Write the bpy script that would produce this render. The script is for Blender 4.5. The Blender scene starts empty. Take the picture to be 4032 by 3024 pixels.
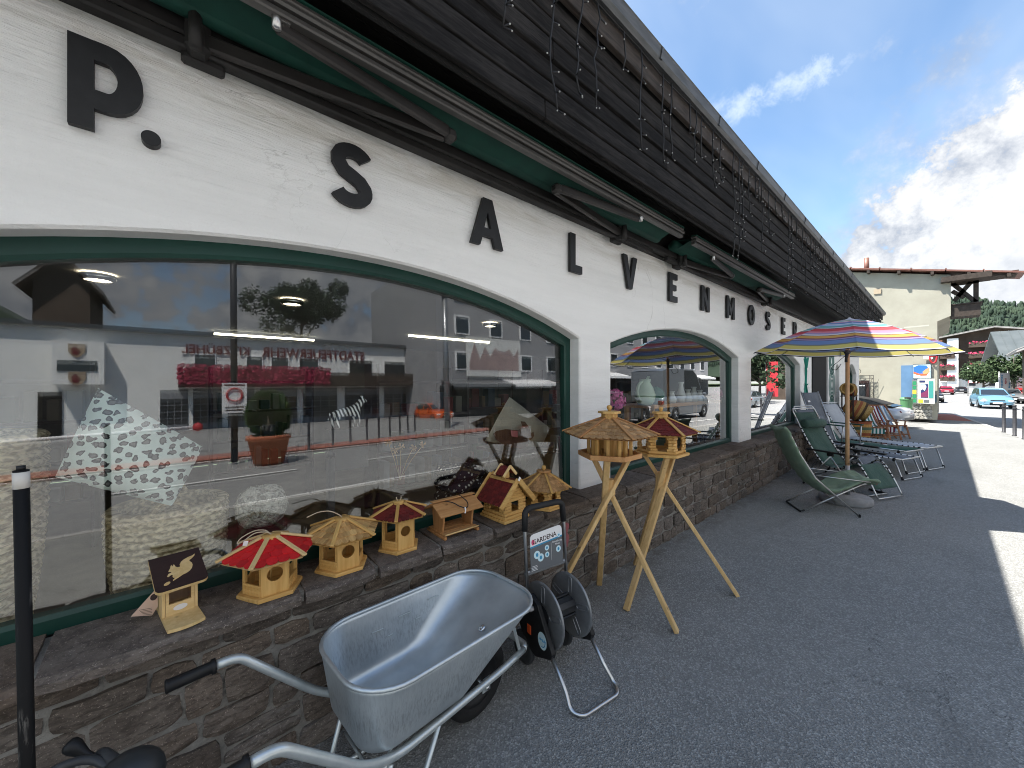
import bpy, bmesh, math, random
from mathutils import Vector, Matrix, noise
random.seed(7)
R = math.radians
SC = bpy.context.scene
COL = SC.collection
H = 1.7                                   # eye height (m)
TH = math.atan(432 / 384.0)               # angle between the view and the shop wall
CT, ST = math.cos(TH), math.sin(TH)
# ------------------------------------------------------------------ camera
cd = bpy.data.cameras.new('camera'); cam = bpy.data.objects.new('camera', cd); COL.objects.link(cam)
cd.sensor_width = 36; cd.lens = 384 / 1024 * 36; cd.clip_start = .05; cd.clip_end = 6000
cd.shift_y = -2 / 1024
cam.location = (0, 0, H)
cam.rotation_euler = (R(90), 0, TH - R(90))
SC.camera = cam
# ------------------------------------------------------------------ sun, sky
SUNV = Vector((-1.5, 1.615, 3.9)).normalized()
sl = bpy.data.lights.new('sun', 'SUN'); sl.energy = 2.15; sl.angle = R(.6); sl.color = (1, .955, .88)
so = bpy.data.objects.new('sun', sl); COL.objects.link(so)
so.rotation_euler = SUNV.to_track_quat('Z', 'Y').to_euler()
so.location = (0, 0, 20)
SC.view_settings.view_transform = 'Standard'; SC.view_settings.look = 'None'
SC.view_settings.gamma = 1; SC.view_settings.use_curve_mapping = False
SC.view_settings.exposure = 2.68
SC.cycles.use_denoising = True; SC.cycles.filter_width = 1.0
SC.cycles.max_bounces = 7; SC.cycles.diffuse_bounces = 4; SC.cycles.glossy_bounces = 4
SC.cycles.transparent_max_bounces = 12; SC.cycles.transmission_bounces = 4
SC.cycles.caustics_reflective = False; SC.cycles.caustics_refractive = False
SC.cycles.sample_clamp_indirect = 4

class NT:
    """tiny helper to write node trees"""
    def __init__(s, tree): s.t = tree; s.n = tree.nodes; s.l = tree.links
    def __call__(s, typ, ins=None, **kw):
        nd = s.n.new(typ)
        for k, v in kw.items(): setattr(nd, k, v)
        for k, v in (ins or {}).items():
            if hasattr(v, 'is_output') or isinstance(v, bpy.types.NodeSocket): s.l.new(v, nd.inputs[k])
            else: nd.inputs[k].default_value = v
        return nd
    def m(s, op, a, b=0.0, c=0.0, clamp=False):
        nd = s.n.new('ShaderNodeMath'); nd.operation = op; nd.use_clamp = clamp
        for i, v in enumerate((a, b, c)):
            if isinstance(v, bpy.types.NodeSocket): s.l.new(v, nd.inputs[i])
            else: nd.inputs[i].default_value = v
        return nd.outputs[0]
    def mix(s, f, a, b, blend='MIX'):
        nd = s.n.new('ShaderNodeMix'); nd.data_type = 'RGBA'; nd.blend_type = blend
        for i, v in ((0, f), (6, a), (7, b)):
            if isinstance(v, bpy.types.NodeSocket): s.l.new(v, nd.inputs[i])
            else: nd.inputs[i].default_value = v if i == 0 else tuple(v) + ((1,) if len(v) == 3 else ())
        return nd.outputs[2]
    def noise(s, vec, scale, detail=4, rough=.55, dist=0.0):
        nd = s.n.new('ShaderNodeTexNoise'); nd.inputs['Scale'].default_value = scale
        nd.inputs['Detail'].default_value = detail; nd.inputs['Roughness'].default_value = rough
        nd.inputs['Distortion'].default_value = dist
        if vec is not None: s.l.new(vec, nd.inputs['Vector'])
        return nd.outputs['Fac']
    def ramp(s, f, lo, hi, a=0.0, b=1.0):
        nd = s.n.new('ShaderNodeMapRange'); nd.interpolation_type = 'SMOOTHSTEP'
        s.l.new(f, nd.inputs[0])
        for i, v in ((1, lo), (2, hi), (3, a), (4, b)): nd.inputs[i].default_value = v
        return nd.outputs[0]
    def scale(s, vec, sc, loc=(0, 0, 0), rot=(0, 0, 0)):
        nd = s.n.new('ShaderNodeMapping'); s.l.new(vec, nd.inputs[0])
        nd.inputs['Scale'].default_value = sc; nd.inputs['Location'].default_value = loc
        nd.inputs['Rotation'].default_value = rot
        return nd.outputs[0]

def vdir(u, v):
    a = (u - 512) / 384.0
    return Vector((CT + a * ST, ST - a * CT, (382 - v) / 384.0)).normalized()

w = bpy.data.worlds.new('World'); SC.world = w; w.use_nodes = True
n = NT(w.node_tree); n.n.clear()
tc = n('ShaderNodeTexCoord').outputs['Generated']
nrm = n('ShaderNodeVectorMath', {0: tc}, operation='NORMALIZE').outputs[0]
sep = n('ShaderNodeSeparateXYZ', {0: nrm})
sky = n('ShaderNodeTexSky', sky_type='NISHITA', sun_disc=False, sun_elevation=math.asin(SUNV.z),
        sun_rotation=math.atan2(SUNV.x, SUNV.y), altitude=760, air_density=1.0, dust_density=.6, ozone_density=2.2)
bg1 = n('ShaderNodeBackground', {0: n.mix(1.0, sky.outputs[0], (.96, 1.0, .95), 'MULTIPLY'), 1: .050})
zz = n.m('MAXIMUM', sep.outputs[2], .02)
# thin streaks high up: planar projection
zp = n.m('ADD', zz, .12)
cx = n('ShaderNodeCombineXYZ', {0: n.m('DIVIDE', sep.outputs[0], zp), 1: n.m('DIVIDE', sep.outputs[1], zp)}).outputs[0]
cir = n.ramp(n.noise(n.scale(cx, (.5, 1.6, 1), (3.1, 1.2, 0), (0, 0, R(-52))), 1.5, 4, .5, .3), .40, .85, 0, .32)
# cumulus bank: soft lumps in chosen directions, edges broken by noise; the far half of the sky is mostly cloud
nb = n.noise(nrm, 5.5, 7, .6)
nf = n.noise(nrm, 21, 7, .66)
lump = None
for (u, v, r, s) in ((1120, 235, .42, 1.35), (985, 265, .17, 1.15), (925, 300, .17, 1.05), (1010, 315, .30, 1.15), (880, 290, .09, .95), (1080, 160, .17, .75), (1250, 330, .35, .9), (872, 262, .10, .6), (952, 80, .10, .33), (985, 55, .10, .31), (1015, 65, .11, .33)):
    d = vdir(u, v)
    dist = n('ShaderNodeVectorMath', {0: nrm, 1: d}, operation='DISTANCE').outputs['Value']
    g = n.m('MULTIPLY', n.ramp(dist, 0, r, 1, 0), s)
    lump = g if lump is None else n.m('MAXIMUM', lump, g)
back = n.ramp(sep.outputs[1], -.62, -.12, .60, 0)
back = n.m('ADD', back, n.ramp(sep.outputs[0], -.9, .1, .25, 0))
lump = n.m('MAXIMUM', lump, back)
dens = n.m('ADD', lump, n.m('ADD', n.m('MULTIPLY', n.m('SUBTRACT', nb, .5), 1.1), n.m('MULTIPLY', n.m('SUBTRACT', nf, .5), .8)))
cum = n.m('MAXIMUM', n.m('MULTIPLY', n.ramp(dens, .16, .62, 0, 1), .65), n.ramp(dens, .40, .54, 0, 1))
cum = n.m('MULTIPLY', cum, n.ramp(sep.outputs[2], -.02, .05, 0, 1))
da, db_ = vdir(705, 116), vdir(850, 60); pn_ = da.cross(db_).normalized(); mid_ = (da + db_).normalized(); tn_ = pn_.cross(mid_)
off_ = n('ShaderNodeVectorMath', {0: nrm, 1: pn_}, operation='DOT_PRODUCT').outputs['Value']
alo = n('ShaderNodeVectorMath', {0: nrm, 1: tn_}, operation='DOT_PRODUCT').outputs['Value']
n1 = n.noise(n.scale(nrm, (1, 1, 1), (.3, .2, .1)), 14, 6, .65, .4)
wob = n.m('ADD', off_, n.m('MULTIPLY', n.m('SUBTRACT', n1, .5), .085))
stk = n.m('MULTIPLY', n.ramp(n.m('ABSOLUTE', wob), .002, .030, 1, 0), n.ramp(n.m('ABSOLUTE', n.m('ADD', alo, n.m('MULTIPLY', n.m('SUBTRACT', nb, .5), .1))), .06, .17, 1, 0))
stk = n.m('MULTIPLY', stk, n.ramp(n.noise(nrm, 30, 5, .7), .30, .62, .12, .58))
cir = n.m('MAXIMUM', cir, stk)
low = n.ramp(sep.outputs[2], .0, .14, .55, 0)          # pale veil near the horizon
shade = n.ramp(n.m('ADD', n.m('MULTIPLY', nf, .5), n.m('MULTIPLY', n.noise(n.scale(nrm, (1, 1, 1.6), (.06, .05, .09)), 5.0, 5, .6), .7)), .40, .80)
lowsh = n.m('SUBTRACT', n.m('MULTIPLY', n.ramp(dens, .35, .95), .75), .12)
ccol = n.mix(n.m('MULTIPLY', n.m('ADD', n.m('MULTIPLY', shade, .75), lowsh, clamp=True), n.ramp(sep.outputs[2], .05, .32, .62, 1)), (.36, .41, .50), (.90, .91, .92))
bg2 = n('ShaderNodeBackground', {0: ccol, 1: .205})
cirB = n('ShaderNodeBackground', {0: (.82, .91, 1, 1), 1: .20})
s1 = n('ShaderNodeMixShader', {0: n.m('MAXIMUM', cir, low), 1: bg1.outputs[0], 2: cirB.outputs[0]})
s2 = n('ShaderNodeMixShader', {0: cum, 1: s1.outputs[0], 2: bg2.outputs[0]})
n('ShaderNodeOutputWorld', {0: s2.outputs[0]})

# ------------------------------------------------------------------ pixel (1024 x 768) to place in the world
def ray(u, v):
    a = (u - 512) / 384.0
    return Vector((CT + a * ST, ST - a * CT, (382 - v) / 384.0))
def onZ(u, v, z=0.0):
    d = ray(u, v); t = (z - H) / d.z; return Vector((0, 0, H)) + d * t
def onY(u, v, y):
    d = ray(u, v); return Vector((0, 0, H)) + d * (y / d.y)
def onX(u, v, x):
    d = ray(u, v); return Vector((0, 0, H)) + d * (x / d.x)
GY = 2.222                                  # glass plane
TILT = R(1.3)                              # the big pane leans back a little
def mirror(u, v, tilt=TILT):
    d = ray(u, v); p = Vector((0, 0, H)) + d * (GY / d.y)
    nn = Vector((0, -math.cos(tilt), math.sin(tilt)))
    return p, d - 2 * d.dot(nn) * nn
def mirY(u, v, y, tilt=TILT):
    p, d = mirror(u, v, tilt); return p + d * ((y - p.y) / d.y)
def mirZ(u, v, z, tilt=TILT):
    p, d = mirror(u, v, tilt); return p + d * ((z - p.z) / d.z)

# ------------------------------------------------------------------ materials
MATS = {}
def base(name, color=(.5, .5, .5), rough=.6, metal=0.0, spec=.5):
    m = bpy.data.materials.new(name); m.use_nodes = True; MATS[name] = m
    t = NT(m.node_tree); b = t.n['Principled BSDF']
    b.inputs['Base Color'].default_value = tuple(color) + (1,)
    b.inputs['Roughness'].default_value = rough; b.inputs['Metallic'].default_value = metal
    b.inputs['Specular IOR Level'].default_value = spec
    return m, t, b
def bump(t, b, h, strength=.3, dist=.01):
    bp = t('ShaderNodeBump', {'Height': h, 'Strength': strength, 'Distance': dist})
    t.l.new(bp.outputs[0], b.inputs['Normal'])
def objco(t): return t('ShaderNodeTexCoord').outputs['Object']
def geopos(t): return t('ShaderNodeNewGeometry').outputs['Position']
def oirand(t): return t('ShaderNodeObjectInfo').outputs['Random']
def mottled(name, c1, c2, scale=8, rough=.7, bscale=60, bstr=.15, metal=0, vary=0.0, detail=5, bdist=.004, stretch=(1, 1, 1), spec=.4, world=False):
    """two-tone noise colour, fine bump, a little difference from object to object"""
    m, t, b = base(name, c1, rough, metal, spec)
    co = t.scale(geopos(t) if world else objco(t), stretch)
    f = t.ramp(t.noise(co, scale, detail, .6), .3, .7)
    c = t.mix(f, c1, c2)
    if vary:
        hs = t('ShaderNodeHueSaturation', {'Color': c, 'Value': t.m('ADD', 1 - vary / 2, t.m('MULTIPLY', oirand(t), vary))})
        c = hs.outputs[0]
    t.l.new(c, b.inputs['Base Color'])
    if bstr: bump(t, b, t.noise(co, bscale, 4, .6), bstr, bdist)
    return m
def wood(name, c1, c2, grain=60, axis=0, rough=.55, vary=.15, bstr=.1, knots=True):
    m, t, b = base(name, c1, rough, 0, .35)
    sc = [1, 1, 1]; sc[axis] = .06
    co = t('ShaderNodeVectorMath', {0: objco(t), 1: t('ShaderNodeVectorMath', {0: (3.7, 5.1, 2.3)}, operation='SCALE').outputs[0]}, operation='ADD')
    sc_off = co.inputs[1].links[0].from_node
    t.l.new(oirand(t), sc_off.inputs['Scale'])
    v = t.scale(co.outputs[0], sc)
    f = t.noise(v, grain, 4, .6, .6)
    f2 = t.noise(v, grain * .22, 3, .5, .8)
    c = t.mix(t.ramp(t.m('ADD', t.m('MULTIPLY', f, .55), t.m('MULTIPLY', f2, .45)), .35, .65), c1, c2)
    if knots:
        k = t.ramp(t.noise(co.outputs[0], 14, 2, .4), .70, .78)
        c = t.mix(k, c, tuple(x * .45 for x in c2))
    hs = t('ShaderNodeHueSaturation', {'Color': c, 'Value': t.m('ADD', 1 - vary / 2, t.m('MULTIPLY', oirand(t), vary))})
    t.l.new(hs.outputs[0], b.inputs['Base Color'])
    bump(t, b, f, bstr, .002)
    return m

def M(name): return MATS[name]
# plaster
m, t, b = base('plaster', (.80, .80, .79), .85, 0, .3)
g = geopos(t)
f = t.noise(t.scale(g, (.5, 1, 5)), 1.2, 6, .6)
st = t.noise(t.scale(g, (.35, .35, 2.4), (0, 0, 0), (0, R(-12), 0)), 2.6, 8, .68, .6)
c = t.mix(t.ramp(f, .35, .75), (.88, .88, .865), (.79, .79, .775))
crack = t.ramp(t.m('ABSOLUTE', t.m('SUBTRACT', t.noise(g, 1.1, 7, .62, 1.2), .52)), 0, .006, 1, 0)
c = t.mix(t.m('MULTIPLY', crack, t.ramp(t.noise(g, .9, 2, .5), .5, .62, 0, .5)), c, (.42, .41, .39))
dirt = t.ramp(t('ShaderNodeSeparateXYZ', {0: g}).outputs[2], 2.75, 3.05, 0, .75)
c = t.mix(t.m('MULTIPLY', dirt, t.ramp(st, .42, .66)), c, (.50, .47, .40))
t.l.new(c, b.inputs['Base Color'])
tr2 = t.noise(t.scale(g, (.8, .8, 9), (0, 0, 0), (0, R(-9), 0)), 5, 5, .6, .8)
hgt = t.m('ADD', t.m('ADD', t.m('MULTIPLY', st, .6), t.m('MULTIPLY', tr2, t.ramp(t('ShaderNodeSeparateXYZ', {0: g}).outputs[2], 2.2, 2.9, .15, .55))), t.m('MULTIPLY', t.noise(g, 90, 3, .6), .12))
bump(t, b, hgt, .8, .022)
# stone
def stonemat(name, ca, cb, cc, rough=.85, vary=.5):
    m, t, b = base(name, ca, rough, 0, .35)
    g = geopos(t)
    f = t.noise(g, 9, 6, .65); f2 = t.noise(t.scale(g, (1, 1, 3)), 22, 5, .7, .8)
    c = t.mix(t.ramp(f, .32, .68), ca, cb)
    c = t.mix(t.ramp(f2, .42, .66, 0, .85), c, cc)
    sp = t.ramp(t.noise(g, 130, 3, .75), .58, .70, 0, .8)
    c = t.mix(sp, c, tuple(min(1, x * 2.4) for x in cb))
    hs = t('ShaderNodeHueSaturation', {'Color': c, 'Value': t.m('ADD', 1 - vary / 2, t.m('MULTIPLY', oirand(t), vary)), 'Saturation': t.m('ADD', .75, t.m('MULTIPLY', t.m('FRACT', t.m('MULTIPLY', oirand(t), 7.3)), .45))})
    t.l.new(hs.outputs[0], b.inputs['Base Color'])
    bump(t, b, t.m('ADD', t.m('MULTIPLY', f2, .6), t.m('MULTIPLY', t.noise(g, 70, 5, .65), .5)), .75, .012)
stonemat('brown_stone', (.125, .100, .082), (.200, .166, .138), (.066, .053, .044))
stonemat('sill_stone', (.108, .084, .068), (.160, .130, .108), (.062, .049, .040), .8, .35)
stonemat('field_stone', (.30, .29, .26), (.44, .42, .37), (.2, .19, .17), .85, .5)
mottled('mortar', (.31, .298, .272), (.215, .205, .188), 14, .95, 90, .8, bdist=.012, world=True)
# asphalt
def asphalt(name, c1, c2, speck=.30, sc=1.0):
    m, t, b = base(name, c1, .9, 0, .3)
    g = geopos(t)
    big = t.noise(g, .55, 4, .55); mid = t.noise(g, 5, 4, .6)
    c = t.mix(t.ramp(t.m('ADD', t.m('MULTIPLY', big, .6), t.m('MULTIPLY', mid, .4)), .38, .62), c1, c2)
    vo = t('ShaderNodeTexVoronoi', {'Vector': g, 'Scale': 125 * sc})
    vc = t('ShaderNodeSeparateColor', {0: vo.outputs['Color']}).outputs[0]
    c = t.mix(t.m('MULTIPLY', t.ramp(vc, .60, .98), .42), c, tuple(x * 2.3 for x in c2))
    c = t.mix(t.m('MULTIPLY', t.ramp(vc, .0, .35, 1, 0), .32), c, tuple(x * .42 for x in c1))
    v2 = t('ShaderNodeTexVoronoi', {'Vector': g, 'Scale': 26 * sc})
    pale = t.m('MULTIPLY', t.ramp(v2.outputs['Distance'], .0, .16, 1, 0), t.ramp(t('ShaderNodeSeparateColor', {0: v2.outputs['Color']}).outputs[1], .88, .9))
    c = t.mix(t.m('MULTIPLY', pale, speck * 2.6), c, (.62, .62, .58))
    # worn tracks and old stains
    c = t.mix(t.ramp(t.noise(t.scale(g, (.7, 2.2, 1)), .8, 5, .6, .5), .55, .75, 0, .35), c, tuple(x * .62 for x in c1))
    if name == 'asphalt':
        crk = t.m('MULTIPLY', t.ramp(t.m('ABSOLUTE', t.m('SUBTRACT', t.noise(t.scale(g, (.8, 1.3, 1)), .8, 7, .6, .5), .5)), 0, .0035, 1, 0), t.ramp(t.noise(g, .5, 2, .5), .50, .60, 0, .6))
        c = t.mix(crk, c, (.05, .05, .05))
        grit = t.m('MULTIPLY', t.ramp(t('ShaderNodeSeparateXYZ', {0: g}).outputs[1], 1.70, 1.95, 0, 1), t.ramp(t.noise(g, 7, 5, .7), .40, .62, .1, .7))
        c = t.mix(grit, c, (.13, .115, .095))
    t.l.new(c, b.inputs['Base Color'])
    bump(t, b, vo.outputs['Distance'], .8, .006)
asphalt('asphalt', (.206, .207, .199), (.238, .239, .229))
asphalt('road_asphalt', (.20, .20, .20), (.24, .24, .235), .1, .5)
asphalt('red_asphalt', (.27, .095, .07), (.32, .12, .088), .1, .6)
asphalt('plaza_paving', (.20, .20, .20), (.24, .24, .235), .1, .5)
base('road_paint', (.75, .75, .73), .7)
mottled('kerb_stone', (.42, .41, .39), (.34, .33, .31), 6, .85, 80, .3, world=True)
# dark weathered boards
m, t, b = base('dark_board', (.05, .045, .04), .8, 0, .12)
g = t.scale(objco(t), (.10, 1, 1)); off = t('ShaderNodeVectorMath', {0: g, 1: (0, 0, 0)}, operation='ADD')
f = t.noise(g, 75, 6, .7, .8); f2 = t.noise(g, 18, 5, .65)
c = t.mix(t.ramp(t.m('ADD', t.m('MULTIPLY', f, .5), t.m('MULTIPLY', f2, .5)), .40, .66), (.008, .0075, .0075), (.030, .028, .027))
hs = t('ShaderNodeHueSaturation', {'Color': c, 'Value': t.m('ADD', .75, t.m('MULTIPLY', oirand(t), .6))})
t.l.new(hs.outputs[0], b.inputs['Base Color']); bump(t, b, f, .5, .004)
m, t, b = base('brown_board', (.09, .07, .055), .7, 0, .35)
g = t.scale(objco(t), (.10, 1, 1))
f = t.noise(g, 45, 6, .7, .8)
c = t.mix(t.ramp(f, .35, .65), (.020, .016, .014), (.058, .047, .040))
t.l.new(c, b.inputs['Base Color']); bump(t, b, f, .4, .003)
mottled('soffit_board', (.009, .008, .008), (.016, .015, .014), 12, .6, 60, .2)
mottled('grey_metal_sheet', (.085, .09, .095), (.13, .135, .14), 5, .45, 40, .05, metal=.7, stretch=(1, 6, 6))
mottled('awning_metal', (.030, .028, .027), (.048, .044, .042), 9, .42, 80, .05, metal=.55, stretch=(.2, 1, 1))
mottled('awning_rail_paint', (.072, .069, .066), (.098, .094, .09), 9, .38, 80, .03, metal=.5, stretch=(.2, 1, 1))
mottled('rust', (.16, .07, .035), (.09, .045, .03), 20, .8, 80, .3)
mottled('awning_cloth', (.002, .034, .024), (.003, .046, .032), 8, .75, 400, .1)
mottled('green_frame_paint', (.005, .040, .030), (.008, .055, .041), 3, .38, 60, .05, vary=.1)
mottled('letter_paint', (.009, .0095, .0105), (.014, .0145, .016), 20, .5, 160, .05)
mottled('black_plastic', (.007, .007, .0075), (.011, .011, .012), 30, .5, 200, .05)
mottled('soft_black', (.012, .012, .013), (.018, .018, .019), 30, .6, 300, .1)
mottled('rubber', (.009, .009, .0095), (.015, .0145, .0145), 18, .75, 120, .15)
mottled('grey_plastic', (.25, .26, .27), (.30, .31, .32), 20, .30, 200, .03, metal=.55)
mottled('dark_grey_plastic', (.035, .037, .04), (.045, .047, .05), 20, .4, 200, .04)
base('orange_plastic', (.75, .10, .02), .4)
base('bright_steel', (.68, .69, .70), .22, 1.0)
mottled('aluminium_tube', (.62, .62, .61), (.5, .5, .5), 14, .3, 100, .02, metal=.95)
mottled('zinc_tube', (.58, .63, .63), (.68, .73, .73), 12, .30, 100, .04, metal=.6)
# galvanised tray: streaks and smears
m, t, b = base('galvanised_sheet', (.5, .53, .55), .36, .72)
o = objco(t)
sp = t('ShaderNodeTexVoronoi', {'Vector': o, 'Scale': 55})
f = t.noise(t.scale(o, (1, 1, .03)), 130, 5, .75)
f2 = t.noise(o, 6, 4, .6)
c = t.mix(t.ramp(f2, .3, .7), (.56, .62, .65), (.68, .735, .76))
oz = t('ShaderNodeSeparateXYZ', {0: o}).outputs[2]; nz = t.m('ABSOLUTE', t('ShaderNodeSeparateXYZ', {0: t('ShaderNodeNewGeometry').outputs['Normal']}).outputs[2]); band = t.m('MULTIPLY', t.m('MULTIPLY', t.ramp(oz, .36, .43, .0, 1), t.ramp(nz, .25, .5, 1, 0)), t.ramp(oz, .46, .58, .62, .18))
c = t.mix(t.m('MULTIPLY', t.ramp(f, .42, .70), band), c, (.27, .30, .325))
t.l.new(c, b.inputs['Base Color'])
t.l.new(t.m('ADD', .30, t.m('MULTIPLY', f2, .2)), b.inputs['Roughness'])
bump(t, b, f2, .06, .01)
# timbers
wood('pine', (.70, .44, .155), (.54, .30, .085), 70, 2)
wood('pine_across', (.70, .44, .155), (.54, .30, .085), 70, 0)
wood('pale_pine', (.78, .58, .29), (.66, .45, .19), 60, 2)
wood('pale_pine_across', (.78, .58, .29), (.66, .45, .19), 60, 0)
wood('cedar', (.56, .30, .12), (.42, .20, .07), 60, 0)
wood('cedar_up', (.52, .27, .11), (.40, .19, .07), 60, 2)
wood('tripod_pine', (.72, .50, .24), (.58, .37, .15), 55, 2)
wood('shingle_wood', (.52, .31, .14), (.36, .20, .085), 90, 2, .65, .6)
wood('scorched_shingle', (.62, .40, .16), (.40, .22, .08), 60, 2, .65, .55)
mottled('red_shingle', (.62, .018, .022), (.52, .012, .016), 40, .6, 200, .1, vary=.45)
mottled('maroon_shingle', (.15, .016, .014), (.115, .012, .011), 40, .6, 200, .1, vary=.6)
wood('dark_stained_wood', (.040, .020, .018), (.026, .013, .012), 50, 0, .5, .05, knots=False)
wood('teak', (.30, .125, .05), (.20, .075, .03), 50, 2)
wood('pole_wood', (.50, .31, .17), (.42, .24, .12), 40, 2)
mottled('twine', (.62, .52, .38), (.45, .36, .25), 200, .9, 400, .3)
base('card_white', (.80, .80, .80), .6)
base('paper_tan', (.68, .50, .40), .7)
base('print_dark', (.05, .03, .03), .7)
base('print_blue', (.03, .28, .50), .6)
base('print_grey', (.12, .13, .14), .6)
base('print_pale', (.62, .80, .86), .6)
base('print_red', (.42, .02, .03), .6)
base('print_orange', (.8, .32, .03), .6)
base('print_green', (.02, .23, .10), .6)
base('print_yellow', (.80, .58, .05), .6)
base('print_navy', (.02, .03, .12), .6)
mottled('concrete', (.235, .235, .24), (.30, .30, .30), 12, .9, 140, .3)
def cloth(name, c1, c2, rough=.9):
    m, t, b = base(name, c1, rough, 0, .2)
    b.inputs['Sheen Weight'].default_value = .08
    o = objco(t); f = t.noise(o, 6, 4, .6)
    t.l.new(t.mix(t.ramp(f, .3, .7), c1, c2), b.inputs['Base Color'])
    wv = t.m('ADD', t.noise(o, 16, 5, .6, 1.0), t.m('MULTIPLY', t.noise(o, 300, 2, .5), .15))
    bump(t, b, wv, .45, .02)
cloth('sage_cloth', (.17, .235, .16), (.21, .28, .20))
cloth('green_mesh', (.040, .085, .068), (.052, .10, .08), .7)
cloth('dark_green_mesh', (.008, .062, .045), (.012, .078, .058), .7)
cloth('grey_mesh', (.36, .38, .41), (.42, .44, .47), .7)
cloth('slate_mesh', (.11, .125, .15), (.14, .155, .18), .7)
mottled('bollard_paint', (.03, .03, .034), (.045, .045, .05), 20, .45, 100, .05)
base('black_gap', (.006, .006, .006), .9)
def flat(name, c, rough=.6, metal=0): return base(name, c, rough, metal)[0]
def emit(name, c, s):
    m, t, b = base(name, c, .5); b.inputs['Emission Color'].default_value = tuple(c) + (1,); b.inputs['Emission Strength'].default_value = s
emit('lamp_glow', (1, .86, .62), 3.0)
emit('tube_glow', (1, .93, .70), 2.2)
base('bulb_white', (.45, .45, .43), .3)
# window glass: clear sheet with the strong mirror of double glazing
def glass(name, k=3.2, tint=(.95, .97, .965), base_r=0.0):
    m = bpy.data.materials.new(name); m.use_nodes = True; MATS[name] = m
    t = NT(m.node_tree); t.n.clear()
    fr = t.m('ADD', .04, t.m('MULTIPLY', .96, t.m('POWER', t('ShaderNodeLayerWeight', {'Blend': .5}).outputs['Facing'], 5.0)))
    fac = t.m('MINIMUM', t.m('ADD', t.m('MULTIPLY', fr, k), base_r), .95)
    tr = t('ShaderNodeBsdfTransparent', {0: tint + (1,)})
    gl = t('ShaderNodeBsdfGlossy', {'Color': (1, 1, 1, 1), 'Roughness': 0.0})
    mx = t('ShaderNodeMixShader', {0: fac, 1: tr.outputs[0], 2: gl.outputs[0]})
    t('ShaderNodeOutputMaterial', {0: mx.outputs[0]})
glass('window_glass', 3.2); glass('double_glass', 2.6); glass('inner_glass', .9, (.97, .98, .975))
glass('thin_acrylic', 1.6, (.86, .8, .76))
m, t, b = base('car_glass', (.02, .025, .03), .06, 0, .8)

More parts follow.
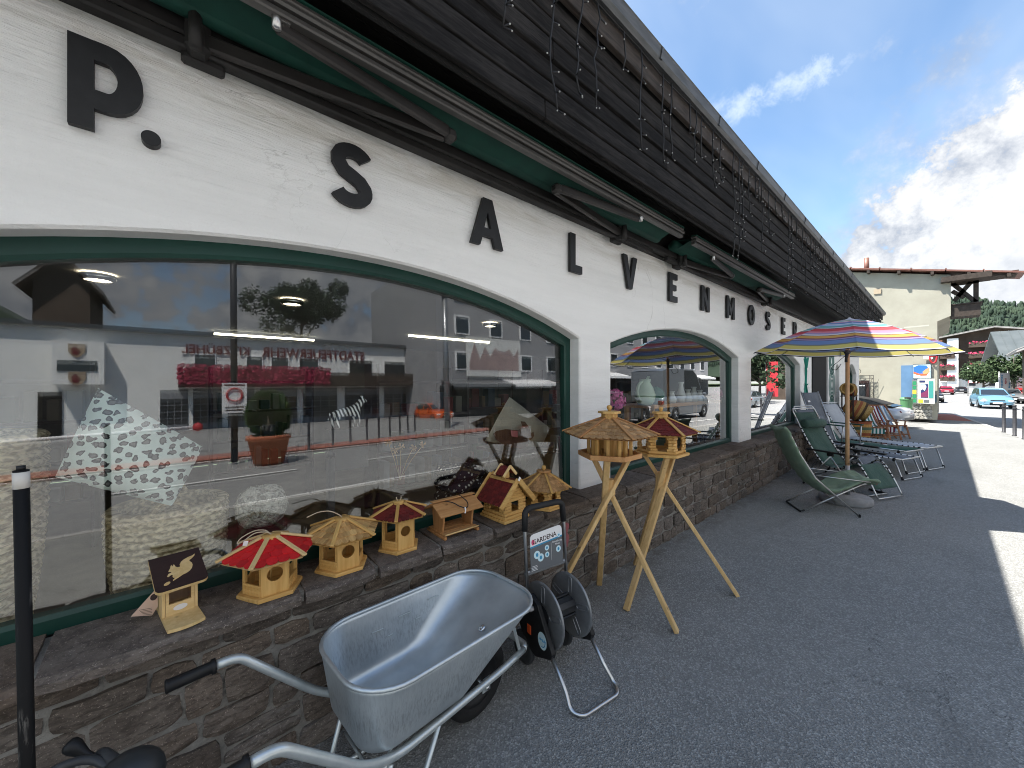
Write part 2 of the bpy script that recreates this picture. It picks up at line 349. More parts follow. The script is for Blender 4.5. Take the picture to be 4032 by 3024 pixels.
# ------------------------------------------------------------------ mesh building
class MB:
    def __init__(s): s.v = []; s.f = []; s.mi = []; s.sm = []; s.cur = 0; s.smooth = False
    def add(s, vs, fs):
        o = len(s.v); s.v += [tuple(p) for p in vs]
        for f in fs: s.f.append([i + o for i in f]); s.mi.append(s.cur); s.sm.append(s.smooth)
        return s
    def quad(s, *p): return s.add(p, [list(range(len(p)))])
    def box(s, c, d, rot=None, bev=0.0, taper=1.0):
        x, y, z = (k / 2 for k in d); vs = []
        if bev <= 0:
            for sz in (-1, 1):
                k = taper if sz > 0 else 1
                for sx, sy in ((-1, -1), (1, -1), (1, 1), (-1, 1)): vs.append(Vector((sx * x * k, sy * y * k, sz * z)))
            fs = [[3, 2, 1, 0], [4, 5, 6, 7], [0, 1, 5, 4], [1, 2, 6, 5], [2, 3, 7, 6], [3, 0, 4, 7]]
        else:
            bv = min(bev, x * .95, y * .95, z * .95)
            idx = {}
            for sx in (-1, 1):
                for sy in (-1, 1):
                    for sz in (-1, 1):
                        for ax in range(3):
                            p = [sx * (x - bv), sy * (y - bv), sz * (z - bv)]
                            p[ax] = (sx * x, sy * y, sz * z)[ax]
                            idx[(sx, sy, sz, ax)] = len(vs); vs.append(Vector(p))
            fs = []
            for ax in range(3):
                a, b_ = [(1, 2), (2, 0), (0, 1)][ax]
                for sg in (-1, 1):
                    q = []
                    for (p1, p2) in ((-1, -1), (1, -1), (1, 1), (-1, 1)):
                        k = [0, 0, 0]; k[ax] = sg; k[a] = p1; k[b_] = p2; q.append(idx[(k[0], k[1], k[2], ax)])
                    fs.append(q if sg > 0 else q[::-1])
            for ax in range(3):
                a, b_ = [(1, 2), (2, 0), (0, 1)][ax]
                for p1 in (-1, 1):
                    for p2 in (-1, 1):
                        def K(e, face):
                            k = [0, 0, 0]; k[ax] = e; k[a] = p1; k[b_] = p2; return idx[(k[0], k[1], k[2], face)]
                        q = [K(-1, a), K(1, a), K(1, b_), K(-1, b_)]
                        fs.append(q if p1 * p2 > 0 else q[::-1])
            for sx in (-1, 1):
                for sy in (-1, 1):
                    for sz in (-1, 1):
                        q = [idx[(sx, sy, sz, k)] for k in range(3)]
                        fs.append(q if sx * sy * sz > 0 else q[::-1])
        c = Vector(c)
        if rot is not None: vs = [rot @ p for p in vs]
        return s.add([p + c for p in vs], fs)
    def bar(s, a, b, w, h, up=(0, 0, 1), bev=0.0):
        a, b = Vector(a), Vector(b); d = b - a; L = d.length; d.normalize(); up = Vector(up)
        if abs(d.dot(up)) > .98: up = Vector((0, 1, 0)) if abs(d.y) < .9 else Vector((1, 0, 0))
        y = up.cross(d).normalized(); z = d.cross(y)
        m = Matrix((d, y, z)).transposed()
        return s.box((a + b) / 2, (L, w, h), m, bev)
    def tube(s, pts, r, n=8, closed=False, caps=True):
        pts = [Vector(p) for p in pts]; N = len(pts); rs = r if isinstance(r, (list, tuple)) else [r] * N
        vs = []; fs = []; prev = None
        for i, p in enumerate(pts):
            if closed: t = pts[(i + 1) % N] - pts[i - 1]
            else: t = pts[min(i + 1, N - 1)] - pts[max(i - 1, 0)]
            t.normalize()
            if prev is None:
                up = Vector((0, 0, 1)) if abs(t.z) < .9 else Vector((1, 0, 0))
                x = up.cross(t).normalized()
            else: x = (prev - t * prev.dot(t)).normalized()
            prev = x; y = t.cross(x)
            for k in range(n):
                a = 2 * math.pi * k / n
                vs.append(p + (x * math.cos(a) + y * math.sin(a)) * rs[i])
        for i in range(N if closed else N - 1):
            j = (i + 1) % N
            for k in range(n): fs.append([i * n + k, i * n + (k + 1) % n, j * n + (k + 1) % n, j * n + k])
        if caps and not closed: fs += [list(range(n))[::-1], [(N - 1) * n + k for k in range(n)]]
        sm = s.smooth; s.smooth = True; s.add(vs, fs); s.smooth = sm; return s
    def lathe(s, prof, n=24, c=(0, 0, 0), rot=None, smooth=True, arc=(0, 2 * math.pi)):
        full = abs(arc[1] - arc[0] - 2 * math.pi) < 1e-6; vs = []; fs = []; N = n if full else n + 1
        for r_, z_ in prof:
            for k in range(N):
                a = arc[0] + (arc[1] - arc[0]) * k / n; vs.append(Vector((r_ * math.cos(a), r_ * math.sin(a), z_)))
        for i in range(len(prof) - 1):
            for k in range(n):
                j = (k + 1) % N
                fs.append([i * N + k, i * N + j, (i + 1) * N + j, (i + 1) * N + k])
        if rot is not None: vs = [rot @ p for p in vs]
        sm = s.smooth; s.smooth = smooth; s.add([p + Vector(c) for p in vs], fs); s.smooth = sm; return s
    def prism(s, poly, a, b, M4=None, holes=None):
        """polygon (x, z) extruded along y from a to b, optional matrix"""
        N = len(poly); vs = [Vector((x, a, z)) for x, z in poly] + [Vector((x, b, z)) for x, z in poly]
        fs = [list(range(N)), list(range(2 * N - 1, N - 1, -1))] + [[i, i + N, (i + 1) % N + N, (i + 1) % N] for i in range(N)]
        if M4 is not None: vs = [M4 @ p for p in vs]
        return s.add(vs, fs)
    def slab(s, poly, z0, z1):
        N = len(poly); vs = [Vector((x, y, z0)) for x, y in poly] + [Vector((x, y, z1)) for x, y in poly]
        return s.add(vs, [list(range(N))[::-1], list(range(N, 2 * N))] + [[i, (i + 1) % N, (i + 1) % N + N, i + N] for i in range(N)])
    def grid(s, fn, nu, nv, cu=False):
        vs = [fn(i / nu, j / nv) for j in range(nv + 1) for i in range(nu + 1)]
        fs = [[j * (nu + 1) + i, j * (nu + 1) + i + 1, (j + 1) * (nu + 1) + i + 1, (j + 1) * (nu + 1) + i] for j in range(nv) for i in range(nu)]
        return s.add(vs, fs)
    def mesh(s, name, mats):
        me = bpy.data.meshes.new(name); me.from_pydata([tuple(p) for p in s.v], [], s.f)
        for m in (mats if isinstance(mats, (list, tuple)) else [mats]): me.materials.append(M(m) if isinstance(m, str) else m)
        me.polygons.foreach_set('material_index', s.mi); me.polygons.foreach_set('use_smooth', s.sm)
        me.update(); return me
    def build(s, name, mats, parent=None, fix=False):
        me = s.mesh(name, mats)
        if fix:
            bm = bmesh.new(); bm.from_mesh(me); bmesh.ops.remove_doubles(bm, verts=bm.verts, dist=1e-5)
            bmesh.ops.recalc_face_normals(bm, faces=bm.faces); bm.to_mesh(me); bm.free()
        return link(name, me, parent)
def link(name, me, parent=None):
    o = bpy.data.objects.new(name, me); COL.objects.link(o)
    if parent is not None: o.parent = parent
    return o
def tag(o, label=None, cat=None, group=None, kind=None):
    for k, v in (('label', label), ('category', cat), ('group', group), ('kind', kind)):
        if v: o[k] = v
    return o
def thing(name, label, cat, loc=(0, 0, 0), rz=0.0, group=None):
    o = bpy.data.objects.new(name, None); COL.objects.link(o); o.location = loc; o.rotation_euler = (0, 0, rz)
    o.empty_display_size = .1
    return tag(o, label, cat, group)
def dup(root, loc, rz=0.0, label=None, sc=None):
    kids = {}
    for o in root.children_recursive: kids.setdefault(o.parent, []).append(o)
    def cp(o, par):
        c = o.copy(); COL.objects.link(c)
        if par is not None: c.parent = par
        for k in kids.get(o, []): cp(k, c)
        return c
    r = cp(root, None); r.location = loc; r.rotation_euler = (0, 0, rz)
    if sc: r.scale = (sc, sc, sc)
    if label: r['label'] = label
    return r
def arcpts(c, r, a0, a1, n, plane='xz'):
    out = []
    for i in range(n + 1):
        a = a0 + (a1 - a0) * i / n; p = (r * math.cos(a), r * math.sin(a))
        out.append(Vector((c[0] + p[0], c[1], c[2] + p[1])) if plane == 'xz' else Vector((c[0] + p[0], c[1] + p[1], c[2])) if plane == 'xy' else Vector((c[0], c[1] + p[0], c[2] + p[1])))
    return out
def smooth_path(pts, n=6):
    """Catmull-Rom through points"""
    P = [Vector(p) for p in pts]; P = [P[0] * 2 - P[1]] + P + [P[-1] * 2 - P[-2]]; out = []
    for i in range(1, len(P) - 2):
        for k in range(n):
            t = k / n; a, b_, c, d = P[i - 1:i + 3]
            out.append(.5 * ((2 * b_) + (c - a) * t + (2 * a - 5 * b_ + 4 * c - d) * t * t + (3 * b_ - a - 3 * c + d) * t ** 3))
    out.append(P[-2]); return out
def round_path(pts, r, n=4):
    """polyline with rounded corners"""
    P = [Vector(p) for p in pts]; out = [P[0]]
    for i in range(1, len(P) - 1):
        a = (P[i - 1] - P[i]); b_ = (P[i + 1] - P[i]); k = min(r, a.length * .45, b_.length * .45)
        A = P[i] + a.normalized() * k; B = P[i] + b_.normalized() * k
        for j in range(n + 1):
            t = j / n; out.append(A * (1 - t) ** 2 + P[i] * 2 * t * (1 - t) + B * t * t)
    out.append(P[-1]); return out
def text_mesh(name, s, size, depth, mat, parent=None, bold=0.0, font=None):
    """lettering turned into a mesh (lies in local xz, faces -y)"""
    cu = bpy.data.curves.new('lettering', 'FONT'); cu.body = s; cu.size = size; cu.extrude = depth / 2; cu.offset = bold
    cu.align_x = 'CENTER'; cu.align_y = 'CENTER'; cu.resolution_u = 4
    tmp = bpy.data.objects.new('lettering', cu); COL.objects.link(tmp)
    dg = bpy.context.evaluated_depsgraph_get(); me = bpy.data.meshes.new_from_object(tmp.evaluated_get(dg))
    bpy.data.objects.remove(tmp); bpy.data.curves.remove(cu)
    me.transform(Matrix.Rotation(R(90), 4, 'X')); me.materials.clear(); me.materials.append(M(mat)); me.name = name
    return link(name, me, parent)
# =================================================================== the ground, the street
def zroad(x): return -.12 - .38 * max(0, min(1, (x - 18) / 20.0))
def kerbY(x):
    P = [(-60, -3.2), (0, -3.0), (8, -2.6), (14, -2.12), (20.1, -1.67), (38.4, -.49), (60, 1.6), (120, 9), (400, 60)]
    for (a, ya), (b, yb) in zip(P, P[1:]):
        if x <= b: return ya + (yb - ya) * (x - a) / (b - a)
    return P[-1][1]
def strip(name, mat, y0, y1, zf, x0=-60, x1=380, n=110, kind='structure'):
    mb = MB()
    xs = [x0 + (x1 - x0) * (i / n) ** 1.5 for i in range(n + 1)]
    for a, b in zip(xs, xs[1:]):
        mb.quad((a, y0(a), zf(a, 0)), (b, y0(b), zf(b, 0)), (b, y1(b), zf(b, 1)), (a, y1(a), zf(a, 1)))
    o = mb.build(name, mat); tag(o, kind=kind); return o
gm = MB(); gm.grid(lambda a, b: ((a - .5) * 5000, (b - .5) * 5000, -1.0), 4, 4)
tag(gm.build('ground', mottled('meadow', (.05, .09, .03), (.09, .12, .04), .2, .9, world=True)), kind='structure')
zp = lambda x: zroad(x) + .12
strip('pavement', 'asphalt', lambda x: kerbY(x) + .14, lambda x: 60 + x * .2 if x > 19 else 2.4, lambda x, s: zp(x))
kb = MB()
xs = [-20 + i * 1.0 for i in range(140)]
for a, b in zip(xs, xs[1:]):
    for (p, q, zo, z2) in ((.14, 0, .012, .012), (0, 0, .012, -.14)):
        kb.quad((a + .006, kerbY(a) + p, zp(a) + zo), (a + .006, kerbY(a) + q, zp(a) + z2), (b - .006, kerbY(b) + q, zp(b) + z2), (b - .006, kerbY(b) + p, zp(b) + zo))
    kb.quad((a + .006, kerbY(a) + .14, zp(a) + .012), (b - .006, kerbY(b) + .14, zp(b) + .012), (b - .006, kerbY(b) + .14, zp(b) - .02), (a + .006, kerbY(a) + .14, zp(a) - .02))
tag(kb.build('kerb', 'kerb_stone'), kind='structure')
FARY = -11.2
strip('road', 'road_asphalt', lambda x: -12.5 + max(0, x - 30) * .12, lambda x: kerbY(x), lambda x, s: zroad(x) - .03 * (1 - s) * (x < 18) - .02)
strip('cycle_path', 'red_asphalt', lambda x: -11.9, lambda x: -10.5, lambda x, s: zroad(x) + .03, x1=28)
strip('plaza', 'plaza_paving', lambda x: -90, lambda x: -11.4 if x < 30 else -11.4 + (x - 30) * .12, lambda x, s: zroad(x) - .0)
pm = MB()
def paint(x0, x1, y, wd=.12):
    k = max(1, int((x1 - x0) / 4))
    for i in range(k):
        a = x0 + (x1 - x0) * i / k; b = x0 + (x1 - x0) * (i + 1) / k
        pm.quad((a, y - wd / 2, zroad(a) + .0), (b, y - wd / 2, zroad(b) + .0), (b, y + wd / 2, zroad(b) + .0), (a, y + wd / 2, zroad(a) + .0))
for i in range(-4, 5): paint(i * 5.2 - 1, i * 5.2 + 2.4, -6.6)
paint(-30, 30, -3.55); paint(-30, 28, -10.3)
paint(-2.5, 6, -14.0, .1); paint(-1, 8, -16.5, .1); paint(0, 9, -19, .1)
tag(pm.build('road_marking', 'road_paint'), kind='structure')
rp = MB()
for a, b in [(i, i + 1) for i in range(29, 38)]:
    rp.quad((a, kerbY(a) + .16, zp(a) + .006), (b, kerbY(b) + .16, zp(b) + .006), (b, kerbY(b) + 2.6, zp(b) + .006), (a, kerbY(a) + 2.6, zp(a) + .006))
tag(rp.build('red_pavement_patch', 'red_asphalt'), kind='structure')

# =================================================================== the shop
WY = 2.084; ST0 = .768; XE = 19.0
shop = thing('shop_building', 'long white plastered shop with arched windows and a dark timber eaves', 'shop', (0, 2.6, 0))
OFF = (0, -2.6, 0)
def sp(mb, name, mats, parent=None, fix=False):
    """part of the shop, given in world coordinates"""
    o = mb.build(name, mats, parent or shop, fix)
    if parent is None: o.location = OFF
    return o
WIN = [(-.86, 2.632, 2.076, 2.386), (3.10, 6.50, 2.07, 2.33), (7.06, 10.30, 2.07, 2.33), (14.35, 15.0, 2.05, 2.22), (16.35, 18.35, 1.98, 2.30)]
def archz(w_, x):
    a, b, s_, t_ = w_; c = (a + b) / 2; hw = (b - a) / 2; r = t_ - s_; Rr = (hw * hw + r * r) / (2 * r)
    return t_ - Rr + math.sqrt(max(0, Rr * Rr - (x - c) ** 2))
fac = MB(); rev = MB()
rj = random.Random(3)
def wallstrip(x0, x1, w_=None, n=1):
    for i in range(n):
        a = x0 + (x1 - x0) * i / n; b = x0 + (x1 - x0) * (i + 1) / n
        za = archz(w_, a) if w_ else ST0 - .01; zb = archz(w_, b) if w_ else ST0 - .01
        if w_:
            fac.quad((a, WY, za + .012), (b, WY, zb + .012), (b, WY, 3.32), (a, WY, 3.32))
            fac.quad((a, WY + .012, za), (b, WY + .012, zb), (b, WY, zb + .012), (a, WY, za + .012))
            fac.quad((a, 2.30, za), (b, 2.30, zb), (b, WY + .012, zb), (a, WY + .012, za))
        else: fac.quad((a, WY, za), (b, WY, zb), (b, WY, 3.32), (a, WY, 3.32))
edges = [-6.0]
for w_ in WIN:
    if w_[0] > 13 and edges[-1] < 11: edges += [11.35, 13.3]
    edges += [w_[0], w_[1]]
edges.append(XE)
fac.smooth = False
for k in range(0, len(edges), 2): wallstrip(edges[k] + (.012 if k else 0), edges[k + 1] - .012)
for w_ in WIN:
    wallstrip(w_[0], w_[1], w_, 26)
    for x, sg in ((w_[0], 1), (w_[1], -1)):          # reveals, with a worn rounded arris
        z1 = w_[2]
        fac.quad((x, WY + .012, ST0 - .01), (x, 2.30, ST0 - .01), (x, 2.30, z1), (x, WY + .012, z1))
        fac.quad((x - sg * .012, WY, ST0 - .01), (x, WY + .012, ST0 - .01), (x, WY + .012, z1), (x - sg * .012, WY, z1 + .012))
        fac.quad((x - sg * .012, WY, z1 + .012), (x, WY + .012, z1), (x, WY, z1 + .012))
        fac.quad((x - sg * .012, WY, z1 + .012), (x, WY, z1 + .012), (x, WY, 3.32), (x - sg * .012, WY, 3.32))
fac.quad((11.35, WY, 2.45), (13.3, WY, 2.45), (13.3, WY, 3.32), (11.35, WY, 3.32))
fac.quad((11.35, WY, 0), (11.35, 2.6, 0), (11.35, 2.6, 2.45), (11.35, WY, 2.45))
fac.quad((13.3, WY, 0), (13.3, 2.6, 0), (13.3, 2.6, 2.45), (13.3, WY, 2.45))
fac.quad((13.3, WY, 0), (14.35, WY, 0), (14.35, WY, ST0 - .01), (13.3, WY, ST0 - .01))
fac.quad((14.35, WY, 0), (XE, WY, 0), (XE, WY, ST0 - .01), (14.35, WY, ST0 - .01))
fac.quad((XE, WY, 0), (XE, 12, 0), (XE, 12, 3.32), (XE, WY, 3.32))
fac.quad((XE, WY, 3.32), (XE, 12, 3.32), (XE, 12, 5), (XE, 7, 6.3))
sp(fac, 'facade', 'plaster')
# dark timber band and soffit under the eaves
tb = MB()
tb.box((6.5, 2.06, 3.227), (25.0, .045, .352)); tb.box((6.5, 2.00, 3.095), (25.0, .07, .07), bev=.01)
sp(tb, 'head_beam', 'soffit_board')
sf = MB()
for i in range(4):
    y = 1.535 + i * .15; sf.box((6.5, y + .07, 3.42), (25.0, .145, .03))
sp(sf, 'soffit', 'soffit_board')
# fascia boards, laid like clapboard
bd = MB(); bd.box((0, 0, 0), (4.17, .028, .114), Matrix.Rotation(R(-4), 3, 'X'), .004)
bme = bd.mesh('fascia_board', 'dark_board')
for r_ in range(6):
    x = -2.6 - (r_ * 1.37) % 4.2
    while x < XE - .1:
        o = link('fascia_board', bme, shop); L = 4.17
        x1 = min(x + L, XE + .02); o.scale.x = (x1 - x) / L
        o.location = Vector(((x + x1) / 2, 1.500 + .004 * ((r_ * 7) % 3), 3.232 + r_ * .1235)) + Vector(OFF)
        x += L + .004
bk = MB(); bk.box((6.5, 1.535, 3.61), (25.0, .02, .88)); sp(bk, 'fascia_backing', 'black_gap')
ub = MB()
for i in range(6):
    a = -5 + i * 4.01; ub.cur = 0; ub.box((a + 2, 1.470, 3.995), (3.995, .04, .155), bev=.004)
sp(ub, 'eaves_board', 'brown_board')
gt = MB()
gp = [(1.372, 4.165), (1.366, 4.155), (1.372, 4.150), (1.385, 4.085), (1.41, 4.066), (1.50, 4.066), (1.50, 4.17)]
for (a, b) in zip(gp, gp[1:]): gt.quad((-6, a[0], a[1]), (-6, b[0], b[1]), (XE + .05, b[0], b[1]), (XE + .05, a[0], a[1]))
gt.quad(*[(XE + .05, y, z) for y, z in gp])
for i in range(22):
    x = -5 + i * 1.1; gt.box((x, 1.377, 4.115), (.025, .012, .08), Matrix.Rotation(R(10), 3, 'X'))
sp(gt, 'gutter', 'grey_metal_sheet')
rf = MB(); rf.box((0, 0, 0), (25.3, 6.2, .08), Matrix.Rotation(R(20), 3, 'X'))
o = sp(rf, 'roof', 'grey_metal_sheet'); o.location = Vector((6.4, 4.42, 5.20)) + Vector(OFF)
# windows: green frame, tilted pane, a ball-topped post
for wi, w_ in enumerate(WIN[:3] + WIN[3:]):
    a, b, s_, t_ = w_; c = (a + b) / 2
    fr = MB(); fw = .054 if wi < 3 else .05; n_ = 26
    def ring(off):
        pts = [(a + off, ST0 + off), (a + off, archz(w_, a) - off * .9)]
        for i in range(1, n_):
            x = a + off + (b - a - 2 * off) * i / n_; pts.append((x, archz(w_, a + (b - a) * i / n_) - off))
        pts += [(b - off, archz(w_, b) - off * .9), (b - off, ST0 + off)]
        return pts
    A, B, C2 = ring(.0), ring(fw), ring(fw + .016)
    for P_, Q_, ya, yb in ((A, B, 2.190, 2.190), (B, C2, 2.190, 2.200), (C2, C2, 2.200, 2.245)):
        for i in range(len(P_)):
            j = (i + 1) % len(P_)
            if P_ is Q_: fr.quad((P_[i][0], ya, P_[i][1]), (P_[j][0], ya, P_[j][1]), (P_[j][0], yb, P_[j][1]), (P_[i][0], yb, P_[i][1]))
            else: fr.quad((P_[i][0], ya, P_[i][1]), (P_[j][0], ya, P_[j][1]), (Q_[j][0], yb, Q_[j][1]), (Q_[i][0], yb, Q_[i][1]))
    wf = sp(fr, 'shop_window', 'green_frame_paint')
    pn = MB(); tl = TILT if wi == 0 else R(.25)
    poly = [(x, GY + (z - 1.5) * math.tan(tl), z) for x, z in C2]
    pn.quad(*poly)
    sp(pn, 'pane', 'double_glass' if wi == 0 else 'window_glass', wf)
    if wi == 0:
        ip = MB(); ip.quad(*[(x, GY + .022 + (z - 1.5) * math.tan(tl + R(.22)), z) for x, z in C2]); sp(ip, 'inner_pane', 'inner_glass', wf)
    if wi == 0:
        mb = MB(); x = .66; mb.box((x, 2.250, 1.02), (.034, .04, .52)); mb.lathe([(0, -.02), (.018, -.012), (.022, 0), (.018, .012), (0, .022)], 12, (x, 2.25, 1.30))  # short dark post with a ball on top, just behind the big pane
        sp(mb, 'ball_top_post', 'dark_grey_plastic', wf)
# doorway
dr = MB(); dr.box((12.2, 2.19, 1.22), (1.62, .24, 2.44), bev=.01); dr.box((12.9, 2.30, 2.38), (1.0, .12, .14)); sp(dr, 'door_frame', 'black_gap')
dg = MB(); dg.quad((12.1, 2.33, .05), (13.25, 2.33, .05), (13.25, 2.33, 2.3), (12.1, 2.33, 2.3)); sp(dg, 'door_glass', 'window_glass')
# painted decorations on the far piers
sw = MB()
for cx_, cz_, rr in ((13.78, 2.28, .36), (13.82, 1.62, .42), (13.80, .95, .36)):
    for k in range(4):
        r_ = rr * (1 - k * .23); pts = [(cx_ + r_ * math.cos(t) * 1.0, cz_ + r_ * 1.05 * math.sin(t)) for t in [2 * math.pi * i / 22 for i in range(23)]]
        for p, q in zip(pts, pts[1:]):
            w2 = .028
            def outp(pt, s): return (cx_ + (pt[0] - cx_) * (1 + s * w2 / r_), WY - .004, cz_ + (pt[1] - cz_) * (1 + s * w2 / r_))
            if 13.32 < p[0] < 14.3: sw.quad(outp(p, -1), outp(q, -1), outp(q, 1), outp(p, 1))
tag(sp(sw, 'painted_swirl', flat('mural_green', (.10, .22, .20), .8)), kind='stuff')
dgm = MB()
for p_, q_ in (((10.62, 2.30), (10.72, 1.95)), ((10.72, 1.95), (10.66, 1.66)), ((10.66, 1.66), (10.80, 1.46)), ((10.80, 1.46), (10.62, 1.22)), ((10.80, 1.46), (10.92, 1.16)), ((10.74, 2.02), (10.88, 2.26)), ((10.56, 2.22), (10.70, 2.05)), ((10.70, 1.62), (10.84, 1.66))):
    dgm.bar((p_[0], WY - .002, p_[1]), (q_[0], WY - .002, q_[1]), .004, .075, up=(0, 1, 0))
dgm2 = MB()
for cx_, cz_, ra, rb in ((10.74, 1.52, .14, .20), (10.70, 1.95, .06, .14)):
    dgm2.quad(*[(cx_ + ra * math.cos(t), WY - .007, cz_ + rb * math.sin(t)) for t in [2 * math.pi * i / 16 for i in range(16)]])
sp(dgm, 'painted_figure', flat('mural_teal', (.02, .25, .19), .8)); sp(dgm2, 'painted_figure', 'mural_teal')

# ---------------------------------------------------- raised letters
sg = thing('sign_lettering', 'row of raised black capital letters across the white wall above the arched windows', 'sign', (4.5, 2.07, 2.62))
LZ, LH, LD = 2.616, .322, .026
def letter(strokes, x0, x1):
    """strokes: list of ('poly', pts) or ('path', pts, width) in a unit box"""
    mb = MB(); W_ = x1 - x0
    def put(x, z): return (x0 + x * W_ - 4.5, LZ - 2.62 + z * LH)
    for st_ in strokes:
        if st_[0] == 'poly': mb.prism([put(*p) for p in st_[1]], -.010 - LD / 2, -.010 + LD / 2)
        else:
            P = [Vector((x * W_, 0, z * LH)) for x, z in st_[1]]; P = [p for i, p in enumerate(P) if i == 0 or (p - P[i - 1]).length > 1e-5]; wd = st_[2] * LH / 2; N = len(P); Lf = []; Rt = []
            closed = (P[0] - P[-1]).length < 1e-6
            for i in range(N):
                if closed: t = P[(i + 1) % (N - 1)] - P[(i - 1) % (N - 1)]
                else: t = P[min(i + 1, N - 1)] - P[max(i - 1, 0)]
                t.normalize(); nn = Vector((-t.z, 0, t.x)); Lf.append(P[i] + nn * wd); Rt.append(P[i] - nn * wd)
            o = Vector((x0 - 4.5, 0, LZ - 2.62)); ya, yb = Vector((0, -.010 - LD / 2, 0)), Vector((0, -.010 + LD / 2, 0))
            for i in range(N - 1):
                a, b, c, d = Lf[i] + o, Lf[i + 1] + o, Rt[i + 1] + o, Rt[i] + o
                mb.quad(a + ya, b + ya, c + ya, d + ya); mb.quad(a + ya, a + yb, b + yb, b + ya); mb.quad(d + ya, c + ya, c + yb, d + yb)
            if not closed:
                for i in (0, N - 1): mb.quad(Lf[i] + o + ya, Rt[i] + o + ya, Rt[i] + o + yb, Lf[i] + o + yb)
    return mb.build('letter', 'letter_paint', sg)
def el(cx_, cz_, rx, rz, a0, a1, n=14): return [(cx_ + rx * math.cos(R(a0 + (a1 - a0) * i / n)), cz_ + rz * math.sin(R(a0 + (a1 - a0) * i / n))) for i in range(n + 1)]
s = .215
GL = {
 'P': [('poly', [(0, 0), (.34, 0), (.34, 1), (0, 1)]), ('path', [(.34, .895), (.52, .895)] + el(.52, .62, .32, .275, 90, -90) + [(.34, .345)], s)],
 'S': [('path', el(.52, .735, .36, .165, 22, 165, 9) + [(.17, .68), (.30, .56), (.52, .495), (.72, .43), (.845, .33)] + el(.49, .265, .37, .165, 8, -158, 10), s)],
 'A': [('poly', [(0, 0), (.27, 0), (.345, .20), (.395, .38), (.50, .74), (.36, 1)]), ('poly', [(.36, 1), (.50, .74), (.605, .38), (.655, .2), (.73, 0), (1, 0), (.64, 1)]), ('poly', [(.345, .2), (.655, .2), (.605, .38), (.395, .38)])],
 'L': [('poly', [(0, 0), (1, 0), (1, .2), (.42, .2), (.42, 1), (0, 1)])],
 'V': [('poly', [(.36, 0), (.64, 0), (1, 1), (.72, 1), (.50, .30), (.28, 1), (0, 1)])],
 'E': [('poly', [(0, 0), (1, 0), (1, .2), (.36, .2), (.36, .405), (.86, .405), (.86, .6), (.36, .6), (.36, .8), (1, .8), (1, 1), (0, 1)])],
 'N': [('poly', [(0, 0), (.28, 0), (.28, .58), (.72, 0), (1, 0), (1, 1), (.72, 1), (.72, .42), (.28, 1), (0, 1)])],
 'M': [('poly', [(0, 0), (.23, 0), (.23, .58), (.44, .16), (.56, .16), (.77, .58), (.77, 0), (1, 0), (1, 1), (.78, 1), (.5, .46), (.22, 1), (0, 1)])],
 'O': [('path', el(.5, .5, .36, .395, 0, 360, 26), s)],
 'R': [('poly', [(0, 0), (.30, 0), (.30, 1), (0, 1)]), ('path', [(.30, .895), (.52, .895)] + el(.52, .66, .32, .235, 90, -90) + [(.30, .425)], s), ('poly', [(.36, .32), (.62, .32), (1, 0), (.68, 0)])],
}
for ch, a, b in (('P', -.272, -.083), ('S', .607, .808), ('A', 1.465, 1.74), ('L', 2.468, 2.622), ('V', 3.255, 3.505), ('E', 4.195, 4.385), ('N', 5.065, 5.305), ('M', 5.925, 6.22), ('O', 6.84, 7.13), ('S', 7.75, 7.98), ('E', 8.74, 8.94), ('R', 9.60, 9.83)):
    letter(GL[ch], a, b)
dt = MB(); dt.lathe([(0, -.011 - LD / 2), (.026, -.011 - LD / 2), (.029, -.009 - LD / 2), (.029, LD / 2)], 24, (-.057 - 4.5, 0, LZ + .032 - 2.62), Matrix.Rotation(R(-90), 3, 'X'), smooth=False); dt.build('letter', 'letter_paint', sg)

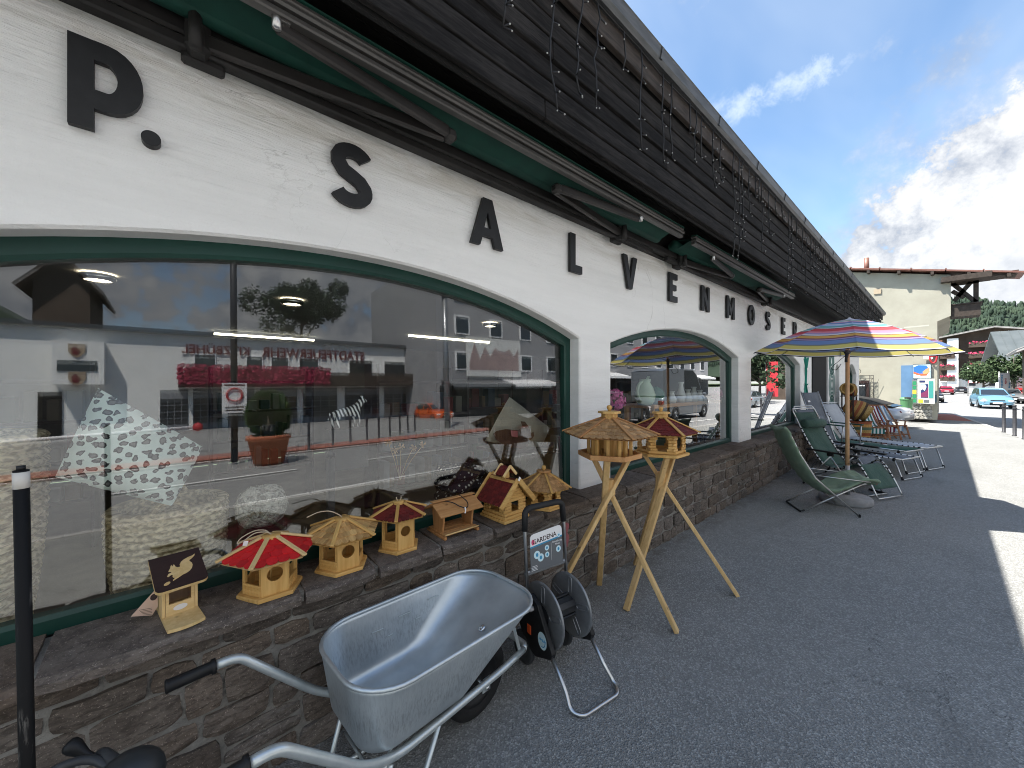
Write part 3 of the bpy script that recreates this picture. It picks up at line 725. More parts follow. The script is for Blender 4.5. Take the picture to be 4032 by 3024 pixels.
# ---------------------------------------------------- folding arm awnings
def awning(x0, x1, arms, label):
    t = thing('awning', label, 'awning', ((x0 + x1) / 2, 1.95, 3.1), 0, 'folded awnings under the eaves')
    c = Vector(t.location)
    def P(mb, name, mat): o = mb.build(name, mat, t); o.location = -c; return o
    mb = MB(); mb.box(((x0 + x1) / 2, 1.975, 3.02), (x1 - x0 - .05, .05, .045), bev=.008); P(mb, 'torsion_bar', 'soffit_board')
    mb = MB(); mb.tube([(x0 + .04, 1.90, 3.14), (x1 - .04, 1.90, 3.14)], .055, 12); mb.quad((x0 + .06, 1.90, 3.195), (x1 - .06, 1.90, 3.195), (x1 - .06, 1.71, 3.16), (x0 + .06, 1.71, 3.16))
    mb.quad((x0 + .06, 1.71, 3.155), (x1 - .06, 1.71, 3.155), (x1 - .06, 1.86, 3.10), (x0 + .06, 1.86, 3.10)); P(mb, 'awning_cloth', 'awning_cloth')
    mb = MB(); L = x1 - x0; cx_ = (x0 + x1) / 2
    mb.box((cx_, 1.675, 3.093), (L, .045, .026), bev=.006); mb.box((cx_, 1.668, 3.123), (L, .062, .026), bev=.008); mb.box((cx_, 1.672, 3.153), (L, .052, .022), bev=.006); P(mb, 'front_rail', 'awning_rail_paint')
    mb = MB(); mb.box((cx_, 1.668, 3.170), (L, .050, .008)); P(mb, 'cloth_edge', 'awning_cloth')
    for (sx, ex, rx) in arms:
        mb = MB(); S_, E_, R_ = Vector((sx, 1.94, 3.04)), Vector((ex, 1.80, 3.035)), Vector((rx, 1.70, 3.07))
        mb.bar(S_, E_, .034, .062, bev=.008); mb.bar(E_ + Vector((0, -.035, .005)), R_, .034, .058, bev=.008)
        mb.box(E_ + Vector((0.02 * (1 if ex > sx else -1), -.018, 0)), (.07, .075, .07), bev=.02)
        P(mb, 'folding_arm', 'awning_metal')
        mb = MB(); mb.box(S_ + Vector((-.02, .02, .01)), (.08, .10, .13), bev=.02); mb.tube([S_ + Vector((-.03, -.05, -.07)), S_ + Vector((-.03, -.05, .08))], .022, 10); mb.box(S_ + Vector((0, .06, -.04)), (.14, .05, .06), bev=.01)
        P(mb, 'bracket', 'soffit_board')
        mb = MB(); mb.tube([R_ + Vector((0, -.02, -.03)), R_ + Vector((0, -.02, .035))], .016, 10); mb.box(R_ + Vector((.03, -.015, .02)), (.03, .02, .03)); P(mb, 'clevis', 'aluminium_tube')
    return t
awning(-3.2, 3.66, [(.10, 1.11, .30), (3.05, 2.02, 2.93)], 'longest dark folded awning with green cloth above the big window')
awning(3.92, 7.75, [(4.25, 5.25, 4.45), (7.4, 6.4, 7.25)], 'shorter folded awning with green cloth above the second arched window')
ru = MB(); ru.box((.10, 2.035, 3.052), (.16, .05, .014)); sp(ru, 'rusty_bracket', 'rust')

# ---------------------------------------------------- low stone wall and sill
sw_ = thing('stone_wall', 'low wall of brown split stone under the shop windows', 'wall', (4.5, 2.1, 0))
WX0, WX1 = -1.6, 11.35
cr = MB(); cr.box(((WX0 + WX1) / 2 - 4.5, 1.970 + .1 - 2.1, .35), (WX1 - WX0, .2, .70)); cr.build('mortar', 'mortar', sw_)
rs = random.Random(11)
FY = 1.955
def stone_mesh(L, Hh, rs, dep=.022):
    nx = 5 if L > .2 else 4; nz = 4; vs = []; fs = []
    corner = [rs.uniform(.0, .014) for _ in range(4)]
    tilt_x, tilt_z = rs.uniform(-.02, .02), rs.uniform(-.03, .03); proud = rs.uniform(-.007, .012)
    tl, tr = rs.uniform(-.006, .006), rs.uniform(-.006, .006)
    for j in range(nz + 1):
        for i in range(nx + 1):
            a, b = i / nx, j / nz; x = (a - .5) * L; z = (b - .5) * Hh
            edge = i in (0, nx) or j in (0, nz)
            cor = i in (0, nx) and j in (0, nz)
            x += (tl if a < .5 else tr) * (b - .5) * 2 * abs(a - .5) * 2
            z += math.sin(a * 5 + L * 40) * .004
            y = -proud + x * tilt_x + z * tilt_z + rs.uniform(-.003, .003)
            if edge: y += .009; x += rs.uniform(-.003, .003); z += rs.uniform(-.003, .003)
            else: x += rs.uniform(-.3, .3) * L / nx * .6; z += rs.uniform(-.2, .2) * Hh / nz
            if cor: x *= 1 - .009 / L * 2 * rs.uniform(.2, 1); z *= 1 - .007 / Hh * 2 * rs.uniform(.2, 1); y += .006
            if (i in (0, nx)) != (j in (0, nz)) and edge: y -= .003
            vs.append((x, y, z))
    for j in range(nz):
        for i in range(nx): fs.append([j * (nx + 1) + i, j * (nx + 1) + i + 1, (j + 1) * (nx + 1) + i + 1, (j + 1) * (nx + 1) + i])
    rim = [i for i in range(nx + 1)] + [j * (nx + 1) + nx for j in range(1, nz + 1)] + [nz * (nx + 1) + i for i in range(nx - 1, -1, -1)] + [j * (nx + 1) for j in range(nz - 1, 0, -1)]
    k = len(vs)
    for r_ in rim: p = vs[r_]; vs.append((p[0] * .99, p[1] + dep + .02, p[2] * .98))
    for i in range(len(rim)): fs.append([rim[(i + 1) % len(rim)], rim[i], k + i, k + (i + 1) % len(rim)])
    mb = MB(); mb.smooth = False; mb.add(vs, fs); return mb
rows = []; z = .0
for hh in (.118, .142, .112, .150, .098, .085): rows.append((z, hh)); z += hh
stones = []; extra = MB()
for ri, (z0, hh) in enumerate(rows):
    x = WX0 + rs.uniform(-.2, 0)
    while x < WX1:
        big = rs.random()
        L = rs.uniform(.11, .18) if big < .3 else rs.uniform(.18, .30) if big < .94 else rs.uniform(.36, .46)
        L *= 1.0 if ri < 4 else 1.12
        sl_ = rs.uniform(-.003, .003)
        if hh > .13 and rs.random() < .16:        # two thin ones stacked in a tall course
            h1 = hh * rs.uniform(.42, .58); stones.append((x, z0, L, h1)); stones.append((x, z0 + h1, L, hh - h1))
        else: stones.append((x, z0 + sl_, L, hh))
        x += L
lo = sorted(range(len(stones)), key=lambda i: abs(stones[i][0] - .9) + (0 if stones[i][0] > -1 else 2))
keep = set(lo[:300])
for i, (x, z0, L, hh) in enumerate(stones):
    g_ = rs.uniform(.010, .018)
    mb = stone_mesh(L - g_, hh - g_, rs); c = (x + L / 2 - 4.5, FY - 2.1, z0 + hh / 2)
    if i in keep: o = mb.build('stone', 'brown_stone', sw_); o.location = c
    else: extra.add([Vector(v) + Vector(c) for v in mb.v], mb.f)
if extra.v:
    o = extra.build('far_stones', 'brown_stone', sw_); tag(o, kind='stuff')
# chalk mark and sill slabs
ch = MB()
for zc, hh in ((.575, .07), (.48, .10)): ch.quad(*[(onY(564, 510, FY).x + .035 * math.cos(t) * (1 + .2 * math.sin(3 * t)) - 4.5, FY - .021 - 2.1, zc + hh * .6 * math.sin(t)) for t in [i * math.pi / 6 for i in range(12)]])
ch.build('chalk_mark', flat('pink_chalk', (.36, .12, .13), .95), sw_)
joints = [WX0 - .05, -.92, -.33, .44, .78, 1.15, 1.53, 2.0, 2.5, 3.05]
x = 3.05
while x < WX1 - .3: x += rs.uniform(.42, .62); joints.append(min(x, WX1))
for a, b in zip(joints, joints[1:]):
    mb = MB(); L = b - a; n_ = max(4, int(L / .07)); fr_ = []
    for i in range(n_ + 1):
        xx = -L / 2 + L * i / n_
        if i == 0: xx += .010
        if i == n_: xx -= .010
        j = rs.uniform(-.008, .008) + (.014 if i in (0, n_) else 0)
        fr_.append([(xx, .085, .010 + .0), (xx, -.16, .0), (xx, -.215 + j, -.006), (xx, -.232 + j + rs.uniform(-.004, .004), -.022), (xx, -.228 + j + rs.uniform(-.006, .004), -.052 + rs.uniform(-.004, .002)), (xx, -.10, -.058)])
    for p, q in zip(fr_, fr_[1:]):
        for k in range(5): mb.quad(p[k], p[k + 1], q[k + 1], q[k])
    mb.quad(*fr_[0]); mb.quad(*fr_[-1][::-1])
    o = mb.build('sill_slab', 'sill_stone', sw_, True); o.location = ((a + b) / 2 - 4.5, 0, ST0)
mb = MB(); mb.box(((WX0 + WX1) / 2 - 4.5, -.045, ST0 - .032), (WX1 - WX0, .27, .048)); mb.build('sill_mortar', 'mortar', sw_)

# ---------------------------------------------------- icicle lights
il = thing('icicle_lights', 'string of dark hanging fairy light strands along the timber eaves', 'fairy lights', (8, 1.43, 4.05))
cb = MB(); rl = random.Random(5)
pts = []; x = .7
while x < 18.6: pts.append((x - 8, 0, rl.uniform(-.02, .01))); x += .35
cb.tube(pts, .005, 5); cb.build('cable', 'soft_black', il)
x = .8
while x < 18.4:
    L = rl.choice([.25, .45, .65, .85, 1.0]) * rl.uniform(.8, 1.1); nseg = max(3, int(L / .09)); P = [Vector((x - 8, -.012, -.01))]
    for i in range(nseg): P.append(Vector((x - 8 + rl.uniform(-.014, .014) + .02 * math.sin(i * .7 + x), -.012 + rl.uniform(-.006, .01) + .055 * min(1, max(0, (i / nseg) * L - .85)), -.01 - (i + 1) * L / nseg)))
    mb = MB(); mb.tube(P, .0055, 5)
    bl = MB()
    for i in range(1, len(P)):
        for _ in range(rl.choice([0, 1, 1, 2]) if i < len(P) - 1 else 2):
            d = Vector((rl.uniform(-1, 1), rl.uniform(-.6, -.1), rl.uniform(-.7, .35))).normalized(); L2 = rl.uniform(.025, .045)
            mb.tube([P[i], P[i] + d * L2], [.0035, .0055], 5); bl.lathe([(0, -.004), (.0045, 0), (.0045, .005), (0, .009)], 6, P[i] + d * (L2 + .003), d.to_track_quat('Z', 'Y').to_matrix())
    o = mb.build('light_strand', 'soft_black', il)
    tag(bl.build('bulbs', 'bulb_white', o), kind='stuff')
    x += rl.uniform(.10, .34) if x < 6 else rl.uniform(.14, .34)
# =================================================================== bird houses on the sill
SZ = ST0 + .001
def shingle(wd, ln, mat, th=.0055):
    mb = MB(); pts = [(-wd * .49, ln)] + [(-wd * .49, wd * .25)] + [(wd * .49 * math.cos(R(180 + 180 * i / 6)), wd * .25 + wd * .32 * math.sin(R(180 + 180 * i / 6))) for i in range(1, 6)] + [(wd * .49, wd * .25), (wd * .49, ln)]
    mb.prism(pts, -th, 0); return mb.mesh('shingle', mat)
def hexpt(r, k, z=0.0, off=0.0): return Vector((r * math.cos(R(60 * k) + off), r * math.sin(R(60 * k) + off), z))
rh = random.Random(21)
def hexroof(t, re, ze, rt, zt, rows, wd, mat, strip, sides=range(6), sw=.018, over=1.06, lay=True, stripmat=None):
    for k in sides:
        a, b, c, d = hexpt(re, k, ze), hexpt(re, k + 1, ze), hexpt(rt, k + 1, zt), hexpt(rt, k, zt)
        X = (b - a).normalized(); up = ((c + d) / 2 - (a + b) / 2); sl = up.length; up.normalize(); nn = X.cross(up); mid = (a + b) / 2
        st_ = sl / rows; sh = shingle(wd, st_ * 1.45, mat) if k == list(sides)[0] else hexroof.sh; hexroof.sh = sh
        mb = MB(); mb.quad(a - nn * .006, b - nn * .006, c - nn * .006, d - nn * .006); mb.build('roof_board', strip, t)
        for r_ in range(rows):
            f0 = (r_ + .15) / rows; width = (b - a).length * (1 - f0) + (c - d).length * f0 - sw * .6
            n_ = max(1, round(width / wd)); w2 = width / n_
            for i in range(n_):
                o = link('shingle', sh, t)
                p = mid + X * ((i + .5) * w2 - width / 2) + up * (r_ * st_) + nn * (.0035 + rh.uniform(0, .0012))
                m = Matrix((X, -nn, up)).transposed() @ Matrix.Rotation(R(-5 + rh.uniform(-1.5, 1.5)), 3, 'X') @ Matrix.Rotation(R(rh.uniform(-2, 2)), 3, 'Y') @ Matrix.Diagonal((w2 / wd, 1, 1))
                o.matrix_local = Matrix.Translation(p) @ m.to_4x4()
    for k in range(6):
        a, d = hexpt(re * over, k, ze - (over - 1) * (zt - ze) + .004), hexpt(rt * .9, k, zt + .006)
        u_ = (d - a).normalized(); tx = Vector((-math.sin(R(60 * k)), math.cos(R(60 * k)), 0)); nn = tx.cross(u_) * -1
        mb = MB(); L = (d - a).length; mb.box((0, 0, 0), (sw, .010, L), bev=.002)
        o = mb.build('ridge_strip', strip, t); nn = u_.cross(tx)
        m = Matrix((tx, nn, u_)).transposed(); o.matrix_local = Matrix.Translation((a + d) / 2 + (nn if nn.z > 0 else -nn) * .010) @ m.to_4x4()
def panel_hole(w_, h, th, r, cz, n=24):
    """upright panel in xz with a round hole"""
    mb = MB(); seg = []
    for i in range(n):
        a = 2 * math.pi * i / n; c, s_ = math.cos(a), math.sin(a)
        k = min((w_ / 2) / abs(c) if abs(c) > 1e-6 else 9, ((h - cz) if s_ > 0 else cz) / abs(s_) if abs(s_) > 1e-6 else 9)
        seg.append(((r * c, cz + r * s_), (k * c, cz + k * s_)))
    cs = [(w_ / 2, h), (-w_ / 2, h), (-w_ / 2, 0), (w_ / 2, 0)]
    for i in range(n):
        (p, P), (q, Q) = seg[i], seg[(i + 1) % n]
        out = [P]
        for c_ in cs:
            ang = math.atan2(c_[1] - cz, c_[0]) % (2 * math.pi); a0 = 2 * math.pi * i / n; a1 = 2 * math.pi * (i + 1) / n
            if a0 + 1e-6 < ang < a1 - 1e-6: out.append(c_)
        out.append(Q)
        for y in (-th / 2, th / 2):
            mb.quad((p[0], y, p[1]), *[(x, y, z) for x, z in out], (q[0], y, q[1]))
        mb.quad((p[0], -th / 2, p[1]), (q[0], -th / 2, q[1]), (q[0], th / 2, q[1]), (p[0], th / 2, p[1]))
    for i in range(4):
        a, b = cs[i], cs[(i + 1) % 4]; mb.quad((a[0], -th / 2, a[1]), (b[0], -th / 2, b[1]), (b[0], th / 2, b[1]), (a[0], th / 2, a[1]))
    return mb
def twine(t, p0, loops, mat='twine', r=.0025):
    mb = MB(); mb.tube(smooth_path([Vector(p0) + Vector(q) for q in loops], 6), r, 6); return mb.build('hanging_cord', mat, t)
def side_frame(t, k, r, z, off=0.0):
    a, b = hexpt(r, k), hexpt(r, k + 1); X = (b - a).normalized(); Yn = Vector((0, 0, 1)).cross(X)
    m = Matrix((X, Yn, Vector((0, 0, 1)))).transposed().to_4x4(); return Matrix.Translation((a + b) / 2 + Vector((0, 0, z))) @ m, (b - a).length
def hole_house(loc, label, shing, rows, wd, re=.185, ze=.170, zt=.226, rz=0, grooves=True, s=.128, cap=.034, capth=.018, scorch=False):
    t = thing('bird_house', label, 'bird house', (loc[0], loc[1], SZ), rz, 'bird houses on the stone sill')
    mb = MB(); mb.lathe([(0, 0), (s, 0), (s, .012), (s * .985, .016), (0, .016)], 6, smooth=False); mb.build('base_board', 'pine_across', t)
    rw = s * .80; hw = ze - .012
    for k in range(6):
        fm, ln = side_frame(t, k, rw, .016)
        if k % 2 == 0:
            o = panel_hole(ln, hw - .016, .008, ln * .30, (hw - .016) * .60).build('hole_panel', 'pine', t); o.matrix_local = fm
        else:
            mb = MB(); mb.box((0, 0, .023), (ln, .008, .046), bev=.001)
            if grooves:
                for i in range(1, 6): mb.box((-ln / 2 + ln * i / 6, -.0046, .023), (.0012, .0016, .042))
                for i in range(1, 4): mb.box((0, -.0046, .046 * i / 4), (ln * .96, .0016, .0012))
            o = mb.build('low_rail', 'pine_across', t); o.matrix_local = fm
            for q_ in (-1, 1): mb = MB(); mb.box((q_ * (ln / 2 - .006), .004, (hw - .016) / 2 + .023), (.010, .010, hw - .016 - .048)); o = mb.build('corner_post', 'pine', t); o.matrix_local = fm
    mb = MB(); mb.lathe([(0, .150), (.004, .150), (.004, .02), (0, .02)], 8, (.0, .0, .0)); mb.build('perch', 'pine', t)
    hexroof(t, re, ze, .036, zt, rows, wd, shing, 'pale_pine' if 'red' in shing and 'maroon' not in shing else 'pine')
    mb = MB(); mb.lathe([(0, zt - .004), (cap, zt - .004), (cap * 1.03, zt), (cap * 1.03, zt + capth - .004), (cap, zt + capth), (0, zt + capth)], 24); mb.build('roof_cap', 'pine_across', t)
    return t, zt + capth
# squirrel feeder
t = thing('bird_house', 'pale wooden feeder with a squirrel inlaid on its dark brown slanted roof', 'bird house', (.028, 2.03, SZ), R(9), 'bird houses on the stone sill')
mb = MB(); p = [(-.056, .115), (-.056, -.118)] + [(-.056 + .112 * i / 8, -.118 - .012 * math.sin(math.pi * i / 8)) for i in range(1, 8)] + [(.056, -.118), (.056, .115)]
mb.slab(p, 0, .012); o = mb.build('base_board', 'pale_pine', t)
for sx in (-1, 1):
    mb = MB(); mb.prism([(-.004, .0), (.112, .0), (.112, .195), (-.004, .135)], -.005, .005, Matrix.Rotation(R(90), 4, 'Z')); o = mb.build('side_panel', 'pale_pine', t); o.location = (sx * .050, 0, .012)
mb = MB(); mb.box((0, .112, .105), (.09, .008, .18)); mb.build('back_panel', 'pale_pine', t)
mb = MB(); mb.box((0, -.002, .034), (.088, .010, .044)); mb.box((0, -.002, .132), (.088, .010, .016)); mb.box((-.039, -.0015, .09), (.010, .009, .068)); mb.box((.039, -.0015, .09), (.010, .009, .068)); mb.build('front_frame', 'pale_pine_across', t)
mb = MB(); mb.quad((-.035, .002, .055), (.035, .002, .055), (.035, .002, .125), (-.035, .002, .125)); mb.build('feed_window', 'thin_acrylic', t)
mb = MB(); mb.quad(*[(.022 * math.cos(a), -.0085, .036 + .011 * math.sin(a)) for a in [i * math.pi / 10 for i in range(20)]]); mb.build('oval_label', 'card_white', t)
roof_m = Matrix.Translation((0, .030, .163)) @ Matrix.Rotation(R(25), 4, 'X')
rp_ = [(-.080, .092), (-.080, -.075)] + [(-.062 + .018 * math.cos(a), -.075 + .018 * math.sin(a)) for a in (R(200), R(235), R(270))] + [(.062 + .018 * math.cos(a), -.075 + .018 * math.sin(a)) for a in (R(270), R(305), R(340))] + [(.080, -.075), (.080, .092)]
mb = MB(); mb.slab(rp_, 0, .013); o = mb.build('roof_board', 'pale_pine', t); o.matrix_local = roof_m
mb = MB(); mb.slab(rp_, .0132, .0145); o = mb.build('roof_stain', 'dark_stained_wood', t); o.matrix_local = roof_m
SQ = [(440, 580), (455, 552), (490, 548), (500, 538), (455, 520), (460, 505), (478, 480), (480, 452), (492, 440), (502, 470), (518, 445), (535, 462), (545, 490), (575, 510), (605, 515), (598, 480), (615, 448), (655, 430), (710, 420), (765, 420), (802, 408), (798, 430), (760, 458), (725, 470), (730, 490), (760, 525), (770, 560), (760, 600), (730, 625), (690, 638), (640, 640), (590, 655), (515, 672), (520, 655), (545, 640), (515, 625), (508, 600), (520, 590), (490, 578), (460, 592)]
def rp2(x, y):     # zoomed drawing coordinates to the roof plane
    return ((x - 585) / 585 * .145 - .001 + (y - 545) * -.00006, -((y - 545) / 400 * .150) + (x - 585) * .00005 - .004)
mb = MB(); mb.slab([rp2(*q) for q in SQ][::-1], .0148, .0165); mb.slab([rp2(445 + 40 * math.cos(a), 675 + 20 * math.sin(a)) for a in [i * math.pi / 8 for i in range(16)]][::-1], .0148, .0165)
o = mb.build('squirrel_inlay', 'pale_pine', t); o.matrix_local = roof_m
mb = MB(); mb.prism([(-.060, .115), (-.135, .035), (-.075, .012), (-.058, .04)], -.0007, .0007); o = mb.build('paper_tag', 'paper_tan', t); o.location = (0, .055, 0)
mb = MB()
for i in range(5): mb.quad(*[(x, -.0013, z) for x, z in ((-.112 + i * .003, .050 - i * .006), (-.075, .042 - i * .006), (-.075, .0405 - i * .006), (-.112 + i * .003, .0485 - i * .006))])
mb.quad(*[(-.070 + .011 * math.cos(a), -.0013, .082 + .013 * math.sin(a)) for a in [i * math.pi / 6 for i in range(12)]])
o = mb.build('tag_print', 'print_dark', t); o.location = (0, .055, 0); tag(o, kind='stuff')
# three hexagonal houses
t, zt_ = hole_house((.338, 2.015), 'hexagonal bird house with bright red shingle roof and twine hanger', 'red_shingle', 4, .044)
twine(t, (0, 0, zt_), [(0, 0, 0), (-.02, .02, .018), (-.06, .03, .022), (-.11, .01, .010), (-.125, -.01, -.004), (-.10, -.005, .002), (-.06, .01, .018), (-.02, .0, .016), (.003, 0, 0)])
mb = MB(); mb.box((-.098, -.022, zt_ - .006), (.017, .002, .020), Matrix.Rotation(R(15), 3, 'Y')); mb.build('price_tag', 'card_white', t)
t, zt_ = hole_house((.650, 2.03), 'hexagonal bird house with uneven natural wood shingles, scorched at the edges', 'scorched_shingle', 4, .036, grooves=True)
twine(t, (0, 0, zt_), [(0, 0, 0), (-.01, .01, .012), (-.05, .03, .035), (-.10, .04, .038), (-.155, .03, .028)])
t, zt_ = hole_house((.965, 2.05), 'small hexagonal bird house with dark red shingle roof and tall wooden cap', 'maroon_shingle', 5, .026, re=.158, ze=.188, zt=.236, s=.118, cap=.030, capth=.024)
twine(t, (0, 0, zt_), [(-.004, 0, -.002), (-.012, 0, .010), (-.014, .003, .022)]); twine(t, (0, 0, zt_), [(.004, 0, -.002), (.012, 0, .008), (.016, .003, .018)])
# open cedar feeder with a flat gable roof
t = thing('bird_house', 'open cedar feeder with plain plank gable roof and a black cord', 'bird house', (1.325, 2.045, SZ), R(0), 'bird houses on the stone sill')
for sx in (-1, 1):
    mb = MB(); mb.bar((sx * .118, -.105, .009), (sx * .118, .105, .009), .018, .018, bev=.003); mb.build('base_rail', 'cedar_up', t)
    mb = MB(); mb.prism([(-.048, .018), (.048, .018), (.070, .165), (0, .19), (-.070, .165)], -.006, .006, Matrix.Rotation(R(90), 4, 'Z')); o = mb.build('end_panel', 'cedar_up', t); o.location.x = sx * .105
for i in range(4):
    mb = MB(); mb.box((0, -.075 + i * .05, .024), (.24, .040, .010), bev=.001); mb.build('floor_slat', 'cedar', t)
mb = MB(); mb.tube([(-.12, -.103, .030), (.12, -.103, .030)], .004, 8); mb.build('perch', 'pale_pine', t)
for sy in (-1, 1):
    for i in range(2):
        m_ = Matrix.Translation((0, sy * (.034 + i * .050), .196 - (.017 + i * .0255))) @ Matrix.Rotation(-sy * R(27), 4, 'X')
        mb = MB(); mb.box((0, 0, 0), (.31, .0555, .010), bev=.001); o = mb.build('roof_plank', 'cedar', t); o.matrix_local = m_
mb = MB(); mb.box((0, 0, .2075), (.31, .034, .006), bev=.001); mb.build('ridge_board', 'cedar', t)
twine(t, (0, 0, 0), [(-.105, .02, .209), (-.04, -.045, .195), (-.005, -.085, .172), (.035, -.10, .162), (.058, -.07, .182), (.050, -.02, .206), (.045, .005, .214)], 'soft_black', .003)
twine(t, (0, 0, 0), [(.020, -.100, .166), (.019, -.106, .150), (.014, -.107, .132)], 'card_white', .005)
# log cabin
t = thing('bird_house', 'log cabin bird house with maroon shingle roof and a small roof turret', 'bird house', (1.735, 2.03, SZ), R(3), 'bird houses on the stone sill')
mb = MB(); mb.box((0, 0, .010), (.235, .255, .020), bev=.002); mb.box((0, 0, .029), (.215, .235, .018), bev=.002); mb.build('base_board', 'pine_across', t)
lz = [.049 + i * .022 for i in range(5)]
for i, z in enumerate(lz):
    e = .012 if i % 2 else -.004
    for sy in (-1, 1):
        spans = [(-.09 - e, .09 + e)] if i in (0, 4) else [(-.09 - e, -.034), (.034, .09 + e)]
        for a, b in spans:
            mb = MB(); mb.box(((a + b) / 2, sy * .100, z), (b - a, .014, .0205), bev=.003); mb.build('log', 'pine_across', t)
    e = -.004 if i % 2 else .012
    for sx in (-1, 1):
        spans = [(-.10 - e, .10 + e)] if i in (0, 4) else [(-.10 - e, -.045), (.045, .10 + e)]
        for a, b in spans:
            mb = MB(); mb.box((sx * .090, (a + b) / 2, z), (.014, b - a, .0205), bev=.003); mb.build('log', 'pine', t)
for sy in (-1, 1):
    for i in range(5):
        w2 = .165 - i * .032; mb = MB(); mb.box((0, sy * .100, .158 + i * .021), (w2, .012, .020), bev=.002); mb.build('gable_log', 'pine_across', t)
sh = shingle(.026, .034, 'maroon_shingle')
SLB = R(46)
for sx in (-1, 1):
    up = Vector((-sx * math.cos(SLB), 0, math.sin(SLB))); nn = Vector((sx * math.sin(SLB), 0, math.cos(SLB))); Xd = Vector((0, -sx, 0)); b0 = Vector((sx * .150, 0, .118))
    mb = MB(); L = .205; mb.quad(*[b0 + Vector((0, y, 0)) + up * k for y, k in ((-.125, 0), (.125, 0), (.125, L), (-.125, L))]); mb.build('roof_board', 'pine', t)
    for r_ in range(8):
        for i in range(9):
            o = link('shingle', sh, t); p = b0 + Xd * ((i - 4) * .0272) + up * (r_ * .0245 + .0) + nn * .005
            m = Matrix((Xd, -nn, up)).transposed() @ Matrix.Rotation(R(-4), 3, 'X'); o.matrix_local = Matrix.Translation(p) @ m.to_4x4()
    for sy in (-1, 1):
        mb = MB(); a = b0 + Vector((0, sy * .135, 0)) - up * .012 + nn * .004; b = b0 + Vector((0, sy * .135, 0)) + up * (L + .012) + nn * .004
        mb.bar(a, b, .014, .036, up=nn, bev=.003); mb.build('barge_board', 'pine_across', t)
    mb = MB(); a = b0 + up * (L - .016) + nn * .006; mb.bar(a + Vector((0, -.12, 0)), a + Vector((0, .12, 0)), .024, .010, up=nn, bev=.002); mb.build('ridge_board', 'pine_across', t)
mb = MB(); mb.box((0, -.01, .285), (.040, .040, .050), bev=.002); mb.build('turret', 'pine', t)
shm = shingle(.024, .026, 'maroon_shingle')
for sx in (-1, 1):
    up = Vector((-sx * math.cos(SLB), 0, math.sin(SLB))); nn = Vector((sx * math.sin(SLB), 0, math.cos(SLB))); b0 = Vector((sx * .055, -.01, .292))
    mb = MB(); mb.quad(*[b0 + Vector((0, y, 0)) + up * k for y, k in ((-.042, 0), (.042, 0), (.042, .078), (-.042, .078))]); mb.build('turret_roof', 'maroon_shingle', t)
    for r_ in range(3):
        for i in range(3):
            o = link('shingle', shm, t); m = Matrix((Vector((0, -sx, 0)), -nn, up)).transposed() @ Matrix.Rotation(R(-4), 3, 'X')
            o.matrix_local = Matrix.Translation(b0 + Vector((0, (i - 1) * .025, 0)) + up * (r_ * .022) + nn * .004) @ m.to_4x4()
    for sy in (-1, 1):
        mb = MB(); mb.bar(b0 + Vector((0, sy * .046, 0)) - up * .006 + nn * .004, b0 + Vector((0, sy * .046, 0)) + up * .086 + nn * .004, .010, .020, up=nn, bev=.002); mb.build('barge_board', 'pale_pine', t)
mb = MB(); mb.box((-.008, -.1525, .285), (.018, .002, .026), Matrix.Rotation(R(35), 3, 'Y')); mb.build('price_tag', 'card_white', t)
# log walled hexagons
def log_hex(t, rw, z0, rowsn, lh, mat, win=True, th=.012, rings=1.0):
    for k in range(6):
        fm, ln = side_frame(t, k, rw, z0)
        for i in range(rowsn):
            e = (.012 if (i + k) % 2 else -.006) * rings; z = (i + .5) * lh
            hw = 0
            if win and 0 < i < rowsn - 1: hw = ln * (.19 if i in (1, rowsn - 2) else .25)
            sp_ = [(-ln / 2 - e, ln / 2 + e)] if not hw else [(-ln / 2 - e, -hw), (hw, ln / 2 + e)]
            for a, b in sp_:
                mb = MB(); mb.box(((a + b) / 2, 0, z), (b - a, th, lh * .95), bev=.003); o = mb.build('log', mat, t); o.matrix_local = fm
def finial(t, z, r, mat='pine'):
    mb = MB(); mb.lathe([(0, z), (r * .6, z), (r * .55, z + r * .3), (r * .9, z + r * .8), (r, z + r * 1.3), (r * .8, z + r * 1.9), (0, z + r * 2.2)], 16); mb.build('finial', mat, t)
t = thing('bird_house', 'hexagonal log bird house with natural shingles and a round knob on top', 'bird house', (2.108, 2.01, SZ), 0, 'bird houses on the stone sill')
mb = MB(); mb.lathe([(0, 0), (.155, 0), (.155, .014), (.142, .016), (.142, .03), (0, .03)], 6, smooth=False); mb.build('base_board', 'pine_across', t)
log_hex(t, .118, .03, 5, .022, 'pine_across')
hexroof(t, .195, .142, .034, .236, 5, .032, 'shingle_wood', 'pine', sw=.016)
mb = MB(); mb.lathe([(0, .236), (.030, .236), (.030, .252), (.055, .254), (.055, .266), (0, .266)], 8, smooth=False); mb.build('roof_cap', 'cedar', t); finial(t, .266, .017)
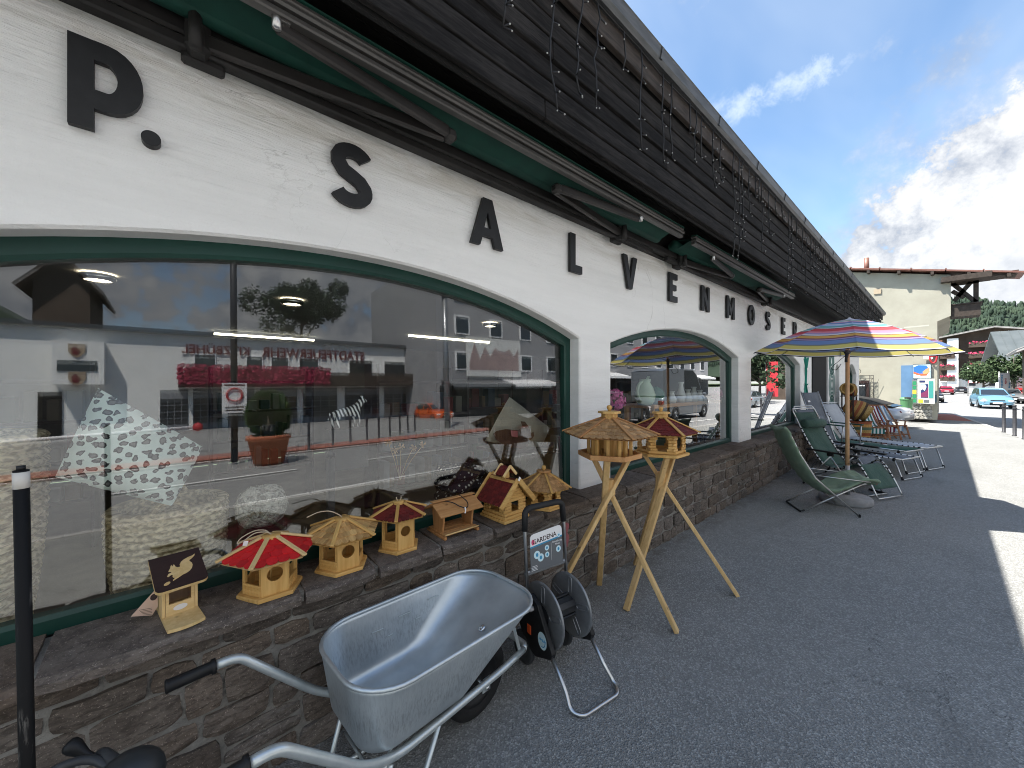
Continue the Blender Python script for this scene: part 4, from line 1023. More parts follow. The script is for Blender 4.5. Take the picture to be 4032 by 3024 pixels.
# feeders on crossed tripods
def tripod_feeder(center, zb, feet, label):
    t = thing('bird_feeder', label, 'bird feeder', (center[0], center[1], 0), 0, 'bird feeders on crossed wooden tripods')
    c = Vector((center[0], center[1], 0))
    for i, f in enumerate(feet):
        F = Vector((f[0], f[1], 0)) - c; d = F.normalized(); sd = Vector((-d.y, d.x, 0)) * .040
        top = -d * .145 + sd + Vector((0, 0, zb)); F2 = F + sd * .4
        mb = MB(); mb.bar(F2 + Vector((0, 0, .0)) , top, .030, .044, up=sd.normalized(), bev=.004)
        for v_ in range(len(mb.v)):
            x_, y_, z_ = mb.v[v_]; mb.v[v_] = (x_, y_, max(.0, z_))
        mb.build('leg', 'tripod_pine', t)
    mb = MB(); mb.lathe([(0, -.055), (.042, -.055), (.042, .055), (0, .055)], 6, (0, 0, zb * .81), smooth=False); mb.build('centre_block', 'tripod_pine', t)
    return t
t = tripod_feeder((2.400, 1.627), 1.155, [(2.552, 1.197), (2.698, 1.91), (1.87, 1.86)], 'open sided hexagonal bird feeder with natural shingles on a crossed wooden tripod')
zb = 1.155
mb = MB(); mb.lathe([(0, zb), (.222, zb), (.228, zb + .004), (.228, zb + .036), (.212, zb + .036), (.208, zb + .012), (0, zb + .012)], 6, smooth=False); mb.build('tray', 'cedar', t)
for k in range(6):
    for q in (0, .5):
        p = hexpt(.150, k, zb + .012) * (1 - q) + hexpt(.150, k + 1, zb + .012) * q
        mb = MB(); mb.box((p.x, p.y, zb + .012 + .078), (.024, .024, .156), Matrix.Rotation(R(60 * (k + q)), 3, 'Z'), .002); mb.build('post', 'pine', t)
    fm, ln = side_frame(t, k, .150, zb + .105)
    for sx in (-1, 1):        # little arches between the posts
        xc = sx * ln / 4; hw = ln / 4 - .012; pts = [(xc - hw, .065)] + [(xc - hw * math.cos(R(180 * i / 8)), .022 + .030 * math.sin(R(180 * i / 8))) for i in range(9)] + [(xc + hw, .065)]
        mb = MB(); mb.prism(pts, -.006, .006); o = mb.build('arch_board', 'pine_across', t); o.matrix_local = fm
mb = MB(); mb.lathe([(.07, zb + .012), (.07, zb + .15), (0, zb + .15)], 6, smooth=False); mb.build('feed_silo', 'pine', t)
hexroof(t, .335, zb + .165, .055, zb + .272, 6, .046, 'shingle_wood', 'cedar_up', sw=.024, over=1.03)
mb = MB(); mb.lathe([(0, zb + .262), (.058, zb + .262), (.058, zb + .315), (.084, zb + .317), (.080, zb + .332), (0, zb + .334)], 6, smooth=False); mb.build('roof_cap', 'pine', t); finial(t, zb + .334, .020)
t = tripod_feeder((3.06, 1.57), 1.10, [(2.532, 1.588), (3.35, 1.08), (3.25, 1.90)], 'log walled hexagonal bird feeder with maroon shingles on a crossed wooden tripod')
zb = 1.10
mb = MB(); mb.lathe([(0, zb), (.215, zb), (.218, zb + .004), (.218, zb + .022), (0, zb + .024)], 6, smooth=False); mb.build('tray', 'pine_across', t)
log_hex(t, .178, zb + .024, 7, .0225, 'pine_across', rings=1.2)
hexroof(t, .285, zb + .182, .050, zb + .292, 7, .036, 'maroon_shingle', 'pine', sw=.024, over=1.04)
mb = MB(); mb.lathe([(0, zb + .28), (.052, zb + .28), (.052, zb + .335), (.074, zb + .337), (.070, zb + .352), (0, zb + .354)], 6, smooth=False); mb.build('roof_cap', 'pine', t); finial(t, zb + .354, .018)

# =================================================================== wheelbarrow
wb = thing('wheelbarrow', 'galvanised wheelbarrow with black grips parked along the stone wall', 'wheelbarrow', (.462, 1.550, 0), R(4))
def rrect(x0, x1, hw, r, n=8):
    pts = []
    for cx_, cy_, a0 in ((x1 - r, hw - r, 0), (x0 + r, hw - r, 90), (x0 + r, -hw + r, 180), (x1 - r, -hw + r, 270)):
        for i in range(n + 1): a = R(a0 + 90 * i / n); pts.append((cx_ + r * math.cos(a), cy_ + r * math.sin(a)))
    return pts
mb = MB(); lev = []
ZB = .325
prof = [(0, 0), (.02, .045), (.07, .10), (.13, .17), (.22, .34), (.5, .5), (.75, .75), (1, 1)]
for k, tt in enumerate([0, .03, .07, .12, .2, .35, .5, .65, .8, .92, 1]):
    e = min(1, tt / .12) if tt < .12 else 1
    g_ = math.sin(e * math.pi / 2)                      # rounded bottom edge
    x0 = .105 - .055 * g_ - .050 * tt; x1 = .44 + .05 * g_ + .46 * tt; hw = .155 + .055 * g_ + .062 * tt
    z = ZB + (.0 if tt == 0 else .31 * tt) + (0 if tt >= .12 else 0)
    r = .10 + .085 * tt
    lev.append([(x, y, ZB + .288 * tt - .022 * tt * (x / .95)) for x, y in rrect(x0, x1, hw, r)])
N = len(lev[0]); vs = [p for L in lev for p in L]; fs = []
for k in range(len(lev) - 1):
    for i in range(N): fs.append([k * N + i, k * N + (i + 1) % N, (k + 1) * N + (i + 1) % N, (k + 1) * N + i])
fs.append(list(range(N))[::-1]); mb.smooth = True; mb.add(vs, fs)
tray = mb.build('tray', 'galvanised_sheet', wb)
sol = tray.modifiers.new('sheet', 'SOLIDIFY'); sol.thickness = .003; sol.offset = 1
mb = MB(); mb.tube([Vector(p) for p in lev[-1]], .009, 8, closed=True); mb.build('rolled_rim', 'galvanised_sheet', wb)
mb = MB()
for x, z, L in ((.30, .50, .06), (.45, .515, .07), (.62, .53, .06), (.36, .455, .03), (.52, .47, .03)):
    for sy in (-1, 1): mb.box((x, sy * (.264 - (.60 - z) * .21), z), (L, .005, .004), Matrix.Rotation(R(3), 3, 'Y'))
tag(mb.build('pressed_marks', 'zinc_tube', wb), kind='stuff')
mb = MB(); mb.lathe([(0, .007), (.010, .006), (.017, .003), (.018, 0)], 16, (.70, -.06, .467), Matrix.Rotation(R(-36), 3, 'Y')); mb.lathe([(0, .011), (.005, .010), (.006, .006)], 8, (.70, -.06, .467), Matrix.Rotation(R(-36), 3, 'Y')); mb.build('bolt', 'bright_steel', wb)
mb_front = MB()
for sy in (-1, 1):
    g0, g1 = (-.46, sy * .262, .650), (-.325, sy * .262, .652)
    mb = MB(); pts = round_path([(-.335, sy * .262, .652), (-.25, sy * .262, .650), (.02, sy * .235, .375), (.16, sy * .20, .300), (.50, sy * .150, .262), (.80, sy * .115, .240), (.985, sy * .085, .232)], .10, 5)
    if sy < 0: pts = round_path([(-.335, sy * .262, .652), (-.25, sy * .262, .650), (.02, sy * .235, .375), (.16, sy * .20, .300), (.50, sy * .150, .262), (.80, sy * .115, .240), (.985, sy * .085, .232)], .10, 5)
    mb.tube(pts, .0168, 12); mb.build('handle_tube', 'zinc_tube', wb)
    mb = MB(); dd = (Vector(g1) - Vector(g0)).normalized(); P0 = Vector(g0)
    mb.tube([P0, P0 + dd * .004, P0 + dd * .008, P0 + dd * .125, P0 + dd * .128, P0 + dd * .140], [.019, .024, .0215, .0205, .026, .026], 16); mb.build('grip', 'black_plastic', wb)
    mb = MB(); mb.tube(round_path([(.13, sy * .205, .292), (.05, sy * .20, .012), (.11, sy * .205, .010)], .02, 4), .011, 8)
    mb.tube(round_path([(.36, sy * .178, .272), (.22, sy * .20, .012), (.10, sy * .205, .010)], .02, 4), .011, 8); mb.build('leg', 'zinc_tube', wb)
    mb = MB(); mb.box((.70, sy * .095, .205), (.05, .006, .07), bev=.002); mb.lathe([(0, .01), (.013, .008), (.013, 0)], 6, (.70, sy * .100, .193), Matrix.Rotation(R(90 if sy < 0 else -90), 3, 'X')); mb.build('axle_plate', 'zinc_tube', wb)
    mb = MB(); mb.bar((.955, sy * .085, .232), (.86, sy * .10, .49), .004, .022); mb.build('tray_stay', 'zinc_tube', wb)
mb = MB(); mb.tube(round_path([(.985, -.085, .232), (1.02, -.06, .232), (1.02, .06, .232), (.985, .085, .232)], .05, 4), .0168, 10); mb.build('front_bumper', 'zinc_tube', wb)
mb = MB(); mb.tube([(.13, -.2, .15), (.13, .2, .15)], .008, 8); mb.build('cross_brace', 'zinc_tube', wb); mb = MB(); mb.tube([(.10, -.21, .29), (.46, .17, .268)], .008, 8); mb.build('cross_brace', 'zinc_tube', wb)
whl = MB(); RY = Matrix.Rotation(R(90), 3, 'X')
whl.lathe([(.125, -.03), (.145, -.042), (.170, -.040), (.188, -.026), (.193, 0), (.188, .026), (.170, .040), (.145, .042), (.125, .03)], 40, (.70, 0, .193), RY)
wo = whl.build('wheel', 'rubber', wb)
mb = MB(); mb.lathe([(.0, -.036), (.028, -.036), (.030, -.012), (.085, -.008), (.112, -.022), (.126, -.034), (.131, -.030)], 36, (.70, 0, .193), RY); mb.lathe([(.0, .036), (.028, .036), (.030, .012), (.085, .008), (.112, .022), (.126, .034), (.131, .030)], 36, (.70, 0, .193), RY)
mb.build('rim', 'black_plastic', wo)
mb = MB(); mb.tube([(.70, -.11, .193), (.70, .11, .193)], .008, 8); mb.build('axle', 'bright_steel', wo)

# =================================================================== hose trolley
hz = thing('hose_trolley', 'grey two disc hose reel trolley with a cardboard product card on its handle', 'hose trolley', (1.735, 1.545, 0), R(-8))
def disc(x, sgn):
    mb = MB(); RX = Matrix.Rotation(R(90), 3, 'Y')
    mb.lathe([(.035, .012), (.055, .012), (.068, .0), (.172, .0), (.178, .006), (.184, .006), (.184, -.003), (.172, -.006), (.06, -.006), (.035, .002)], 48, (x, 0, .335), RX)
    o = mb.build('reel_disc', 'grey_plastic', hz)
    mr = MB(); mk = MB()
    for k in range(5):
        a = R(72 * k + 20); d = Vector((0, math.cos(a), math.sin(a))); c = Vector((x, 0, .335)) + d * .118
        tdir = Vector((1, 0, 0)).cross(d)
        m = Matrix((Vector((1, 0, 0)), tdir, d)).transposed()
        for s_ in (-1, 1):
            pts = [c + m @ Vector((s_ * .0, .016 * math.cos(q), (.034 if math.sin(q) > 0 else -.034) + .016 * math.sin(q))) for q in [2 * math.pi * i / 16 for i in range(16)]]
            mr.tube([p + Vector((.006 * s_, 0, 0)) for p in pts], .0035, 6, closed=True)
            mk.quad(*[p * 1 + Vector((.0015 * s_ + .003 * s_, 0, 0)) for p in [c + (q - c) * .55 - d * .012 for q in pts]])
    tag(mr.build('pressed_rib', 'grey_plastic', o), kind='stuff'); tag(mk.build('slot', 'black_gap', o), kind='stuff')
    return o
disc(-.105, -1); disc(.105, 1)
mb = MB(); mb.lathe([(0, -.11), (.055, -.11), (.055, .11), (0, .11)], 10, (0, 0, .335), Matrix.Rotation(R(90), 3, 'Y'), smooth=False)
for k in range(5):
    a = R(72 * k); mb.box((0, .062 * math.cos(a), .335 + .062 * math.sin(a)), (.208, .03, .008), Matrix.Rotation(a + R(90), 3, 'X'))
mb.build('drum', 'dark_grey_plastic', hz)
hp = round_path([(-.155, .075, .20), (-.155, .125, .93), (.155, .125, .93), (.155, .075, .20)], .06, 6)
mb = MB(); mb.tube(hp, .0115, 10); mb.build('handle_tube', 'aluminium_tube', hz)
hg = [p for p in hp if p.z > .9]; hg = [Vector((-.155, .117, .80))] + hg + [Vector((.155, .117, .80))]
mb = MB(); mb.tube(hg, .019, 12); mb.build('grip', 'soft_black', hz)
for sx in (-1, 1):
    mb = MB(); mb.prism([(-.14, .175), (.00, .115), (.10, .145), (.16, .23), (.12, .40), (.05, .455), (-.02, .42), (-.155, .21)], -.016, .016, Matrix.Rotation(R(90), 4, 'Z')); o = mb.build('side_panel', 'black_plastic', hz); o.location.x = sx * .150
    bv = o.modifiers.new('edge', 'BEVEL'); bv.width = .006; bv.segments = 2
mb = MB(); mb.tube(round_path([(-.15, -.125, .19), (-.15, -.25, .075), (-.165, -.30, .014), (-.13, -.36, .012), (.13, -.36, .012), (.165, -.30, .014), (.15, -.25, .075), (.15, -.125, .19)], .06, 5), .0105, 10); mb.build('foot_frame', 'aluminium_tube', hz)
for sx in (-1, 1):
    mb = MB(); mb.lathe([(.0, -.014), (.05, -.014), (.085, -.018), (.095, -.010), (.095, .010), (.085, .018), (.05, .014), (0, .014)], 28, (sx * .150, .13, .096), Matrix.Rotation(R(90), 3, 'Y')); mb.build('wheel', 'dark_grey_plastic', hz)
mb = MB(); mb.box((0, .102, .548), (.335, .022, .028), bev=.006); mb.build('cross_bar', 'grey_plastic', hz)
mb = MB(); mb.lathe([(0, 0), (.014, 0), (.014, .02), (.010, .022), (.010, .036), (.013, .038), (.013, .046), (0, .046)], 14, (-.166, .02, .385), Matrix.Rotation(R(-90), 3, 'Y')); mb.build('hose_connector', flat('grey_connector', (.45, .45, .46), .4), hz)
mb = MB(); mb.box((-.167, .055, .245), (.006, .036, .052), bev=.002); mb.build('release_button', 'orange_plastic', hz)
mb = MB(); mb.quad(*[(-.1675, -.070 + .040 * math.cos(a), .245 + .048 * math.sin(a)) for a in [-i * math.pi / 12 for i in range(24)]]); st_ = mb.build('round_sticker', 'print_pale', hz)
o = text_mesh('lettering', 'KICK', .026, .0006, 'print_blue', hz, .0008); o.rotation_euler = (R(-70), 0, R(-90)); o.location = (-.1682, -.078, .255)
mb = MB(); mb.tube([(-.168, -.070 + .026 * math.cos(a), .245 + .032 * math.sin(a)) for a in [R(150 + 12 * i) for i in range(12)]], .0025, 4); mb.build('sticker_arrow', 'print_blue', hz)
# product card
cdm = Matrix.Translation((.0, .098, .665)) @ Matrix.Rotation(R(-4), 4, 'X')
cp = [(-.128, -.115), (.128, -.115), (.128, .095)] + [(.098 + .03 * math.cos(R(a)), .095 + .03 * math.sin(R(a))) for a in (30, 60, 90)] + [(-.098 - .03 * math.cos(R(a)), .085 + .025 * math.sin(R(a))) for a in (90, 60, 30)] + [(-.128, .080)]
mb = MB(); mb.prism(cp, -.001, .001); card = mb.build('product_card', 'print_grey', hz); card.matrix_local = cdm
mb = MB(); mb.prism([(-.126, .035), (.126, .058), (.126, .095)] + [(.098 + .028 * math.cos(R(a)), .095 + .028 * math.sin(R(a))) for a in (30, 60, 90)] + [(-.098 - .028 * math.cos(R(a)), .085 + .023 * math.sin(R(a))) for a in (90, 60, 30)] + [(-.126, .080)], -.0020, -.0014); mb.build('card_header', 'card_white', card)
mb = MB(); mb.prism([(-.126, .026), (.126, .049), (.126, .058), (-.126, .035)], -.0020, -.0014); mb.build('card_band', 'print_blue', card)
o = text_mesh('lettering', 'GARDENA', .040, .0005, 'print_dark', card, .0006); o.location = (-.015, -.0026, .066); o.rotation_euler = (0, R(-5), 0)
mb = MB(); mb.quad(*[(-.105 + .012 * math.cos(a), -.0026, .060 + .017 * math.sin(a)) for a in [i * math.pi / 8 for i in range(16)]]); mb.build('logo_mark', flat('print_pink', (.75, .08, .20), .6), card)
for x, z, r in ((-.078, -.020, .024), (-.050, -.042, .024), (.0, .005, .017), (.0, -.036, .017), (.092, -.022, .020), (.100, .062, .013)):
    mb = MB(); mb.quad(*[(x + r * math.cos(a), -.0018 if x < -.06 else -.0022, z + r * math.sin(a)) for a in [i * math.pi / 9 for i in range(18)]]); mb.build('card_picture', 'print_pale', card)
    mb = MB(); mb.quad(*[(x + .4 * r * math.cos(a), -.0028, z + .5 * r * math.sin(a)) for a in [i * math.pi / 6 for i in range(12)]]); mb.build('card_picture', 'print_blue', card)
mb = MB(); mb.box((.035, -.002, -.025), (.0012, .0006, .11)); mb.build('card_rule', 'card_white', card)
o = text_mesh('lettering', 'Beautiful by\nMetal', .017, .0005, 'card_white', card); o.location = (.085, -.002, .020)
mb = MB()
for i in range(4): mb.box((-.10, -.002, -.082 - i * .008), (.04 + .006 * (i % 2), .0006, .0025))
tag(mb.build('card_lines', 'card_white', card), kind='stuff')

# =================================================================== things at the left edge
pl = thing('black_pole', 'scuffed black metal pole with white tape round its top', 'pole', (onZ(36, 700, .55).x, onZ(36, 700, .55).y, 0))
P0 = onY(21, 470, 1.42); P1 = onY(27, 760, 1.42)
pl.location = (P1.x, P1.y, 0)
m, t_, b = base('scuffed_black', (.02, .02, .02), .55, 0, .15)
o_ = objco(t_); f = t_.noise(t_.scale(o_, (1, 1, .12)), 60, 6, .7)
c = t_.mix(t_.m('MULTIPLY', t_.ramp(f, .54, .64), t_.ramp(t_.noise(o_, 4, 3, .6), .52, .66)), (.009, .009, .0095), (.17, .16, .145)); t_.l.new(c, b.inputs['Base Color'])
top = P0 - Vector(pl.location)
mb = MB(); d = (P0 - P1).normalized(); base_pt = P1 - d * (P1.z / d.z) - Vector(pl.location); L = (top - base_pt).length
mb.tube([base_pt, top - d * .0], .0128, 18); mb.build('shaft', 'scuffed_black', pl)
mb = MB(); mb.tube([top - d * .042, top - d * .004], .0134, 18); mb.build('tape', flat('white_tape', (.62, .60, .56), .7), pl)
mb = MB(); mb.tube([top, top + d * .010], .0075, 12); mb.build('spigot', 'black_plastic', pl)
ga = onZ(72, 738, .62); gb = onZ(140, 762, .60)
gd = thing('seat_stand', 'dark grey rounded plastic body with a black knob at the bottom left corner', 'garden machine', (gb.x - .02, gb.y - .02, 0))
L0 = Vector(gd.location)
mb = MB(); q = onZ(79, 750, .60) - L0; dk = Vector((-.5, .35, .45)).normalized()
mb.lathe([(0, .04), (.014, .038), (.020, .030), (.020, .014), (.015, -.004), (.010, -.024), (.010, -.08)], 20, q, dk.to_track_quat('Z', 'Y').to_matrix()); mb.build('knob', 'black_plastic', gd)
mb = MB(); q2 = onZ(128, 781, .56) - L0
mb.grid(lambda a, b: q2 + Vector((.15 * math.cos(2 * math.pi * a) * math.sin(math.pi * b) * .55 + .0, .12 * math.sin(2 * math.pi * a) * math.sin(math.pi * b) * .6, .075 * math.cos(math.pi * b))), 24, 12)
for k in range(len(mb.sm)): mb.sm[k] = True
mb.build('body', flat('charcoal_plastic', (.026, .029, .031), .45), gd)
mb = MB(); mb.tube(smooth_path([q - dk * .06, q * .5 + q2 * .5 + Vector((0, .02, .02)), q2 + Vector((0, 0, .03))], 5), .014, 10); mb.build('neck', 'dark_grey_plastic', gd)
mb = MB(); q3 = onZ(75, 772, .60) - L0; mb.tube(smooth_path([q3 + Vector((-.10, .03, -.01)), q3 + Vector((-.03, .03, .012)), q3 + Vector((.04, .01, -.0)), q2], 5), .012, 10); mb.build('handle', 'dark_grey_plastic', gd)
mb = MB(); mb.bar(q2, (q2.x, q2.y, 0), .05, .05, bev=.008); mb.build('post', 'dark_grey_plastic', gd)
# =================================================================== parasol
def fabric(name, c):
    m = bpy.data.materials.new(name); m.use_nodes = True; MATS[name] = m
    t = NT(m.node_tree); t.n.clear()
    d = t('ShaderNodeBsdfDiffuse', {'Color': tuple(c) + (1,)}); tr = t('ShaderNodeBsdfTranslucent', {'Color': tuple(c) + (1,)})
    mx = t('ShaderNodeMixShader', {0: .42, 1: d.outputs[0], 2: tr.outputs[0]})
    t('ShaderNodeOutputMaterial', {0: mx.outputs[0]})
FAB = {'k': (.015, .013, .02), 'y': (.68, .58, .12), 'o': (.17, .18, .13), 'w': (.80, .78, .80), 'b': (.11, .22, .50), 'n': (.05, .05, .17), 'm': (.17, .02, .05), 'g': (.70, .36, .05), 'v': (.36, .27, .52), 'p': (.70, .22, .32), 'r': (.62, .02, .04), 't': (.10, .38, .40), 'l': (.36, .52, .76)}
for k, c in FAB.items(): fabric('stripe_' + k, tuple(x * .86 + .09 for x in c) if k != 'k' else c)
ps = thing('parasol', 'rainbow striped parasol on a wooden pole in a round concrete base', 'parasol', (7.17, .91, 0))
tl = Matrix.Rotation(R(2.6), 3, 'X') 
def hubp(r, z): return tl @ Vector((r[0], r[1], z - 2.1)) + Vector((0, 0, 2.1))
SEQ = [(q[0], float(q[1:])) for q in 'k.012 w.012 y.055 o.02 b.062 n.010 v.018 m.022 g.045 k.008 w.022 v.03 p.035 r.062 k.010 w.018 t.045 l.035 w.015 b.042 v.02 p.02 w.02 t.028 y.02 v.02 l.03 w.03 p.02 w.03'.split()]
tot = sum(q for _, q in SEQ); keys = list(FAB)
RR, ZR, ZT = 1.13, 2.115, 2.585
def cpt(a, f):        # point of the canopy: angle, 0 = rim .. 1 = top; sagging profile
    r = RR * (1 - f); z = ZR + (ZT - ZR) * (1 - (1 - f) ** 1.55)
    return r * math.cos(a), r * math.sin(a), z
for k in range(8):
    a0, a1 = R(45 * k + 12), R(45 * k + 57); mb = MB(); f = 0
    nn = 6
    for key, wd in SEQ:
        g = min(1, f + wd / tot); mb.cur = keys.index(key)
        for i in range(nn):
            def pt(ff, q):
                A, B = cpt(a0, ff), cpt(a1, ff); p = [A[j] * (1 - q) + B[j] * q for j in range(3)]
                dip = math.sin(math.pi * q) * (1 - ff); k_ = 1 - .035 * dip
                return hubp((p[0] * k_, p[1] * k_), p[2] - .028 * dip)
            mb.quad(pt(f, i / nn), pt(f, (i + 1) / nn), pt(g, (i + 1) / nn), pt(g, i / nn))
        f = g
    mb.build('canopy_panel', ['stripe_' + q for q in keys], ps)
    A = hubp(cpt(a0, 0)[:2], ZR - .012); T_ = hubp(cpt(a0, .97)[:2], ZT - .03)
    mid = [hubp(cpt(a0, q)[:2], cpt(a0, q)[2] - .014) for q in (0, .25, .5, .75, .97)]
    mb = MB(); mb.tube(mid, .005, 6); rb = mb.build('rib', 'grey_plastic', ps)
    mb = MB(); mb.tube([mid[2], hubp((.03 * math.cos(a0), .03 * math.sin(a0)), 2.12)], .004, 6); mb.build('strut', 'grey_plastic', rb)
mb = MB(); mb.lathe([(0, .03), (.012, .026), (.022, .012), (.05, .0), (.09, -.02)], 16, hubp((0, 0), ZT)); mb.build('top_cap', 'stripe_w', ps)
mb = MB(); mb.tube([(0, 0, .48), (0, 0, 1.3), hubp((0, 0), 2.15), hubp((0, 0), ZT)], .024, 14); mb.build('pole', 'pole_wood', ps)
mb = MB(); mb.tube([(0, 0, .09), (0, 0, .52)], .028, 14); mb.build('socket_tube', 'grey_plastic', ps)
mb = MB(); mb.tube([hubp((0, 0), 1.98), hubp((0, 0), 2.11)], .026, 14); mb.lathe([(.026, 0), (.04, .01), (.04, .04), (.026, .05)], 14, hubp((0, 0), 2.10)); mb.build('runner', 'dark_grey_plastic', ps)
mb = MB(); mb.tube(smooth_path([hubp((.03, .0), 2.1), hubp((.08, .10), 2.0), hubp((.04, .17), 1.9), hubp((-.02, .11), 1.87), hubp((-.02, .06), 1.95)], 5), .004, 5); mb.build('cord', 'soft_black', ps)
mb = MB(); mb.lathe([(0, 0), (.285, 0), (.298, .02), (.298, .075), (.28, .098), (.06, .106), (0, .106)], 44, (-.02, .02, 0)); mb.build('base', 'concrete', ps)

# =================================================================== chairs
def sling(prof, hw, th, n=5, sag=.0, sub=5):
    """cloth following a side profile [(x, z)], half width hw, with thickness"""
    P = smooth_path([(x, 0, z) for x, z in prof], sub); mb = MB(); mb.smooth = True; rows = []
    for i, p in enumerate(P):
        t = (P[min(i + 1, len(P) - 1)] - P[max(i - 1, 0)]).normalized(); nn = Vector((-t.z, 0, t.x)); rows.append((p, nn))
    N = len(P); vs = []
    for side in (0, 1):
        for p, nn in rows:
            for k in range(n + 1):
                q = k / n * 2 - 1; e = (1 - q * q)
                vs.append(p + Vector((0, q * hw, 0)) + nn * (-sag * e + (th * (.35 + .65 * e ** .5) if side == 0 else -th * (.35 + .65 * e ** .5)) * .5))
    w_ = n + 1; fs = []
    for i in range(N - 1):
        for k in range(n):
            a = i * w_ + k; fs.append([a, a + 1, a + w_ + 1, a + w_]); b = N * w_ + a; fs.append([b, b + w_, b + w_ + 1, b + 1])
        for k in (0, n):
            a = i * w_ + k; b = N * w_ + a; fs.append([a, a + w_, b + w_, b] if k == 0 else [a, b, b + w_, a + w_])
    for i in (0, N - 1):
        for k in range(n): a = i * w_ + k; b = N * w_ + a; fs.append([a, b, b + 1, a + 1] if i == 0 else [a, a + 1, b + 1, b])
    return mb.add(vs, fs), rows
def lacing(path, step, r, off):
    mb = MB(); P = smooth_path(path, 8); acc = 0
    for a, b in zip(P, P[1:]):
        acc += (b - a).length
        if acc > step:
            acc = 0; d = (b - a).normalized(); mb.tube([b - d * .011, b + d * .011], r, 8, caps=False); mb.tube([b, b + Vector((0, off, 0))], .004, 4)
    return mb
# padded folding chair
ch = thing('folding_chair', 'sage green padded folding chair nearest the camera beside the parasol base', 'chair', (6.50, 1.10, 0), R(-57))
mb, _ = sling([(-.50, 1.10), (-.46, 1.06), (-.40, .90), (-.30, .68), (-.18, .48), (-.03, .33), (.08, .31), (.20, .38), (.36, .475), (.46, .475), (.53, .455)], .255, .062, 14, .045, 9)
rc = random.Random(4)
mb.v = [(x + .006 * math.sin(y * 40 + z * 60) , y, z + .020 * noise.noise(Vector((x * 9, y * 6, z * 9))) + .014 * noise.noise(Vector((x * 22, y * 12, z * 22)))) for x, y, z in mb.v]
o = mb.build('padded_seat', 'sage_cloth', ch)
for sy in (-1, 1):
    mb = MB(); mb.tube([(.31, sy * .25, .012), (-.16, sy * .25, .46), (-.33, sy * .245, .76), (-.45, sy * .23, 1.05)], .011, 8); mb.build('back_leg', 'aluminium_tube', ch)
    mb = MB(); mb.tube([(-.31, sy * .225, .012), (.42, sy * .225, .455)], .011, 8); mb.build('seat_leg', 'aluminium_tube', ch)
    mb = MB(); mb.tube([(-.155, sy * .262, .50), (.42, sy * .262, .452)], .006, 6); mb.build('arm_strap', 'aluminium_tube', ch)
    mb = MB(); mb.lathe([(0, -.014), (.013, -.014), (.014, .02)], 10, (.31, sy * .25, .016)); mb.build('foot', 'black_plastic', ch)
mb = MB(); mb.tube(round_path([(-.27, -.225, .036), (-.315, -.225, .012), (-.315, .225, .012), (-.27, .225, .036)], .04, 4), .012, 8); mb.build('floor_bar', 'soft_black', ch)
# zero gravity recliners
def recliner(name, label, mesh, loc, rz, roll=True):
    t = thing(name, label, 'recliner', loc, rz, 'sun chairs set out under the parasol')
    back = [(-.60, 1.18), (-.50, .98), (-.36, .72), (-.20, .48), (-.10, .37)]; seat = [(-.10, .37), (.06, .35), (.22, .42), (.33, .47)]; foot = [(.33, .47), (.44, .36), (.56, .16)]
    mb, _ = sling(back, .245, .006, 4, .02); mb.build('back_mesh', mesh, t)
    mb, _ = sling(seat + foot[1:], .245, .006, 4, .015); mb.build('seat_mesh', mesh, t)
    for sy in (-1, 1):
        y = sy * .268
        p1 = [(x, y, z) for x, z in [(-.62, 1.22)] + back[1:]]
        mb = MB(); mb.tube(smooth_path(p1, 4), .0115, 8); mb.build('back_tube', 'aluminium_tube', t)
        p2 = [(-.10, y, .37), (.10, y, .36), (.30, y, .50), (.40, y, .44), (.50, y, .26), (.60, y, .04)]
        mb = MB(); mb.tube(smooth_path(p2, 4), .0115, 8); mb.build('seat_tube', 'aluminium_tube', t)
        o = lacing([p for p in p1[1:]], .055, .0145, -sy * .03).build('lacing', 'soft_black', t); tag(o, kind='stuff')
        o = lacing(p2[:-1], .055, .0145, -sy * .03).build('lacing', 'soft_black', t); tag(o, kind='stuff')
        mb = MB(); mb.box((.02, sy * .31, .60), (.74, .055, .026), bev=.010); mb.box((.0, sy * .30, .565), (.10, .03, .06), bev=.01); mb.build('armrest', 'black_plastic', t)
        mb = MB(); mb.tube([(-.42, sy * .29, .015), (.02, sy * .295, .56)], .011, 8); mb.tube([(.36, sy * .285, .015), (-.04, sy * .285, .57)], .011, 8); mb.build('leg', 'aluminium_tube', t)
        mb = MB(); mb.tube([(-.42, sy * .29, .014), (-.34, sy * .29, .11)], .0165, 8); mb.tube([(.18, sy * .285, .02), (.40, sy * .285, .012)], .0165, 8); mb.build('foot', 'black_plastic', t)
    for q_ in ((-.42, .29, .014), (.40, .285, .013), (.60, .268, .04)):
        mb = MB(); mb.tube([(q_[0], -q_[1], q_[2]), (q_[0], q_[1], q_[2])], .011, 8); mb.build('cross_tube', 'aluminium_tube', t)
    mb = MB(); mb.tube(round_path([(-.55, -.268, 1.08), (-.63, -.268, 1.24), (-.63, .268, 1.24), (-.55, .268, 1.08)], .05, 4), .0115, 8); mb.build('cross_tube', 'aluminium_tube', t)
    if roll:
        mb = MB(); mb.lathe([(0, -.235), (.055, -.232), (.072, -.215), (.078, 0), (.072, .215), (.055, .232), (0, .235)], 20, (-.455, 0, 1.0), Matrix.Rotation(R(90), 3, 'X')); mb.build('head_roll', mesh, t)
        mb = MB(); mb.box((.53, -.16, .235), (.003, .03, .04), Matrix.Rotation(R(29), 3, 'Y')); mb.build('red_label', 'print_red', t)
    return t
recliner('recliner', 'green mesh recliner with padded head roll and laced silver frame', 'green_mesh', (7.99, 1.06, 0), R(-114))
